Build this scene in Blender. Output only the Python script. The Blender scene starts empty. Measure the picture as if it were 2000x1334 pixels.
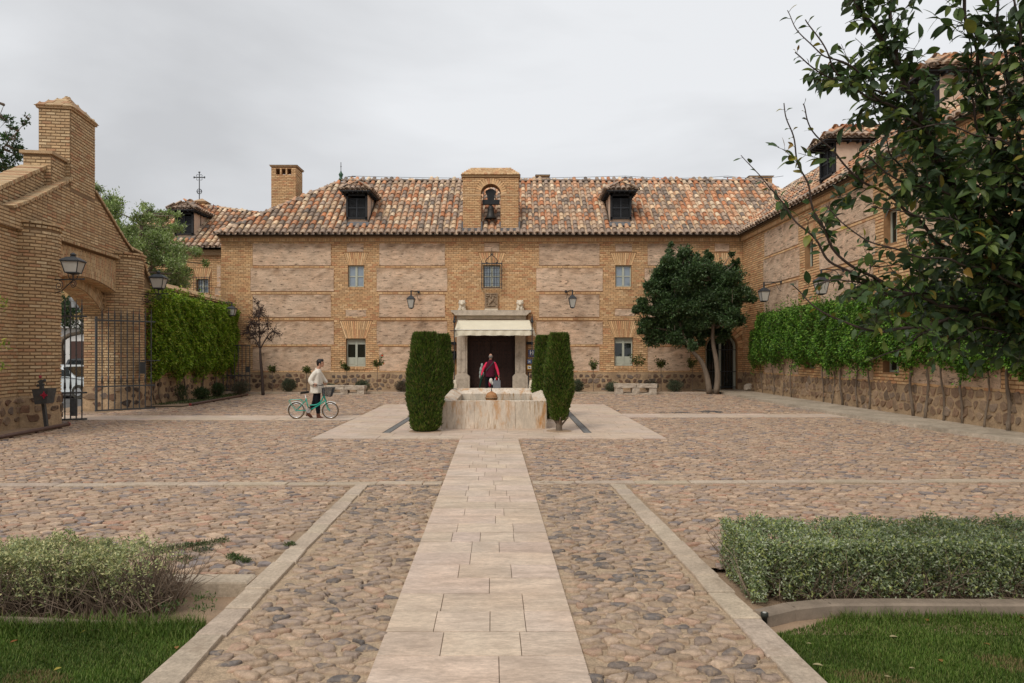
import bpy, math, random
import numpy as np
from mathutils import Matrix, Vector
from math import sin, cos, pi, radians, sqrt, atan2

SC = bpy.context.scene
COL = SC.collection
R = np.random.RandomState(7)
random.seed(7)

# ------------------------------------------------------------------ camera, sky, sun, exposure
F = 1333.0
CAMZ = 1.8
HZ = 692.0
cam = bpy.data.cameras.new('camera')
cam.lens = 24.0
cam.sensor_width = 36.0
cam.sensor_fit = 'HORIZONTAL'
cam.shift_y = 25.0 / 2000.0
cam.clip_start = 0.05
cam.clip_end = 2000
camo = bpy.data.objects.new('camera', cam)
COL.objects.link(camo)
camo.location = (0, 0, CAMZ)
camo.rotation_euler = (radians(90), 0, 0)
SC.camera = camo

SUN_EL, SUN_AZ = 48.0, 212.0          # azimuth clockwise from +Y (seen from above)
world = bpy.data.worlds.new('World')
SC.world = world
world.use_nodes = True
wn, wl = world.node_tree.nodes, world.node_tree.links
wn.clear()
wo = wn.new('ShaderNodeOutputWorld')
sky = wn.new('ShaderNodeTexSky')
sky.sky_type = 'NISHITA'
sky.sun_disc = False
sky.sun_elevation = radians(SUN_EL)
sky.sun_rotation = radians(SUN_AZ)
sky.dust_density = 3.0
bg1 = wn.new('ShaderNodeBackground')
bg1.inputs[1].default_value = 0.10
wl.new(sky.outputs[0], bg1.inputs[0])
tc = wn.new('ShaderNodeTexCoord')
mp = wn.new('ShaderNodeMapping')
mp.inputs['Scale'].default_value = (1.0, 1.0, 2.2)
mp.inputs['Location'].default_value = (1.35, 0.9, 0.5)
wl.new(tc.outputs['Generated'], mp.inputs[0])
n1 = wn.new('ShaderNodeTexNoise')
n1.inputs['Scale'].default_value = 1.35
n1.inputs['Detail'].default_value = 6.0
n1.inputs['Roughness'].default_value = 0.5
n1.inputs['Distortion'].default_value = 0.35
wl.new(mp.outputs[0], n1.inputs['Vector'])
cr = wn.new('ShaderNodeValToRGB')
cr.color_ramp.elements[0].position = 0.36
cr.color_ramp.elements[0].color = (0.49, 0.496, 0.508, 1)
cr.color_ramp.elements[1].position = 0.60
cr.color_ramp.elements[1].color = (0.70, 0.71, 0.725, 1)
wl.new(n1.outputs['Fac'], cr.inputs[0])
bg2 = wn.new('ShaderNodeBackground')
bg2.inputs[1].default_value = 1.0
wl.new(cr.outputs[0], bg2.inputs[0])
mx = wn.new('ShaderNodeMixShader')
mx.inputs[0].default_value = 0.94
wl.new(bg1.outputs[0], mx.inputs[1])
wl.new(bg2.outputs[0], mx.inputs[2])
wl.new(mx.outputs[0], wo.inputs[0])

sun = bpy.data.lights.new('sun', 'SUN')
sun.energy = 1.5
sun.angle = radians(22)
sun.color = (1.0, 0.955, 0.89)
suno = bpy.data.objects.new('sun', sun)
COL.objects.link(suno)
_el, _az = radians(SUN_EL), radians(SUN_AZ)
_d = Vector((sin(_az) * cos(_el), cos(_az) * cos(_el), sin(_el)))
suno.rotation_euler = _d.to_track_quat('Z', 'Y').to_euler()

SC.view_settings.view_transform = 'Standard'
SC.view_settings.look = 'None'
SC.view_settings.exposure = 0.31
SC.view_settings.gamma = 1.0
SC.view_settings.use_curve_mapping = False
SC.render.engine = 'CYCLES'
SC.cycles.max_bounces = 6
SC.cycles.diffuse_bounces = 3
SC.cycles.glossy_bounces = 2
SC.cycles.transmission_bounces = 4
SC.cycles.transparent_max_bounces = 6
SC.cycles.caustics_reflective = False
SC.cycles.caustics_refractive = False
SC.cycles.use_denoising = True


def W(px, py, D):
    """the point seen at (px, py) of the 2000 px photograph, D metres ahead"""
    return np.array(((px - 1000) * D / F, D, CAMZ - (py - HZ) * D / F))


# ------------------------------------------------------------------ mesh helpers
def nrm(v):
    v = np.asarray(v, float)
    return v / (np.linalg.norm(v) + 1e-12)


BOXF = [(0, 3, 2, 1), (4, 5, 6, 7), (0, 1, 5, 4), (1, 2, 6, 5), (2, 3, 7, 6), (3, 0, 4, 7)]
BOXV = np.array([(-.5, -.5, -.5), (.5, -.5, -.5), (.5, .5, -.5), (-.5, .5, -.5),
                 (-.5, -.5, .5), (.5, -.5, .5), (.5, .5, .5), (-.5, .5, .5)])


class Geo:
    def __init__(s):
        s.V, s.L, s.T, s.C, s.n = [], [], [], [], 0

    def add(s, V, Fc, col=(1, 1, 1)):
        V = np.asarray(V, float).reshape(-1, 3)
        for f in Fc:
            s.L.append(np.asarray(f, np.int64) + s.n)
            s.T.append(np.array([len(f)]))
        c = np.asarray(col, float)
        s.C.append(np.broadcast_to(c, (len(V), 3)) if c.ndim == 1 else c)
        s.V.append(V)
        s.n += len(V)
        return s

    def many(s, TV, TF, M, t, col):
        """m copies of a template: TV (nv,3), TF faces, M (m,3,3), t (m,3), col (m,3)"""
        TV = np.asarray(TV, float)
        m, nv = len(t), len(TV)
        if m == 0:
            return s
        V = np.einsum('mij,vj->mvi', M, TV) + np.asarray(t)[:, None, :]
        lf = np.concatenate([np.asarray(f) for f in TF])
        tf = np.array([len(f) for f in TF])
        s.L.append((lf[None, :] + (np.arange(m) * nv)[:, None]).ravel() + s.n)
        s.T.append(np.tile(tf, m))
        s.V.append(V.reshape(-1, 3))
        s.C.append(np.repeat(np.asarray(col, float), nv, axis=0))
        s.n += m * nv
        return s

    def box(s, lo, hi, col=(1, 1, 1)):
        lo, hi = np.minimum(lo, hi).astype(float), np.maximum(lo, hi).astype(float)
        return s.add(BOXV * (hi - lo) + (hi + lo) / 2, BOXF, col)

    def obox(s, c, ax, ay, az, size, col=(1, 1, 1)):
        A = np.array([nrm(ax), nrm(ay), nrm(az)])
        return s.add((BOXV * np.asarray(size)) @ A + np.asarray(c), BOXF, col)

    def bar(s, p, q, w, h=None, col=(1, 1, 1), up=(0, 0, 1)):
        p, q = np.asarray(p, float), np.asarray(q, float)
        d = nrm(q - p)
        x = np.cross(d, up)
        if np.linalg.norm(x) < 1e-4:
            x = np.cross(d, (0, 1, 0))
        x = nrm(x)
        z = np.cross(x, d)
        return s.obox((p + q) / 2, x, d, z, (w, np.linalg.norm(q - p), h or w), col)

    def tube(s, pts, r, n=8, col=(1, 1, 1), cap=True, flat=1.0):
        pts = np.asarray(pts, float)
        m = len(pts)
        r = np.broadcast_to(np.asarray(r, float), (m,))
        tg = np.gradient(pts, axis=0)
        ref = np.array((0, 0, 1.0))
        if abs(nrm(tg[0])[2]) > .9:
            ref = np.array((1.0, 0, 0))
        V = []
        x = None
        for i in range(m):
            t = nrm(tg[i])
            if x is None:
                x = nrm(np.cross(ref, t))
            else:
                x = nrm(x - t * np.dot(x, t))
            y = np.cross(t, x)
            for k in range(n):
                a = 2 * pi * k / n
                V.append(pts[i] + r[i] * (cos(a) * x + flat * sin(a) * y))
        Fc = []
        for i in range(m - 1):
            for k in range(n):
                a, b = i * n + k, i * n + (k + 1) % n
                Fc.append((a, b, b + n, a + n))
        if cap:
            Fc.append(tuple(range(n - 1, -1, -1)))
            Fc.append(tuple((m - 1) * n + k for k in range(n)))
        return s.add(V, Fc, col)

    def lathe(s, prof, n=12, c=(0, 0, 0), col=(1, 1, 1), sx=1, sy=1, rot=0.0):
        V, Fc = [], []
        for (r, z) in prof:
            for k in range(n):
                a = 2 * pi * k / n + rot
                V.append((c[0] + r * cos(a) * sx, c[1] + r * sin(a) * sy, c[2] + z))
        for i in range(len(prof) - 1):
            for k in range(n):
                a, b = i * n + k, i * n + (k + 1) % n
                Fc.append((a, b, b + n, a + n))
        Fc.append(tuple(range(n - 1, -1, -1)))
        Fc.append(tuple((len(prof) - 1) * n + k for k in range(n)))
        return s.add(V, Fc, col)

    def ball(s, c, r, n=10, col=(1, 1, 1)):
        r = np.broadcast_to(np.asarray(r, float), (3,))
        pr = [(sin(pi * i / 6), -cos(pi * i / 6)) for i in range(7)]
        V, Fc = [], []
        for (a, z) in pr:
            for k in range(n):
                t = 2 * pi * k / n
                V.append((c[0] + r[0] * max(a, .02) * cos(t), c[1] + r[1] * max(a, .02) * sin(t), c[2] + r[2] * z))
        for i in range(6):
            for k in range(n):
                a, b = i * n + k, i * n + (k + 1) % n
                Fc.append((a, b, b + n, a + n))
        Fc.append(tuple(range(n - 1, -1, -1)))
        Fc.append(tuple(6 * n + k for k in range(n)))
        return s.add(V, Fc, col)

    def prism(s, poly, fn, d0, d1, col=(1, 1, 1)):
        """poly [(a,b)] extruded: fn(a,b,d) -> xyz"""
        n = len(poly)
        V = [fn(a, b, d0) for a, b in poly] + [fn(a, b, d1) for a, b in poly]
        Fc = [tuple(range(n - 1, -1, -1)), tuple(range(n, 2 * n))]
        Fc += [(i, (i + 1) % n, (i + 1) % n + n, i + n) for i in range(n)]
        return s.add(V, Fc, col)

    def mesh(s, name, smooth=False):
        me = bpy.data.meshes.new(name)
        if s.n == 0:
            return me
        V = np.concatenate(s.V)
        L = np.concatenate(s.L)
        T = np.concatenate(s.T)
        C = np.concatenate(s.C)
        me.vertices.add(len(V))
        me.vertices.foreach_set('co', V.astype(np.float32).ravel())
        me.loops.add(len(L))
        me.loops.foreach_set('vertex_index', L.astype(np.int32))
        me.polygons.add(len(T))
        me.polygons.foreach_set('loop_start', np.concatenate(([0], np.cumsum(T)[:-1])).astype(np.int32))
        me.polygons.foreach_set('use_smooth', np.full(len(T), bool(smooth)))
        me.update(calc_edges=True)
        ca = me.color_attributes.new('Col', 'FLOAT_COLOR', 'POINT')
        ca.data.foreach_set('color', np.concatenate((C, np.ones((len(C), 1))), 1).astype(np.float32).ravel())
        return me

    def build(s, name, mat, parent=None, smooth=False, kind=None, label=None):
        me = s.mesh(name, smooth)
        if mat:
            me.materials.append(mat)
        o = bpy.data.objects.new(name, me)
        COL.objects.link(o)
        if parent is not None:
            attach(o, parent)
        if kind:
            o['kind'] = kind
        if label:
            o['label'] = label
        return o


def wmat(o):
    m = o.matrix_basis.copy() if o.parent is None else wmat(o.parent) @ o.matrix_parent_inverse @ o.matrix_basis
    return m


def attach(o, parent):
    o.parent = parent
    o.matrix_parent_inverse = wmat(parent).inverted()


def thing(name, label, cat, loc, group=None, rz=0.0):
    o = bpy.data.objects.new(name, None)
    COL.objects.link(o)
    o.empty_display_size = .2
    o.location = [float(v) for v in loc]
    o.rotation_euler = (0, 0, rz)
    o['label'] = label
    o['category'] = cat
    if group:
        o['group'] = group
    return o


def tag(o, label, cat, group=None, kind=None):
    o['label'] = label
    if cat:
        o['category'] = cat
    if group:
        o['group'] = group
    if kind:
        o['kind'] = kind
    return o


def struct(o, label=None):
    o['kind'] = 'structure'
    if label:
        o['label'] = label
    return o


def piece(name, me, parent, mtx):
    """a small part sharing mesh data, placed by a world matrix"""
    o = bpy.data.objects.new(name, me)
    COL.objects.link(o)
    o.parent = parent
    o.matrix_parent_inverse = wmat(parent).inverted()
    o.matrix_basis = mtx
    return o


# ------------------------------------------------------------------ materials
def _in(n, *names):
    for k in names:
        if k in n.inputs:
            return n.inputs[k]


def mat(name, col=(1, 1, 1), rough=.85, var=.18, scale=6., bump=.25, bscale=45., metal=0., trans=0.,
        spec=.3, streak=None, dirt=None, dscale=1.5, dthr=(.5, .7), bdist=.006, hue=0.0, fine=0.0):
    m = bpy.data.materials.new(name)
    m.use_nodes = True
    N, Lk = m.node_tree.nodes, m.node_tree.links
    p = N['Principled BSDF']
    out = N['Material Output']
    at = N.new('ShaderNodeAttribute')
    at.attribute_name = 'Col'
    tcn = N.new('ShaderNodeTexCoord')
    mpn = N.new('ShaderNodeMapping')
    mpn.inputs['Scale'].default_value = streak or (1, 1, 1)
    Lk.new(tcn.outputs['Object'], mpn.inputs[0])
    mul = N.new('ShaderNodeMix')
    mul.data_type = 'RGBA'
    mul.blend_type = 'MULTIPLY'
    mul.inputs[0].default_value = 1
    Lk.new(at.outputs['Color'], mul.inputs[6])
    mul.inputs[7].default_value = (*col, 1)
    last = mul.outputs[2]
    if var > 0:
        nz = N.new('ShaderNodeTexNoise')
        nz.inputs['Scale'].default_value = scale
        nz.inputs['Detail'].default_value = 7
        nz.inputs['Roughness'].default_value = .65
        Lk.new(mpn.outputs[0], nz.inputs['Vector'])
        mr = N.new('ShaderNodeMapRange')
        mr.inputs['From Min'].default_value = .28
        mr.inputs['From Max'].default_value = .72
        mr.inputs['To Min'].default_value = 1 - var
        mr.inputs['To Max'].default_value = 1 + var
        Lk.new(nz.outputs['Fac'], mr.inputs['Value'])
        vm = N.new('ShaderNodeVectorMath')
        vm.operation = 'SCALE'
        Lk.new(last, vm.inputs[0])
        Lk.new(mr.outputs[0], vm.inputs['Scale'])
        last = vm.outputs[0]
        if fine > 0:
            nf = N.new('ShaderNodeTexNoise')
            nf.inputs['Scale'].default_value = scale * 7
            nf.inputs['Detail'].default_value = 4
            nf.inputs['Roughness'].default_value = .8
            Lk.new(mpn.outputs[0], nf.inputs['Vector'])
            mf = N.new('ShaderNodeMapRange')
            mf.inputs['From Min'].default_value = .33
            mf.inputs['From Max'].default_value = .67
            mf.inputs['To Min'].default_value = 1 - fine
            mf.inputs['To Max'].default_value = 1 + fine * .8
            Lk.new(nf.outputs['Fac'], mf.inputs['Value'])
            vf = N.new('ShaderNodeVectorMath')
            vf.operation = 'SCALE'
            Lk.new(last, vf.inputs[0])
            Lk.new(mf.outputs[0], vf.inputs['Scale'])
            last = vf.outputs[0]
    if hue:
        nh = N.new('ShaderNodeTexNoise')
        nh.inputs['Scale'].default_value = scale * .37
        nh.inputs['Detail'].default_value = 4
        Lk.new(tcn.outputs['Object'], nh.inputs['Vector'])
        mh = N.new('ShaderNodeMix')
        mh.data_type = 'RGBA'
        mh.blend_type = 'MULTIPLY'
        mrh = N.new('ShaderNodeMapRange')
        mrh.inputs['From Min'].default_value = .4
        mrh.inputs['From Max'].default_value = .65
        Lk.new(nh.outputs['Fac'], mrh.inputs['Value'])
        Lk.new(mrh.outputs[0], mh.inputs[0])
        Lk.new(last, mh.inputs[6])
        mh.inputs[7].default_value = (1, 1 - hue, 1 - 1.8 * hue, 1)
        last = mh.outputs[2]
    if dirt:
        nd = N.new('ShaderNodeTexNoise')
        nd.inputs['Scale'].default_value = dscale
        nd.inputs['Detail'].default_value = 8
        nd.inputs['Roughness'].default_value = .7
        Lk.new(mpn.outputs[0], nd.inputs['Vector'])
        rp = N.new('ShaderNodeMapRange')
        rp.inputs['From Min'].default_value = dthr[0]
        rp.inputs['From Max'].default_value = dthr[1]
        Lk.new(nd.outputs['Fac'], rp.inputs['Value'])
        md = N.new('ShaderNodeMix')
        md.data_type = 'RGBA'
        Lk.new(rp.outputs[0], md.inputs[0])
        Lk.new(last, md.inputs[6])
        md.inputs[7].default_value = (*dirt, 1)
        last = md.outputs[2]
    Lk.new(last, p.inputs['Base Color'])
    p.inputs['Roughness'].default_value = rough
    p.inputs['Metallic'].default_value = metal
    _in(p, 'Specular IOR Level', 'Specular').default_value = spec
    if bump > 0:
        nb = N.new('ShaderNodeTexNoise')
        nb.inputs['Scale'].default_value = bscale
        nb.inputs['Detail'].default_value = 5
        nb.inputs['Roughness'].default_value = .6
        Lk.new(mpn.outputs[0], nb.inputs['Vector'])
        b = N.new('ShaderNodeBump')
        b.inputs['Strength'].default_value = bump
        b.inputs['Distance'].default_value = bdist
        Lk.new(nb.outputs['Fac'], b.inputs['Height'])
        Lk.new(b.outputs[0], p.inputs['Normal'])
    if trans > 0:
        tr = N.new('ShaderNodeBsdfTranslucent')
        Lk.new(last, tr.inputs['Color'])
        ms = N.new('ShaderNodeMixShader')
        ms.inputs[0].default_value = trans
        Lk.new(p.outputs[0], ms.inputs[1])
        Lk.new(tr.outputs[0], ms.inputs[2])
        Lk.new(ms.outputs[0], out.inputs[0])
    return m


MT = {}
MT['brick'] = mat('brick', fine=.15, var=.22, scale=14, bump=.5, bscale=60)
MT['mortar'] = mat('mortar', (.31, .175, .085), var=.25, scale=3.5, bump=.6, bscale=30, hue=.08)
MT['mortar_stone'] = mat('mortar_stone', (.43, .30, .18), fine=.25, var=.28, scale=2.5, bump=.8, bscale=18, bdist=.02, dirt=(.20, .13, .08), dscale=.9, dthr=(.52, .8))
MT['mortar_dark'] = mat('mortar_dark', (.24, .155, .085), var=.25, scale=3.5, bump=.6, bscale=30)
MT['earth'] = mat('earth', (.655, .475, .335), fine=.22, var=.30, scale=3.2, bump=1.0, bscale=16, bdist=.035, streak=(.62, .62, 2.5),
                  dirt=(.17, .115, .075), dscale=4.6, dthr=(.55, .64), hue=.05)
MT['plaster'] = mat('plaster', (.64, .48, .36), var=.12, scale=3, bump=.3, bscale=30)
MT['tile'] = mat('tile', fine=.2, var=.32, scale=1.1, bump=.4, bscale=30, dirt=(.13, .11, .088), dscale=3.0, dthr=(.535, .78))
MT['deck'] = mat('deck', (.10, .075, .055), var=.2)
MT['limestone'] = mat('limestone', (.50, .42, .33), fine=.2, var=.22, scale=5, bump=.5, bscale=50, dirt=(.24, .19, .145), dscale=2.4, dthr=(.55, .8))
MT['palestone'] = mat('palestone', (.66, .57, .44), var=.2, scale=7, bump=.5, bscale=45)
MT['relief'] = mat('relief', (.30, .215, .14), var=.3, scale=9, bump=.4, bscale=40)
MT['travertine'] = mat('travertine', (.57, .455, .36), fine=.24, var=.20, scale=3.4, bump=.5, bscale=30, rough=.72, streak=(.8, 2.4, 1),
                       dirt=(.38, .29, .22), dscale=2.6, dthr=(.50, .74), hue=.05)
MT['kerb'] = mat('kerb', (.46, .37, .28), fine=.25, var=.22, scale=5, bump=.7, bscale=40, dirt=(.27, .2, .14), dscale=3.5, dthr=(.55, .8))
MT['walkway'] = mat('walkway', (.42, .345, .26), fine=.25, var=.25, scale=1.6, bump=.7, bscale=25, dirt=(.20, .165, .12), dscale=1.1, dthr=(.5, .75))
MT['sand'] = mat('sand', (.36, .255, .165), fine=.3, var=.28, scale=9, bump=1.0, bscale=70, bdist=.014, dirt=(.30, .21, .14), dscale=6, dthr=(.5, .8))
MT['soil'] = mat('soil', (.37, .255, .165), var=.2, scale=3, bump=1.0, bscale=60, bdist=.015)
MT['ground'] = mat('ground', (.30, .25, .19), var=.15, scale=.3, bump=.4, bscale=8)
MT['asphalt'] = mat('asphalt', (.12, .115, .11), var=.15, scale=4)
MT['cobble'] = mat('cobble', fine=.25, var=.34, scale=26, bump=.9, bscale=55, bdist=.01, rough=.7, spec=.3, dirt=(.40, .29, .19), dscale=14, dthr=(.50, .66))
MT['rubble'] = mat('rubble', fine=.25, var=.3, scale=10, bump=.8, bscale=30, bdist=.012, dirt=(.36, .24, .14), dscale=5, dthr=(.55, .75))
MT['iron'] = mat('iron', (.030, .033, .036), rough=.55, var=.3, scale=20, bump=.2, spec=.45)
MT['greyiron'] = mat('greyiron', (.06, .062, .062), rough=.5, var=.3, scale=12, bump=.2, spec=.5, dirt=(.11, .085, .06), dscale=6, dthr=(.56, .7))
MT['rustpipe'] = mat('rustpipe', (.115, .065, .05), rough=.6, var=.3, scale=10, spec=.4)
MT['wood_dark'] = mat('wood_dark', (.032, .013, .008), rough=.6, var=.3, scale=5, streak=(4, 4, .6), bump=.4)
MT['black_wood'] = mat('black_wood', (.018, .019, .021), rough=.6, var=.3, scale=6, bump=.3)
MT['frame_grey'] = mat('frame_grey', (.46, .47, .38), rough=.55, var=.1, scale=5, bump=.1)
MT['lead'] = mat('lead', (.15, .15, .155), rough=.6, var=.3, scale=6, bump=.5, bscale=15)
MT['bark'] = mat('bark', (.19, .145, .105), var=.35, scale=9, bump=1.0, bscale=30, bdist=.02, streak=(1, 1, .3))
MT['bark_dark'] = mat('bark_dark', (.055, .037, .030), var=.3, scale=12, bump=.6, bscale=40, rough=.6)
MT['twig'] = mat('twig', (.19, .14, .10), var=.3, scale=12, bump=.3)
MT['leaf'] = mat('leaf', var=.34, scale=1.6, bump=0, rough=.5, trans=.22, spec=.35)
MT['leaf_big'] = mat('leaf_big', var=.22, scale=25, bump=.15, bscale=120, rough=.48, trans=.30, spec=.32)
MT['grass'] = mat('grass', var=.15, scale=2, bump=0, rough=.6, trans=.25, spec=.25)
MT['bronze'] = mat('bronze', (.045, .043, .040), rough=.5, metal=.5, var=.3, scale=12)
MT['canvas'] = mat('canvas', (.82, .75, .58), var=.06, scale=3, bump=.15, bscale=200, rough=.9, trans=.12)
MT['paint'] = mat('paint', var=.06, scale=8, bump=0, rough=.4, spec=.5)
MT['cloth'] = mat('cloth', var=.10, scale=18, bump=.35, bscale=70, rough=.9, spec=.1)
MT['skin'] = mat('skin', (.50, .27, .18), var=.08, scale=20, bump=0, rough=.55)
MT['rubber'] = mat('rubber', (.05, .045, .035), rough=.7, var=.2, bump=0)
MT['chrome'] = mat('chrome', (.6, .6, .6), rough=.25, metal=.9, var=.05, bump=0)
MT['water'] = mat('water', (.10, .11, .08), rough=.05, var=.1, bump=.3, bscale=9, spec=.7)
MT['whitewall'] = mat('whitewall', var=.1, scale=2, bump=.2)


def marble():
    m = mat('marble', (.64, .54, .43), fine=.15, var=.2, scale=3.0, bump=.45, bscale=45, rough=.65, spec=.35, streak=(1.6, 1.6, .5),
            dirt=(.50, .25, .085), dscale=2.2, dthr=(.50, .66))
    N, Lk = m.node_tree.nodes, m.node_tree.links
    p = N['Principled BSDF']
    src = p.inputs['Base Color'].links[0].from_socket
    tcn = N.new('ShaderNodeTexCoord')
    mpn = N.new('ShaderNodeMapping')
    mpn.inputs['Scale'].default_value = (7, 7, .7)
    Lk.new(tcn.outputs['Object'], mpn.inputs[0])
    nz = N.new('ShaderNodeTexNoise')
    nz.inputs['Scale'].default_value = 2.3
    nz.inputs['Detail'].default_value = 9
    nz.inputs['Roughness'].default_value = .72
    Lk.new(mpn.outputs[0], nz.inputs['Vector'])
    mr = N.new('ShaderNodeMapRange')
    mr.inputs['From Min'].default_value = .54
    mr.inputs['From Max'].default_value = .66
    Lk.new(nz.outputs['Fac'], mr.inputs['Value'])
    mxx = N.new('ShaderNodeMix')
    mxx.data_type = 'RGBA'
    Lk.new(mr.outputs[0], mxx.inputs[0])
    Lk.new(src, mxx.inputs[6])
    mxx.inputs[7].default_value = (.36, .22, .11, 1)
    Lk.new(mxx.outputs[2], p.inputs['Base Color'])
    return m


MT['marble'] = marble()


def glassmat(name, col, ior):
    m = mat(name, col, rough=.04, var=.15, scale=1.5, bump=0, spec=.5)
    m.node_tree.nodes['Principled BSDF'].inputs['IOR'].default_value = ior
    return m


MT['pane'] = glassmat('pane', (.20, .245, .29), 2.0)
MT['pane_dark'] = glassmat('pane_dark', (.012, .016, .012), 1.6)
MT['lampglass'] = mat('lampglass', (.62, .60, .54), rough=.35, var=.08, bump=0, trans=.3)

TILEC = np.array([(.56, .27, .14), (.60, .34, .20), (.50, .21, .10), (.68, .48, .30), (.74, .57, .39), (.42, .30, .215),
                  (.30, .22, .165), (.22, .175, .14), (.35, .26, .20), (.50, .36, .25), (.26, .20, .155), (.60, .41, .265)])
BRICKC = np.array([(.68, .43, .22), (.71, .46, .24), (.64, .385, .195), (.74, .505, .28), (.60, .315, .16), (.60, .385, .205),
                   (.69, .44, .225), (.67, .405, .205)])
GATEC = BRICKC * np.array((.82, .90, .98))
# ------------------------------------------------------------------ generators
def cells(u0, u1, v0, v1, cu, cv, seed, jit=.2, zig=.16, warp=.0):
    """irregular packed cells: centroids (n,2), polygons (n,6,2)"""
    rs = np.random.RandomState(seed)
    ni, nj = int((u1 - u0) / cu) + 3, int((v1 - v0) / cv) + 3
    K = 2 * ni + 4
    JX = rs.uniform(-jit, jit, (nj + 2, K)) * cu
    JY = rs.uniform(-jit * 1.15, jit * 1.15, (nj + 2, K)) * cv
    cen, pol = [], []
    for j in range(nj):
        off = j % 2
        i = np.arange(ni)
        kc = 2 * i + off + 1
        P = np.zeros((ni, 6, 2))
        for q, (dk, dj) in enumerate([(-1, 0), (0, 0), (1, 0), (1, 1), (0, 1), (-1, 1)]):
            k = kc + dk
            line = j + dj
            zz = (-zig if dj == 0 else zig) * cv * (1 if dk == 0 else -1)
            P[:, q, 0] = u0 + k * .5 * cu - cu + JX[line, k]
            P[:, q, 1] = v0 + (line - .5) * cv + zz + JY[line, k]
        pol.append(P)
    P = np.concatenate(pol)
    if warp:
        a = P[..., 0] * 1.1
        b = P[..., 1] * 1.3
        P[..., 1] += warp * (np.sin(a * 1.7 + b) + .6 * np.sin(a * 3.1 - 1.3 * b))
        P[..., 0] += warp * 1.3 * np.sin(b * 2.3 + .7 * a)
    return P.mean(1), P


def chaikin(P, t=.24):
    Q = np.roll(P, -1, 1)
    A, B = P * (1 - t) + Q * t, P * t + Q * (1 - t)
    return np.stack((A, B), 2).reshape(P.shape[0], -1, 2)


def stone_arrays(C, P, gap, h, seed, tilt=.06, dome=.78):
    rs = np.random.RandomState(seed + 5)
    n, k, _ = P.shape
    g = (1 - gap * rs.uniform(.6, 1.5, n))[:, None, None]
    c = C[:, None, :]
    P = c + (P - c) * g
    hh = h * rs.uniform(.55, 1.25, n)
    tx, ty = rs.uniform(-tilt, tilt, n), rs.uniform(-tilt, tilt, n)
    rings = []
    for s, z in ((1.0, -.6), (.955, .62), (dome, 1.0)):
        Q = c + (P - c) * s
        zz = hh[:, None] * z + (tx[:, None] * (Q[..., 0] - C[:, 0:1]) + ty[:, None] * (Q[..., 1] - C[:, 1:2])) * (1 if z > 0 else 0)
        rings.append(np.concatenate((Q, zz[..., None]), 2))
    V = np.concatenate(rings, 1)          # n, 3k, 3
    Fc = []
    for r in range(2):
        for q in range(k):
            a, b = r * k + q, r * k + (q + 1) % k
            Fc.append((a, b, b + k, a + k))
    Fc.append(tuple(range(2 * k, 3 * k)))
    return V, Fc


def stones(area_name, piece_name, mt, parent, P, C, gap, h, seed, pal, fn=None, nsingle=0, smooth=True, tilt=.06, dome=.78, near=None):
    """build stones; fn maps (n,k,3)->(n,k,3) world. The nsingle nearest stones become objects of their own."""
    rs = np.random.RandomState(seed)
    V, Fc = stone_arrays(C, P, gap, h, seed, tilt, dome)
    if fn is not None:
        V = fn(V)
    col = pal[rs.randint(0, len(pal), len(V))] * rs.uniform(.82, 1.16, (len(V), 1))
    order = np.arange(len(V))
    if nsingle:
        cen = V.mean(1)
        vis = np.abs(cen[:, 0]) < .78 * cen[:, 1]
        d = np.linalg.norm(cen - (0, 0, CAMZ), axis=1) + np.where(vis, 0, 1000) + (0 if near is None else near(cen))
        order = np.argsort(d)
        for i in order[:nsingle]:
            g = Geo()
            g.add(V[i], Fc, col[i])
            g.build(piece_name, mt, parent, smooth=smooth)
        order = order[nsingle:]
    if len(order):
        g = Geo()
        nv = V.shape[1]
        V2 = V[order]
        lf = np.concatenate([np.asarray(f) for f in Fc])
        tf = np.array([len(f) for f in Fc])
        m = len(order)
        g.L.append((lf[None, :] + (np.arange(m) * nv)[:, None]).ravel())
        g.T.append(np.tile(tf, m))
        g.V.append(V2.reshape(-1, 3))
        g.C.append(np.repeat(col[order], nv, axis=0))
        g.n = m * nv
        return g.build(area_name, mt, parent, smooth=smooth, kind='stuff')


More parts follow.
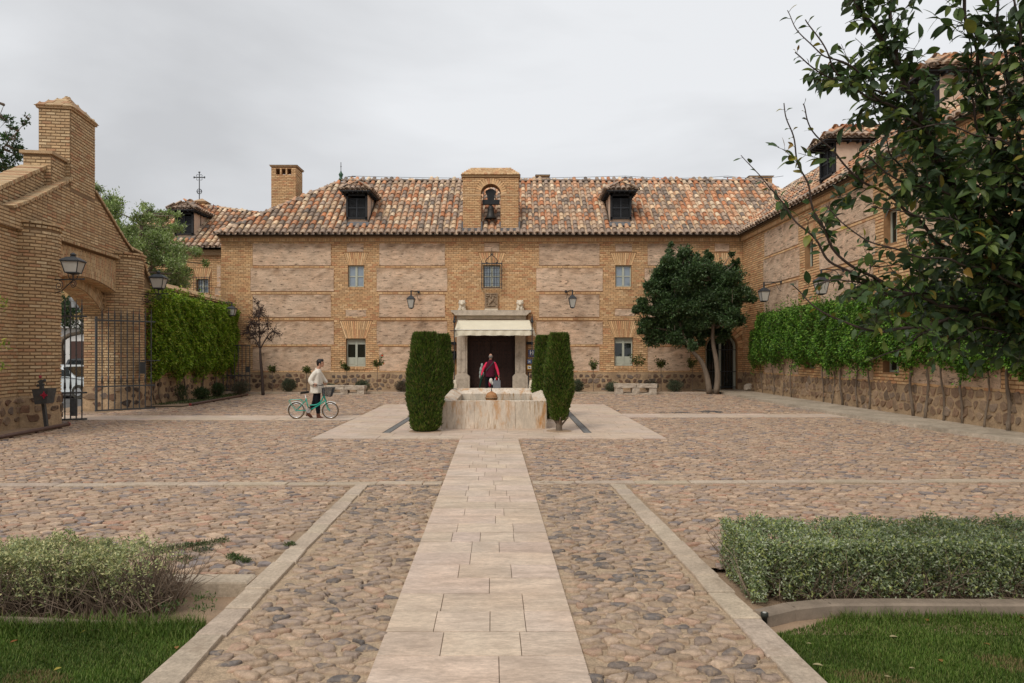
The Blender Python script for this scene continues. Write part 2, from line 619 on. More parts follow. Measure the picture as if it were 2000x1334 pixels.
class Bricks:
    """collects bricks as (centre, l-dir, n-dir, size) in world space"""
    def __init__(s, seed=1, pal=BRICKC):
        s.rs = np.random.RandomState(seed)
        s.c, s.l, s.n, s.s, s.k = [], [], [], [], []
        s.pal = pal

    def put(s, c, l, n, size, k=None):
        s.c.append(c)
        s.l.append(l)
        s.n.append(n)
        s.s.append(size)
        s.k.append(s.rs.randint(len(s.pal)) if k is None else k)

    def wall(s, P0, ud, nd, u0, u1, z0, z1, course, blen, holes=None, out=.012, joint=.02, curve=None, jit=.003, bed=.030):
        """rows of bricks; holes(z)-> list of (a,b) to leave out. curve(u)->(P,ud,nd)"""
        ud, nd = nrm(ud), nrm(nd)
        P0 = np.asarray(P0, float)
        nr = int((z1 - z0) / course + .001)
        for r in range(nr):
            z = z0 + (r + .5) * course
            segs = [(u0, u1)]
            if holes:
                for (a, b) in holes(z):
                    ns = []
                    for (p, q) in segs:
                        if b <= p or a >= q:
                            ns.append((p, q))
                        else:
                            if a > p:
                                ns.append((p, a))
                            if b < q:
                                ns.append((b, q))
                    segs = ns
            off = (r % 2) * blen / 2 + s.rs.uniform(-.015, .015)
            for (p, q) in segs:
                k0 = math.floor((p - off) / blen)
                x = off + k0 * blen
                while x < q - .005:
                    a, b = max(x, p), min(x + blen, q)
                    x += blen
                    if b - a < .05:
                        continue
                    if q - b < .05:
                        b = q
                    a2, b2 = a + joint / 2, b - joint / 2
                    um = (a2 + b2) / 2
                    o = out + s.rs.uniform(-jit, jit)
                    if curve:
                        P, l, n = curve(um)
                    else:
                        P, l, n = P0 + ud * um, ud, nd
                    c = np.array((P[0], P[1], z + s.rs.uniform(-.003, .003))) + n * (o - .03)
                    s.put(c, l, n, ((b2 - a2), .06, (course - bed) * s.rs.uniform(.92, 1.05)))

    def fan(s, P0, ud, nd, uc, z0, z1, wb, wt, nn, out=.011):
        """flat arch of radiating bricks"""
        ud, nd = nrm(ud), nrm(nd)
        P0 = np.asarray(P0, float)
        H = z1 - z0
        for i in range(nn):
            t = (i + .5) / nn - .5
            cuts = [0, .5, 1] if i % 2 else [0, 1]
            for a, b in zip(cuts[:-1], cuts[1:]):
                f = (a + b) / 2
                w = wb + (wt - wb) * f
                u = uc + t * w
                z = z0 + H * f
                lean = t * (wt - wb) / H
                l = nrm(np.array((ud[0] * lean, ud[1] * lean, 1.0)))
                c = P0 + ud * u
                c = np.array((c[0], c[1], z)) + nd * (out - .03)
                s.put(c, l, nd, ((b - a) * H * sqrt(1 + lean * lean) - .010, .06, w / nn - .022))

    def build(s, parent, mt, nsingle=0, name='brick', label=None):
        c, l, n, sz = map(np.array, (s.c, s.l, s.n, s.s))
        k = np.array(s.k)
        if len(c) == 0:
            return
        h = np.cross(l, n)
        M = np.stack((l * sz[:, 0:1], n * sz[:, 1:2], h * sz[:, 2:3]), 2)
        order = np.arange(len(c))
        if nsingle:
            # the nearest bricks that face the camera
            d = np.linalg.norm(c - (0, 0, CAMZ), axis=1)
            vis = (np.abs(c[:, 0]) < .76 * c[:, 1]) & (np.einsum('ij,ij->i', n, np.array((0, 0, CAMZ)) - c) > 0)
            order = np.argsort(d + np.where(vis, 0, 1000))
            mes = []
            for q in range(len(s.pal)):
                g = Geo()
                g.add(BOXV, BOXF, s.pal[q])
                me = g.mesh(name)
                me.materials.append(mt)
                mes.append(me)
            for i in order[:nsingle]:
                X = Matrix.Identity(4)
                for a in range(3):
                    for b in range(3):
                        X[a][b] = M[i, a, b]
                    X[a][3] = c[i, a]
                piece(name, mes[k[i]], parent, X)
            order = order[nsingle:]
        if len(order):
            g = Geo()
            col = s.pal[k[order]] * s.rs.uniform(.85, 1.13, (len(order), 1))
            g.many(BOXV, BOXF, M[order], c[order], col)
            g.build(name + 'work', mt, parent, kind='stuff')


def wall_sheet(g, P0, ud, nd, u0, u1, z0, z1, holes, depth, col=(1, 1, 1)):
    """a wall face with rectangular holes [(ua,ub,za,zb)] and reveals going in by depth"""
    ud, nd = nrm(ud), nrm(nd)
    P0 = np.asarray(P0, float)

    def pt(u, z, d=0.0):
        p = P0 + ud * u - nd * d
        return (p[0], p[1], z)
    us = sorted({u0, u1, *[h[0] for h in holes], *[h[1] for h in holes]})
    zs = sorted({z0, z1, *[h[2] for h in holes], *[h[3] for h in holes]})
    for a, b in zip(us[:-1], us[1:]):
        for c, d in zip(zs[:-1], zs[1:]):
            um, zm = (a + b) / 2, (c + d) / 2
            if any(h[0] < um < h[1] and h[2] < zm < h[3] for h in holes):
                continue
            g.add([pt(a, c), pt(b, c), pt(b, d), pt(a, d)], [(0, 1, 2, 3)], col)
    for (a, b, c, d) in holes:
        g.add([pt(a, c), pt(b, c), pt(b, d), pt(a, d), pt(a, c, depth), pt(b, c, depth), pt(b, d, depth), pt(a, d, depth)],
              [(0, 1, 5, 4), (1, 2, 6, 5), (2, 3, 7, 6), (3, 0, 4, 7)], col)


# roof tiles -------------------------------------------------------------
def tile_mesh(r0=.115, r1=.095, L=.50, hz=.095, seg=6, lip=.022, concave=False):
    V, Fc = [], []
    n = seg + 1
    sgn = -1 if concave else 1
    for (y, r, o) in ((0, r0, 0), (L, r1, 0)):
        for k in range(n):
            a = pi * k / seg
            V.append((-r * cos(a), y, sgn * hz * r / r0 * sin(a)))
    for k in range(seg):
        Fc.append((k, k + 1, n + k + 1, n + k))
    if not concave:
        b = len(V)
        for k in range(n):
            a = pi * k / seg
            V.append((-(r0 - lip) * cos(a), 0.0, (hz - lip) * sin(a)))
        for k in range(n):
            a = pi * k / seg
            V.append((-(r0 - lip) * cos(a), .05, (hz - lip) * sin(a)))
        for k in range(seg):
            Fc.append((k, b + k, b + k + 1, k + 1))
            Fc.append((b + k, b + n + k, b + n + k + 1, b + k + 1))
        Fc.append(tuple(b + n + k for k in range(n)))
    return np.array(V, float), Fc


COVV, COVF = tile_mesh()
CHV, CHF = tile_mesh(.12, .10, .50, .07, 5, concave=True)
RIDV, RIDF = tile_mesh(.15, .13, .46, .12)


class Tiles:
    def __init__(s, seed):
        s.rs = np.random.RandomState(seed)
        s.it = []           # kind, M, t, colour index

    def plane(s, E0, a, up, Wd, L, inside, pitch=.31, expo=.40, skip=None):
        """E0 eave start, a along eave, up up-slope unit vector"""
        a, up = nrm(a), nrm(up)
        n = nrm(np.cross(a, up))
        if n[2] < 0:
            n = -n
        E0 = np.asarray(E0, float)
        nu, nv = int(Wd / pitch) + 1, int(L / expo) + 1
        for i in range(nu + 1):
            for kind in (0, 1):
                u = (i + .5 * kind) * pitch
                for j in range(nv):
                    v = j * expo + s.rs.uniform(-.02, .02)
                    if j == 0:
                        v = s.rs.uniform(-.015, .015)
                    if not inside(u, v + .22):
                        continue
                    if skip and skip(u, v + .2):
                        continue
                    A = a + up * s.rs.uniform(-.03, .03)
                    M = np.stack((nrm(A), up, n), 1)
                    if kind == 1:
                        # tip: lower end lifted over the tile below
                        t = E0 + a * u + up * v + n * (.075 + s.rs.uniform(-.006, .01))
                        M = np.stack((nrm(A), nrm(up - n * .07), nrm(n + up * .07)), 1)
                    else:
                        t = E0 + a * u + up * v + n * .065
                    s.it.append((kind, M, t, s.pick(j)))

    def pick(s, j=9):
        if j == 0:
            return int(s.rs.choice([5, 8, 9, 6, 8, 5]))
        return int(s.rs.choice(len(TILEC), p=[.12, .12, .08, .09, .08, .10, .07, .05, .08, .09, .04, .08]))

    def ridge(s, P0, P1, step=.36, grey=.6, z=.035):
        P0, P1 = np.asarray(P0, float), np.asarray(P1, float)
        d = nrm(P1 - P0)
        L = np.linalg.norm(P1 - P0)
        x = nrm(np.cross(d, (0, 0, 1)))
        n = np.cross(x, d)
        for i in range(max(1, int(L / step))):
            t = P0 + d * i * step + n * (z + s.rs.uniform(-.01, .012))
            k = int(s.rs.choice([6, 7, 8, 10])) if s.rs.rand() < grey else s.pick()
            s.it.append((2, np.stack((x, nrm(d - n * .05), n), 1), t, k))

    def build(s, parent, mt, nsingle=0, name='roof_tile'):
        tv = [(CHV, CHF), (COVV, COVF), (RIDV, RIDF)]
        it = s.it
        if nsingle:
            cam0 = np.array((0, 0, CAMZ))

            def key(q):
                t = q[2]
                out = 0 if abs(t[0]) < .76 * t[1] else 1000
                back = 0 if np.dot(q[1][:, 2], cam0 - t) > -3 else 500
                return np.linalg.norm(t - cam0) + out + back + (400 if q[0] == 0 else 0)
            it = sorted(it, key=key)
            mes = {}
            for kind in range(3):
                for k in range(len(TILEC)):
                    g = Geo()
                    g.add(tv[kind][0], tv[kind][1], TILEC[k])
                    me = g.mesh(name, smooth=False)
                    me.materials.append(mt)
                    mes[(kind, k)] = me
            for (kind, M, t, k) in it[:nsingle]:
                X = Matrix.Identity(4)
                for a in range(3):
                    for b in range(3):
                        X[a][b] = M[a, b]
                    X[a][3] = t[a]
                piece(name, mes[(kind, k)], parent, X)
            it = it[nsingle:]
        g = Geo()
        for kind in range(3):
            sub = [q for q in it if q[0] == kind]
            if sub:
                col = TILEC[[q[3] for q in sub]] * s.rs.uniform(.8, 1.15, (len(sub), 1))
                g.many(tv[kind][0], tv[kind][1], np.array([q[1] for q in sub]), np.array([q[2] for q in sub]), col)
        return g.build('roof_tiling', mt, parent, kind='stuff')


# foliage -----------------------------------------------------------------
LEAFV = np.array([(0, 0, 0), (.5, .42, .10), (0, 1, .0), (-.5, .42, .10), (0, .45, -.04)])
LEAFF = [(0, 1, 4), (1, 2, 4), (2, 3, 4), (3, 0, 4)]
LEAF2V = np.array([(0, 0, 0), (.5, .45, .06), (0, 1, 0), (-.5, .45, .06)])
LEAF2F = [(0, 1, 2), (0, 2, 3)]


def frames(d, rs, roll=None, up=None):
    """frames whose y axis is d (n,3); z roughly random or towards 'up'"""
    d = d / (np.linalg.norm(d, axis=1, keepdims=True) + 1e-9)
    r = rs.normal(size=d.shape)
    if up is not None:
        r = r * (roll if roll is not None else .5) + up
    x = np.cross(d, r)
    x /= (np.linalg.norm(x, axis=1, keepdims=True) + 1e-9)
    z = np.cross(x, d)
    return np.stack((x, d, z), 2)


def leaves(g, pos, dirs, size, width, pal, rs, tmpl=0, up=None, roll=.5, shade=(.75, 1.25)):
    n = len(pos)
    M = frames(dirs, rs, roll, up)
    s = size * rs.uniform(.7, 1.25, n)
    S = np.stack((s * width, s, s), 1)
    M = M * S[:, None, :]
    col = pal[rs.randint(0, len(pal), n)] * rs.uniform(shade[0], shade[1], (n, 1))
    g.many(*((LEAFV, LEAFF) if tmpl else (LEAF2V, LEAF2F)), M, pos, col)


def in_ball(rs, n, lo=.0):
    d = rs.normal(size=(n, 3))
    d /= np.linalg.norm(d, axis=1, keepdims=True)
    return d * (lo + (1 - lo) * rs.rand(n, 1) ** .45)


def shoots(g, c, r, k, m, size, palc, rs, width=.45, upb=.8):
    """loose leafy shoots that break the outline"""
    c, r = np.asarray(c, float), float(r)
    d = rs.normal(size=(k, 3)) + np.array((0, 0, upb))
    d /= np.linalg.norm(d, axis=1, keepdims=True)
    f = np.tile(np.linspace(.35, 1.25, m), k)[:, None]
    pos = c + np.repeat(d, m, 0) * f * r * rs.uniform(.8, 1.15, (k, 1)).repeat(m, 0) + rs.normal(size=(k * m, 3)) * r * .05
    leaves(g, pos, np.repeat(d, m, 0) + rs.normal(size=(k * m, 3)) * .6, size, width, palc, rs, up=np.array((0, 0, 1.0)), roll=.8)


def clump(g, c, r, n, size, pal, rs, width=.45, upb=.4, lo=.25, tmpl=0):
    b = in_ball(rs, n, lo)
    pos = np.asarray(c) + b * np.asarray(r)
    d = b * .7 + rs.normal(size=b.shape) * .6 + np.array((0, 0, upb))
    leaves(g, pos, d, size, width, pal, rs, tmpl, up=np.array((0, 0, 1.0)), roll=.8)


def pal(*c):
    return np.array(c, float)


def bez(pts, n=24):
    """smooth curve through points (Catmull-Rom)"""
    P = np.asarray(pts, float)
    P = np.vstack((2 * P[0] - P[1], P, 2 * P[-1] - P[-2]))
    out = []
    seg = len(P) - 3
    for i in range(seg):
        p0, p1, p2, p3 = P[i:i + 4]
        m = max(2, n // seg)
        for t in np.linspace(0, 1, m, endpoint=(i == seg - 1)):
            out.append(.5 * ((2 * p1) + (-p0 + p2) * t + (2 * p0 - 5 * p1 + 4 * p2 - p3) * t * t + (-p0 + 3 * p1 - 3 * p2 + p3) * t ** 3))
    return np.array(out)


def noattr(m):
    n = bpy.data.materials.get(m.name + '_plain')
    if n is None:
        n = m.copy()
        n.name = m.name + '_plain'
        for nd in n.node_tree.nodes:
            if nd.type == 'ATTRIBUTE':
                for l in list(nd.outputs['Color'].links):
                    s = l.to_socket
                    n.node_tree.links.remove(l)
                    s.default_value = (1, 1, 1, 1)
    return n


def remesh(o, vox=.012, smooth=4):
    o.data.materials[0] = noattr(o.data.materials[0])
    m = o.modifiers.new('remesh', 'REMESH')
    m.mode = 'VOXEL'
    m.voxel_size = vox
    m.use_smooth_shade = True
    s = o.modifiers.new('smooth', 'SMOOTH')
    s.factor = .5
    s.iterations = smooth
    return o
# ------------------------------------------------------------------ the ground
def U(u, D):
    """the path's own axis: it runs to a point slightly left of centre"""
    return u - .0735 - .0285 * D


def sheet(g, pts, z):
    g.add([(x, y, z) for x, y in pts], [tuple(range(len(pts)))])


g = Geo()
sheet(g, [(-600, -60), (600, -60), (600, 1200), (-600, 1200)], -.20)
ground = struct(g.build('ground', MT['ground']), 'dry sandy ground around the old brick buildings')

# courtyard bed: sandy mortar the cobbles are set in
BEDL, BEDR, MID = 5.30, 5.75, 24.0
g = Geo()
xl, xr = lambda D: U(-1.80, D), lambda D: U(1.885, D)
sheet(g, [(xl(-3), -3), (xr(-3), -3), (xr(BEDR), BEDR), (xr(BEDR), BEDR), (xl(BEDL), BEDL)], 0)
sheet(g, [(-15, BEDL), (xl(BEDL), BEDL), (xr(BEDR), BEDR), (13, BEDR), (13, 33.2), (-15, 33.2)], 0)
courtyard = struct(g.build('courtyard', MT['sand']), 'sandy courtyard floor the cobblestones are bedded in')


g = Geo()
sheet(g, [(U(-1.7, -3), -3), (U(-.6, -3), -3), (U(-.6, 9.35), 9.35), (U(-1.7, 9.35), 9.35)], .004)
sheet(g, [(U(.6, -3), -3), (U(1.78, -3), -3), (U(1.78, 9.45), 9.45), (U(.6, 9.45), 9.45)], .004)
struct(g.build('sand', mat('sand_pale', (.46, .34, .225), fine=.3, var=.28, scale=9, bump=1.0, bscale=70, bdist=.014, dirt=(.33, .24, .16), dscale=5, dthr=(.52, .75))), 'pale sandy mortar between the pebbles beside the slab path')


def slab(parent, quad, z0, z1, mt, name='slab', chamf=.002):
    q = np.array(quad, float)
    c = q.mean(0)
    q2 = c + (q - c) * (1 - chamf / max(.05, np.abs(q - c).max()))
    V = [(x, y, z0) for x, y in q] + [(x, y, z1 - chamf * .7) for x, y in q] + [(x, y, z1) for x, y in q2]
    Fc = []
    for r in range(2):
        for k in range(4):
            a, b = r * 4 + k, r * 4 + (k + 1) % 4
            Fc.append((a, b, b + 4, a + 4))
    Fc.append((8, 9, 10, 11))
    t = R.uniform(.92, 1.06)
    g = Geo()
    g.add(V, Fc, (t, t * R.uniform(.98, 1.01), t * R.uniform(.95, 1.02)))
    return g.build(name, mt, parent)


def mark(name, label, quad, z, m):
    g = Geo()
    sheet(g, quad, z)
    return struct(g.build(name, m), label)


path = mark('path', 'pale travertine slab path running straight to the fountain', [(U(-.605, -1), -1), (U(.605, -1), -1), (U(.605, 14.4), 14.4), (U(-.605, 14.4), 14.4)], .014, MT['sand'])
v = -.86
row = 0
while v < 14.30:
    d = .348 if v < 11 else .40
    d = min(d, 14.33 - v)
    if d < .1:
        break
    n = [3, 2, 3, 4, 3, 2][row % 6]
    cuts = np.sort(np.concatenate(([0, 1], (np.arange(1, n) + R.uniform(-.22, .22, n - 1)) / n)))
    for a, b in zip(cuts[:-1], cuts[1:]):
        ua, ub = -.611 + 1.222 * a + .0022, -.611 + 1.222 * b - .0022
        slab(path, [(U(ua, v), v + .0035), (U(ub, v), v + .0035), (U(ub, v + d), v + d - .0035), (U(ua, v + d), v + d - .0035)],
             -.02, .030 + R.uniform(-.0015, .0015), MT['travertine'])
    v += d
    row += 1

plaza = mark('plaza', 'pale stone paved square around the fountain', [(-4.25, 14.38), (3.25, 14.38), (3.25, 24.0), (-4.5, 24.0)], .020, MT['kerb'])
FX0, FX1, FY0, FY1 = -1.72, .86, 16.18, 19.10      # fountain footprint


def plaza_left(y):
    return -4.22 - .03 * (y - 14.4)


# wells for the four cypresses and two slotted drains
DR = [(-2.93, -2.75), (1.62, 1.80)]
WELL = [(-2.0, 15.68, .42), (1.08, 15.72, .36), (-2.02, 18.9, .36), (.95, 18.9, .36)]
y = 14.36
row = 0
while y < 24.0:
    d = .52
    x = plaza_left(y) - (row % 2) * 0
    edges = [x]
    off = .35 if row % 2 else .0
    k = x + .45 + off
    while k < 3.0:
        edges.append(k + R.uniform(-.12, .12))
        k += .92
    edges.append(3.26)
    for a, b in zip(edges[:-1], edges[1:]):
        if b - a < .15:
            continue
        if FX0 < a and b < FX1 and FY0 < y and y + d < FY1:
            continue
        # keep clear of drains
        parts = [(a, b)]
        if y > 15.3 and y < 22:
            for (p, q) in DR:
                np_ = []
                for (s0, s1) in parts:
                    if s1 <= p or s0 >= q:
                        np_.append((s0, s1))
                    else:
                        if p - s0 > .05:
                            np_.append((s0, p))
                        if s1 - q > .05:
                            np_.append((q, s1))
                parts = np_
        for (s0, s1) in parts:
            slab(plaza, [(s0 + .004, y + .004), (s1 - .004, y + .004), (s1 - .004, y + d - .004), (s0 + .004, y + d - .004)],
                 -.02, .030 + R.uniform(-.002, .002), MT['travertine'])
    y += d
    row += 1
for (p, q) in DR:
    t = thing('drain_channel', 'dark slotted drain set in the paving %s of the fountain' % ('left' if p < 0 else 'right'), 'drain', ((p + q) / 2, 18.4, 0), 'drains beside the fountain')
    g = Geo()
    g.box((p + .005, 15.42, -.05), (q - .005, 21.99, .008))
    g.build('channel', MT['black_wood'], t)
    g = Geo()
    for i in range(82):
        g.box((p + .02, 15.44 + i * .08, .009), (q - .02, 15.485 + i * .08, .030), (3, 3, 3))
    g.box((p + .006, 15.42, .009), (p + .02, 21.99, .032))
    g.box((q - .02, 15.42, .009), (q - .006, 21.99, .032))
    g.build('grating', MT['greyiron'], t)

# slab bands that cross the yard at the gate
gatepath = mark('path', 'pale slab band running from the iron gate to the fountain square', [(-13.5, 18.46), (-4.4, 18.46), (-4.4, 19.83), (-13.5, 19.83)], .004, MT['mortar'])
for r in range(2):
    x = -13.5
    while x < plaza_left(19) - .1:
        w = min(R.uniform(.75, 1.25), plaza_left(19) - .01 - x)
        slab(gatepath, [(x + .005, 18.46 + r * .685), (x + w - .005, 18.46 + r * .685), (x + w - .005, 18.46 + (r + 1) * .685 - .008), (x + .005, 18.46 + (r + 1) * .685 - .008)],
             -.02, .026 + R.uniform(-.003, .003), MT['travertine'])
        x += w
sidepath = mark('path', 'pale slab band running from the fountain square to the ivy wall', [(3.27, 19.25), (9.6, 19.25), (9.6, 20.4), (3.27, 20.4)], .004, MT['mortar'])
for r in range(2):
    x = 3.27
    while x < 9.5:
        w = min(R.uniform(.75, 1.25), 9.58 - x)
        slab(sidepath, [(x + .005, 19.25 + r * .57), (x + w - .005, 19.25 + r * .57), (x + w - .005, 19.25 + (r + 1) * .57 - .008), (x + .005, 19.25 + (r + 1) * .57 - .008)],
             -.02, .026 + R.uniform(-.003, .003), MT['travertine'])
        x += w


def strip(name, label, fa, fb, v0, v1, ln, along='y', wob=.012):
    """a row of kerb stones between lines fa(v), fb(v)"""
    mid = .5 * (v0 + v1)
    if along == 'y':
        cc = [(fa(v0) + fb(v0)) / 2, (fa(v1) + fb(v1)) / 2]
        qd = [(cc[0] - .06, v0), (cc[0] + .06, v0), (cc[1] + .06, v1), (cc[1] - .06, v1)]
    else:
        qd = [(v0, fa(v0)), (v1, fa(v1)), (v1, fb(v1)), (v0, fb(v0))]
    p = mark(name, label, qd, .005, MT['mortar'])
    v = v0
    while v < v1 - .1:
        d = min(ln * R.uniform(.7, 1.35), v1 - v)
        w = R.uniform(-wob, wob, 4)
        if along == 'y':
            q = [(fa(v) + w[0], v + .006), (fb(v) + w[1], v + .006), (fb(v + d) + w[2], v + d - .006), (fa(v + d) + w[3], v + d - .006)]
        else:
            q = [(v + .006, fa(v) + w[0]), (v + d - .006, fa(v + d) + w[1]), (v + d - .006, fb(v + d) + w[2]), (v + .006, fb(v) + w[3])]
        slab(p, q, -.15, .027 + R.uniform(-.005, .005), MT['kerb'], 'kerb_stone', chamf=.012)
        v += d
    return p


strip('kerb', 'pale kerb stone line left of the slab path', lambda v: U(-1.80 - max(0, 4.6 - v) * .02, v), lambda v: U(-1.62, v), -.5, 9.33, .5)
strip('kerb', 'pale kerb stone line right of the slab path', lambda v: U(1.69, v), lambda v: U(1.88 + max(0, 4.6 - v) * .01, v), -.5, 9.33, .5)
cross = lambda x: 9.36 + .0225 * x
strip('kerb', 'thin pale stone line crossing the cobbles left of the path', lambda x: cross(x), lambda x: cross(x) + .20, -12.4, U(-.62, 9.4), .7, 'x')
strip('kerb', 'thin pale stone line crossing the cobbles right of the path', lambda x: cross(x), lambda x: cross(x) + .20, U(.62, 9.4), 10.1, .7, 'x')

# raised walkway along the right wing and in front of the facade
wedge = lambda D: 9.45 + max(0, 20 - D) * .095
wk = Geo()
ys = np.linspace(3, 30.8, 40)
prev = None
wx = [(wedge(y) + .03 * sin(y * 3.1) + .02 * sin(y * 7.7), y) for y in ys]
for (a, b) in zip(wx[:-1], wx[1:]):
    wk.add([(a[0], a[1], .1), (13.0, a[1], .1), (13.0, b[1], .1), (b[0], b[1], .1)], [(0, 1, 2, 3)])
    wk.add([(a[0] - .03, a[1], -.02), (a[0], a[1], .1), (b[0], b[1], .1), (b[0] - .03, b[1], -.02)], [(0, 3, 2, 1)])
wk.add([(wx[-1][0], 30.8, .1), (13, 30.8, .1), (13, 33.1, .1), (wx[-1][0] - .8, 33.1, .1)], [(0, 1, 2, 3)])
struct(wk.build('walkway', MT['walkway']), 'worn concrete walkway raised along the foot of the ivy wall')
# planting strip before the facade with its kerb
g = Geo()
sheet(g, [(-14.2, 30.95), (-2.75, 30.95), (-2.75, 33.05), (-14.2, 33.05)], .075)
sheet(g, [(1.0, 30.95), (9.3, 30.95), (9.3, 33.05), (1.0, 33.05)], .075)
struct(g.build('soil', MT['soil']), 'bare soil strip with roses at the foot of the facade')
g = Geo()
sheet(g, [(-2.75, 30.80), (1.0, 30.80), (1.0, 33.4), (-2.75, 33.4)], .10)
g.add([(-2.75, 30.8, 0), (1, 30.8, 0), (1, 30.8, .1), (-2.75, 30.8, .1)], [(0, 1, 2, 3)])
struct(g.build('pavement', MT['limestone']), 'stone threshold paving before the entrance door')
p = mark('kerb', 'pale kerb edging the planting strip at the facade', [(-13.4, 30.78), (9.3, 30.78), (9.3, 30.94), (-13.4, 30.94)], .012, MT['mortar'])
x = -13.4
while x < 9.2:
    w = min(R.uniform(.8, 1.4), 9.3 - x)
    if not (-2.9 < x + w / 2 < 1.1):
        slab(p, [(x + .006, 30.74), (x + w - .006, 30.74), (x + w - .006, 30.96), (x + .006, 30.96)], -.02, .10 + R.uniform(-.006, .006), MT['kerb'], 'kerb_stone', .012)
    x += w

# ------------------------------------------------------------------ cobbles
COBC = pal((.46, .32, .22), (.41, .28, .19), (.37, .265, .20), (.31, .235, .19), (.23, .19, .175), (.50, .36, .25), (.42, .25, .17),
           (.38, .28, .205), (.36, .25, .175), (.47, .335, .23), (.44, .31, .22))
PEBC = pal((.42, .30, .21), (.36, .265, .195), (.30, .225, .175), (.22, .175, .145), (.46, .33, .23), (.34, .25, .19), (.42, .275, .19), (.38, .285, .21), (.165, .14, .125), (.40, .29, .205), (.37, .265, .18))


def inside_view(c, m=2.2):
    return np.abs(c[:, 0]) < .76 * c[:, 1] + m


def tomap(z=0.0):
    def f(V):
        V = V.copy()
        V[..., 2] += z
        return V
    return f


# pebbles between the kerb lines (looser, rounder, more mortar)
C, P = cells(-2.6, 2.4, 2.6, 9.35, .140, .078, 3, jit=.34, zig=.14, warp=.012)
uu = C[:, 0] + .0735 + .0285 * C[:, 1]
ok = (((uu > -1.58) & (uu < -.645)) | ((uu > .645) & (uu < 1.65))) & (R.rand(len(C)) < .96)
stones('cobbles', 'cobble', MT['cobble'], courtyard, chaikin(P[ok], .17), C[ok], .19, .024, 11, PEBC, tomap(), nsingle=300, smooth=True, tilt=.12, dome=.80)
# flat stones either side, near
C, P = cells(-10, 10, 5.3, 9.6, .150, .088, 4, jit=.33, zig=.16, warp=.02)
uu = C[:, 0] + .0735 + .0285 * C[:, 1]
ok = ((uu < -1.87) & (C[:, 1] > BEDL + .28) | (uu > 1.96) & (C[:, 1] > BEDR)) & (C[:, 1] < cross(C[:, 0]) - .04) & inside_view(C)
stones('cobbles', 'cobble', MT['cobble'], courtyard, chaikin(P[ok], .12), C[ok], .12, .021, 12, COBC, tomap(), smooth=False, tilt=.05, dome=.85)
# middle
C, P = cells(-13.5, 11.5, 9.5, 20.6, .148, .092, 5, jit=.32, zig=.16, warp=.02)
uu = C[:, 0] + .0735 + .0285 * C[:, 1]
yy = C[:, 1]
rail = -10.55 + (yy - 14) * -.12
ok = (yy > cross(C[:, 0]) + .26) & inside_view(C) & (C[:, 0] < wedge(14) - .03 - np.maximum(0, yy - 14) * .07)
ok &= ~((np.abs(uu) < .66) & (yy < 14.4)) & ~((C[:, 0] > -4.3 - .03 * (yy - 14.4)) & (C[:, 0] < 3.33) & (yy > 14.3) & (yy < 24.1))
ok &= ~((C[:, 0] < 0) & (yy > 18.40) & (yy < 19.90)) & ~((C[:, 0] > 0) & (yy > 19.18) & (yy < 20.47))
ok &= ~((C[:, 0] < rail) & (yy < 16.9))
stones('cobbles', 'cobble', MT['cobble'], courtyard, P[ok], C[ok], .13, .022, 13, COBC, tomap(), smooth=False, tilt=.05, dome=.84)
# far
C, P = cells(-13.6, 11.5, 19.7, 30.9, .20, .13, 6, jit=.3, zig=.14, warp=.02)
yy = C[:, 1]
railx = -11.0 - (yy - 23) * .035
ok = (C[:, 0] < 9.42) & (yy < 30.72) & ~((C[:, 0] > -4.35 - .03 * (yy - 14.4)) & (C[:, 0] < 3.35) & (yy < 24.1))
ok &= ~((C[:, 0] < 0) & (yy < 19.92)) & ~((C[:, 0] > 0) & (yy < 20.5)) & ~((C[:, 0] < railx) & (yy > 22.6)) & (C[:, 0] > -12.3)
stones('cobbles', 'cobble', MT['cobble'], courtyard, P[ok], C[ok], .14, .03, 14, COBC, tomap(), smooth=False, tilt=.04, dome=.84)

# sunken beds and lawns in front
g = Geo()
sheet(g, [(-12, 4.55), (U(-1.86, 4.55), 4.55), (U(-1.80, BEDL), BEDL), (-12, BEDL)], -.085)
sheet(g, [(U(1.80, 4.5), 4.5), (11, 4.5), (11, BEDR + .1), (U(1.80, BEDR), BEDR + .1)], -.05)
struct(g.build('soil', MT['soil']), 'bare sandy soil bed under the front hedges')
g = Geo()
sheet(g, [(-12, -3), (U(-1.80, -3), -3), (U(-1.9, 4.6), 4.6), (-12, 4.6)], -.06)
sheet(g, [(U(1.9, -3), -3), (12, -3), (12, 4.72), (U(1.9, 4.72), 4.72)], -.055)
lawn_base = struct(g.build('lawn', mat('lawn', (.055, .075, .02), var=.3, scale=4, bump=.6)), 'dark earth under the front lawns')
p = mark('kerb', 'kerb stone edging the sunken bed behind the left hedge', [(-9, 5.31), (U(-1.81, 5.3), 5.31), (U(-1.81, 5.3), 5.5), (-9, 5.5)], .006, MT['mortar'])
x = U(-1.83, 5.3)
while x > -8:
    w = R.uniform(.55, .9)
    slab(p, [(x - w + .008, 5.30), (x, 5.30), (x, 5.50), (x - w + .008, 5.50)], -.15, .03, MT['kerb'], 'kerb_stone', .02)
    x -= w
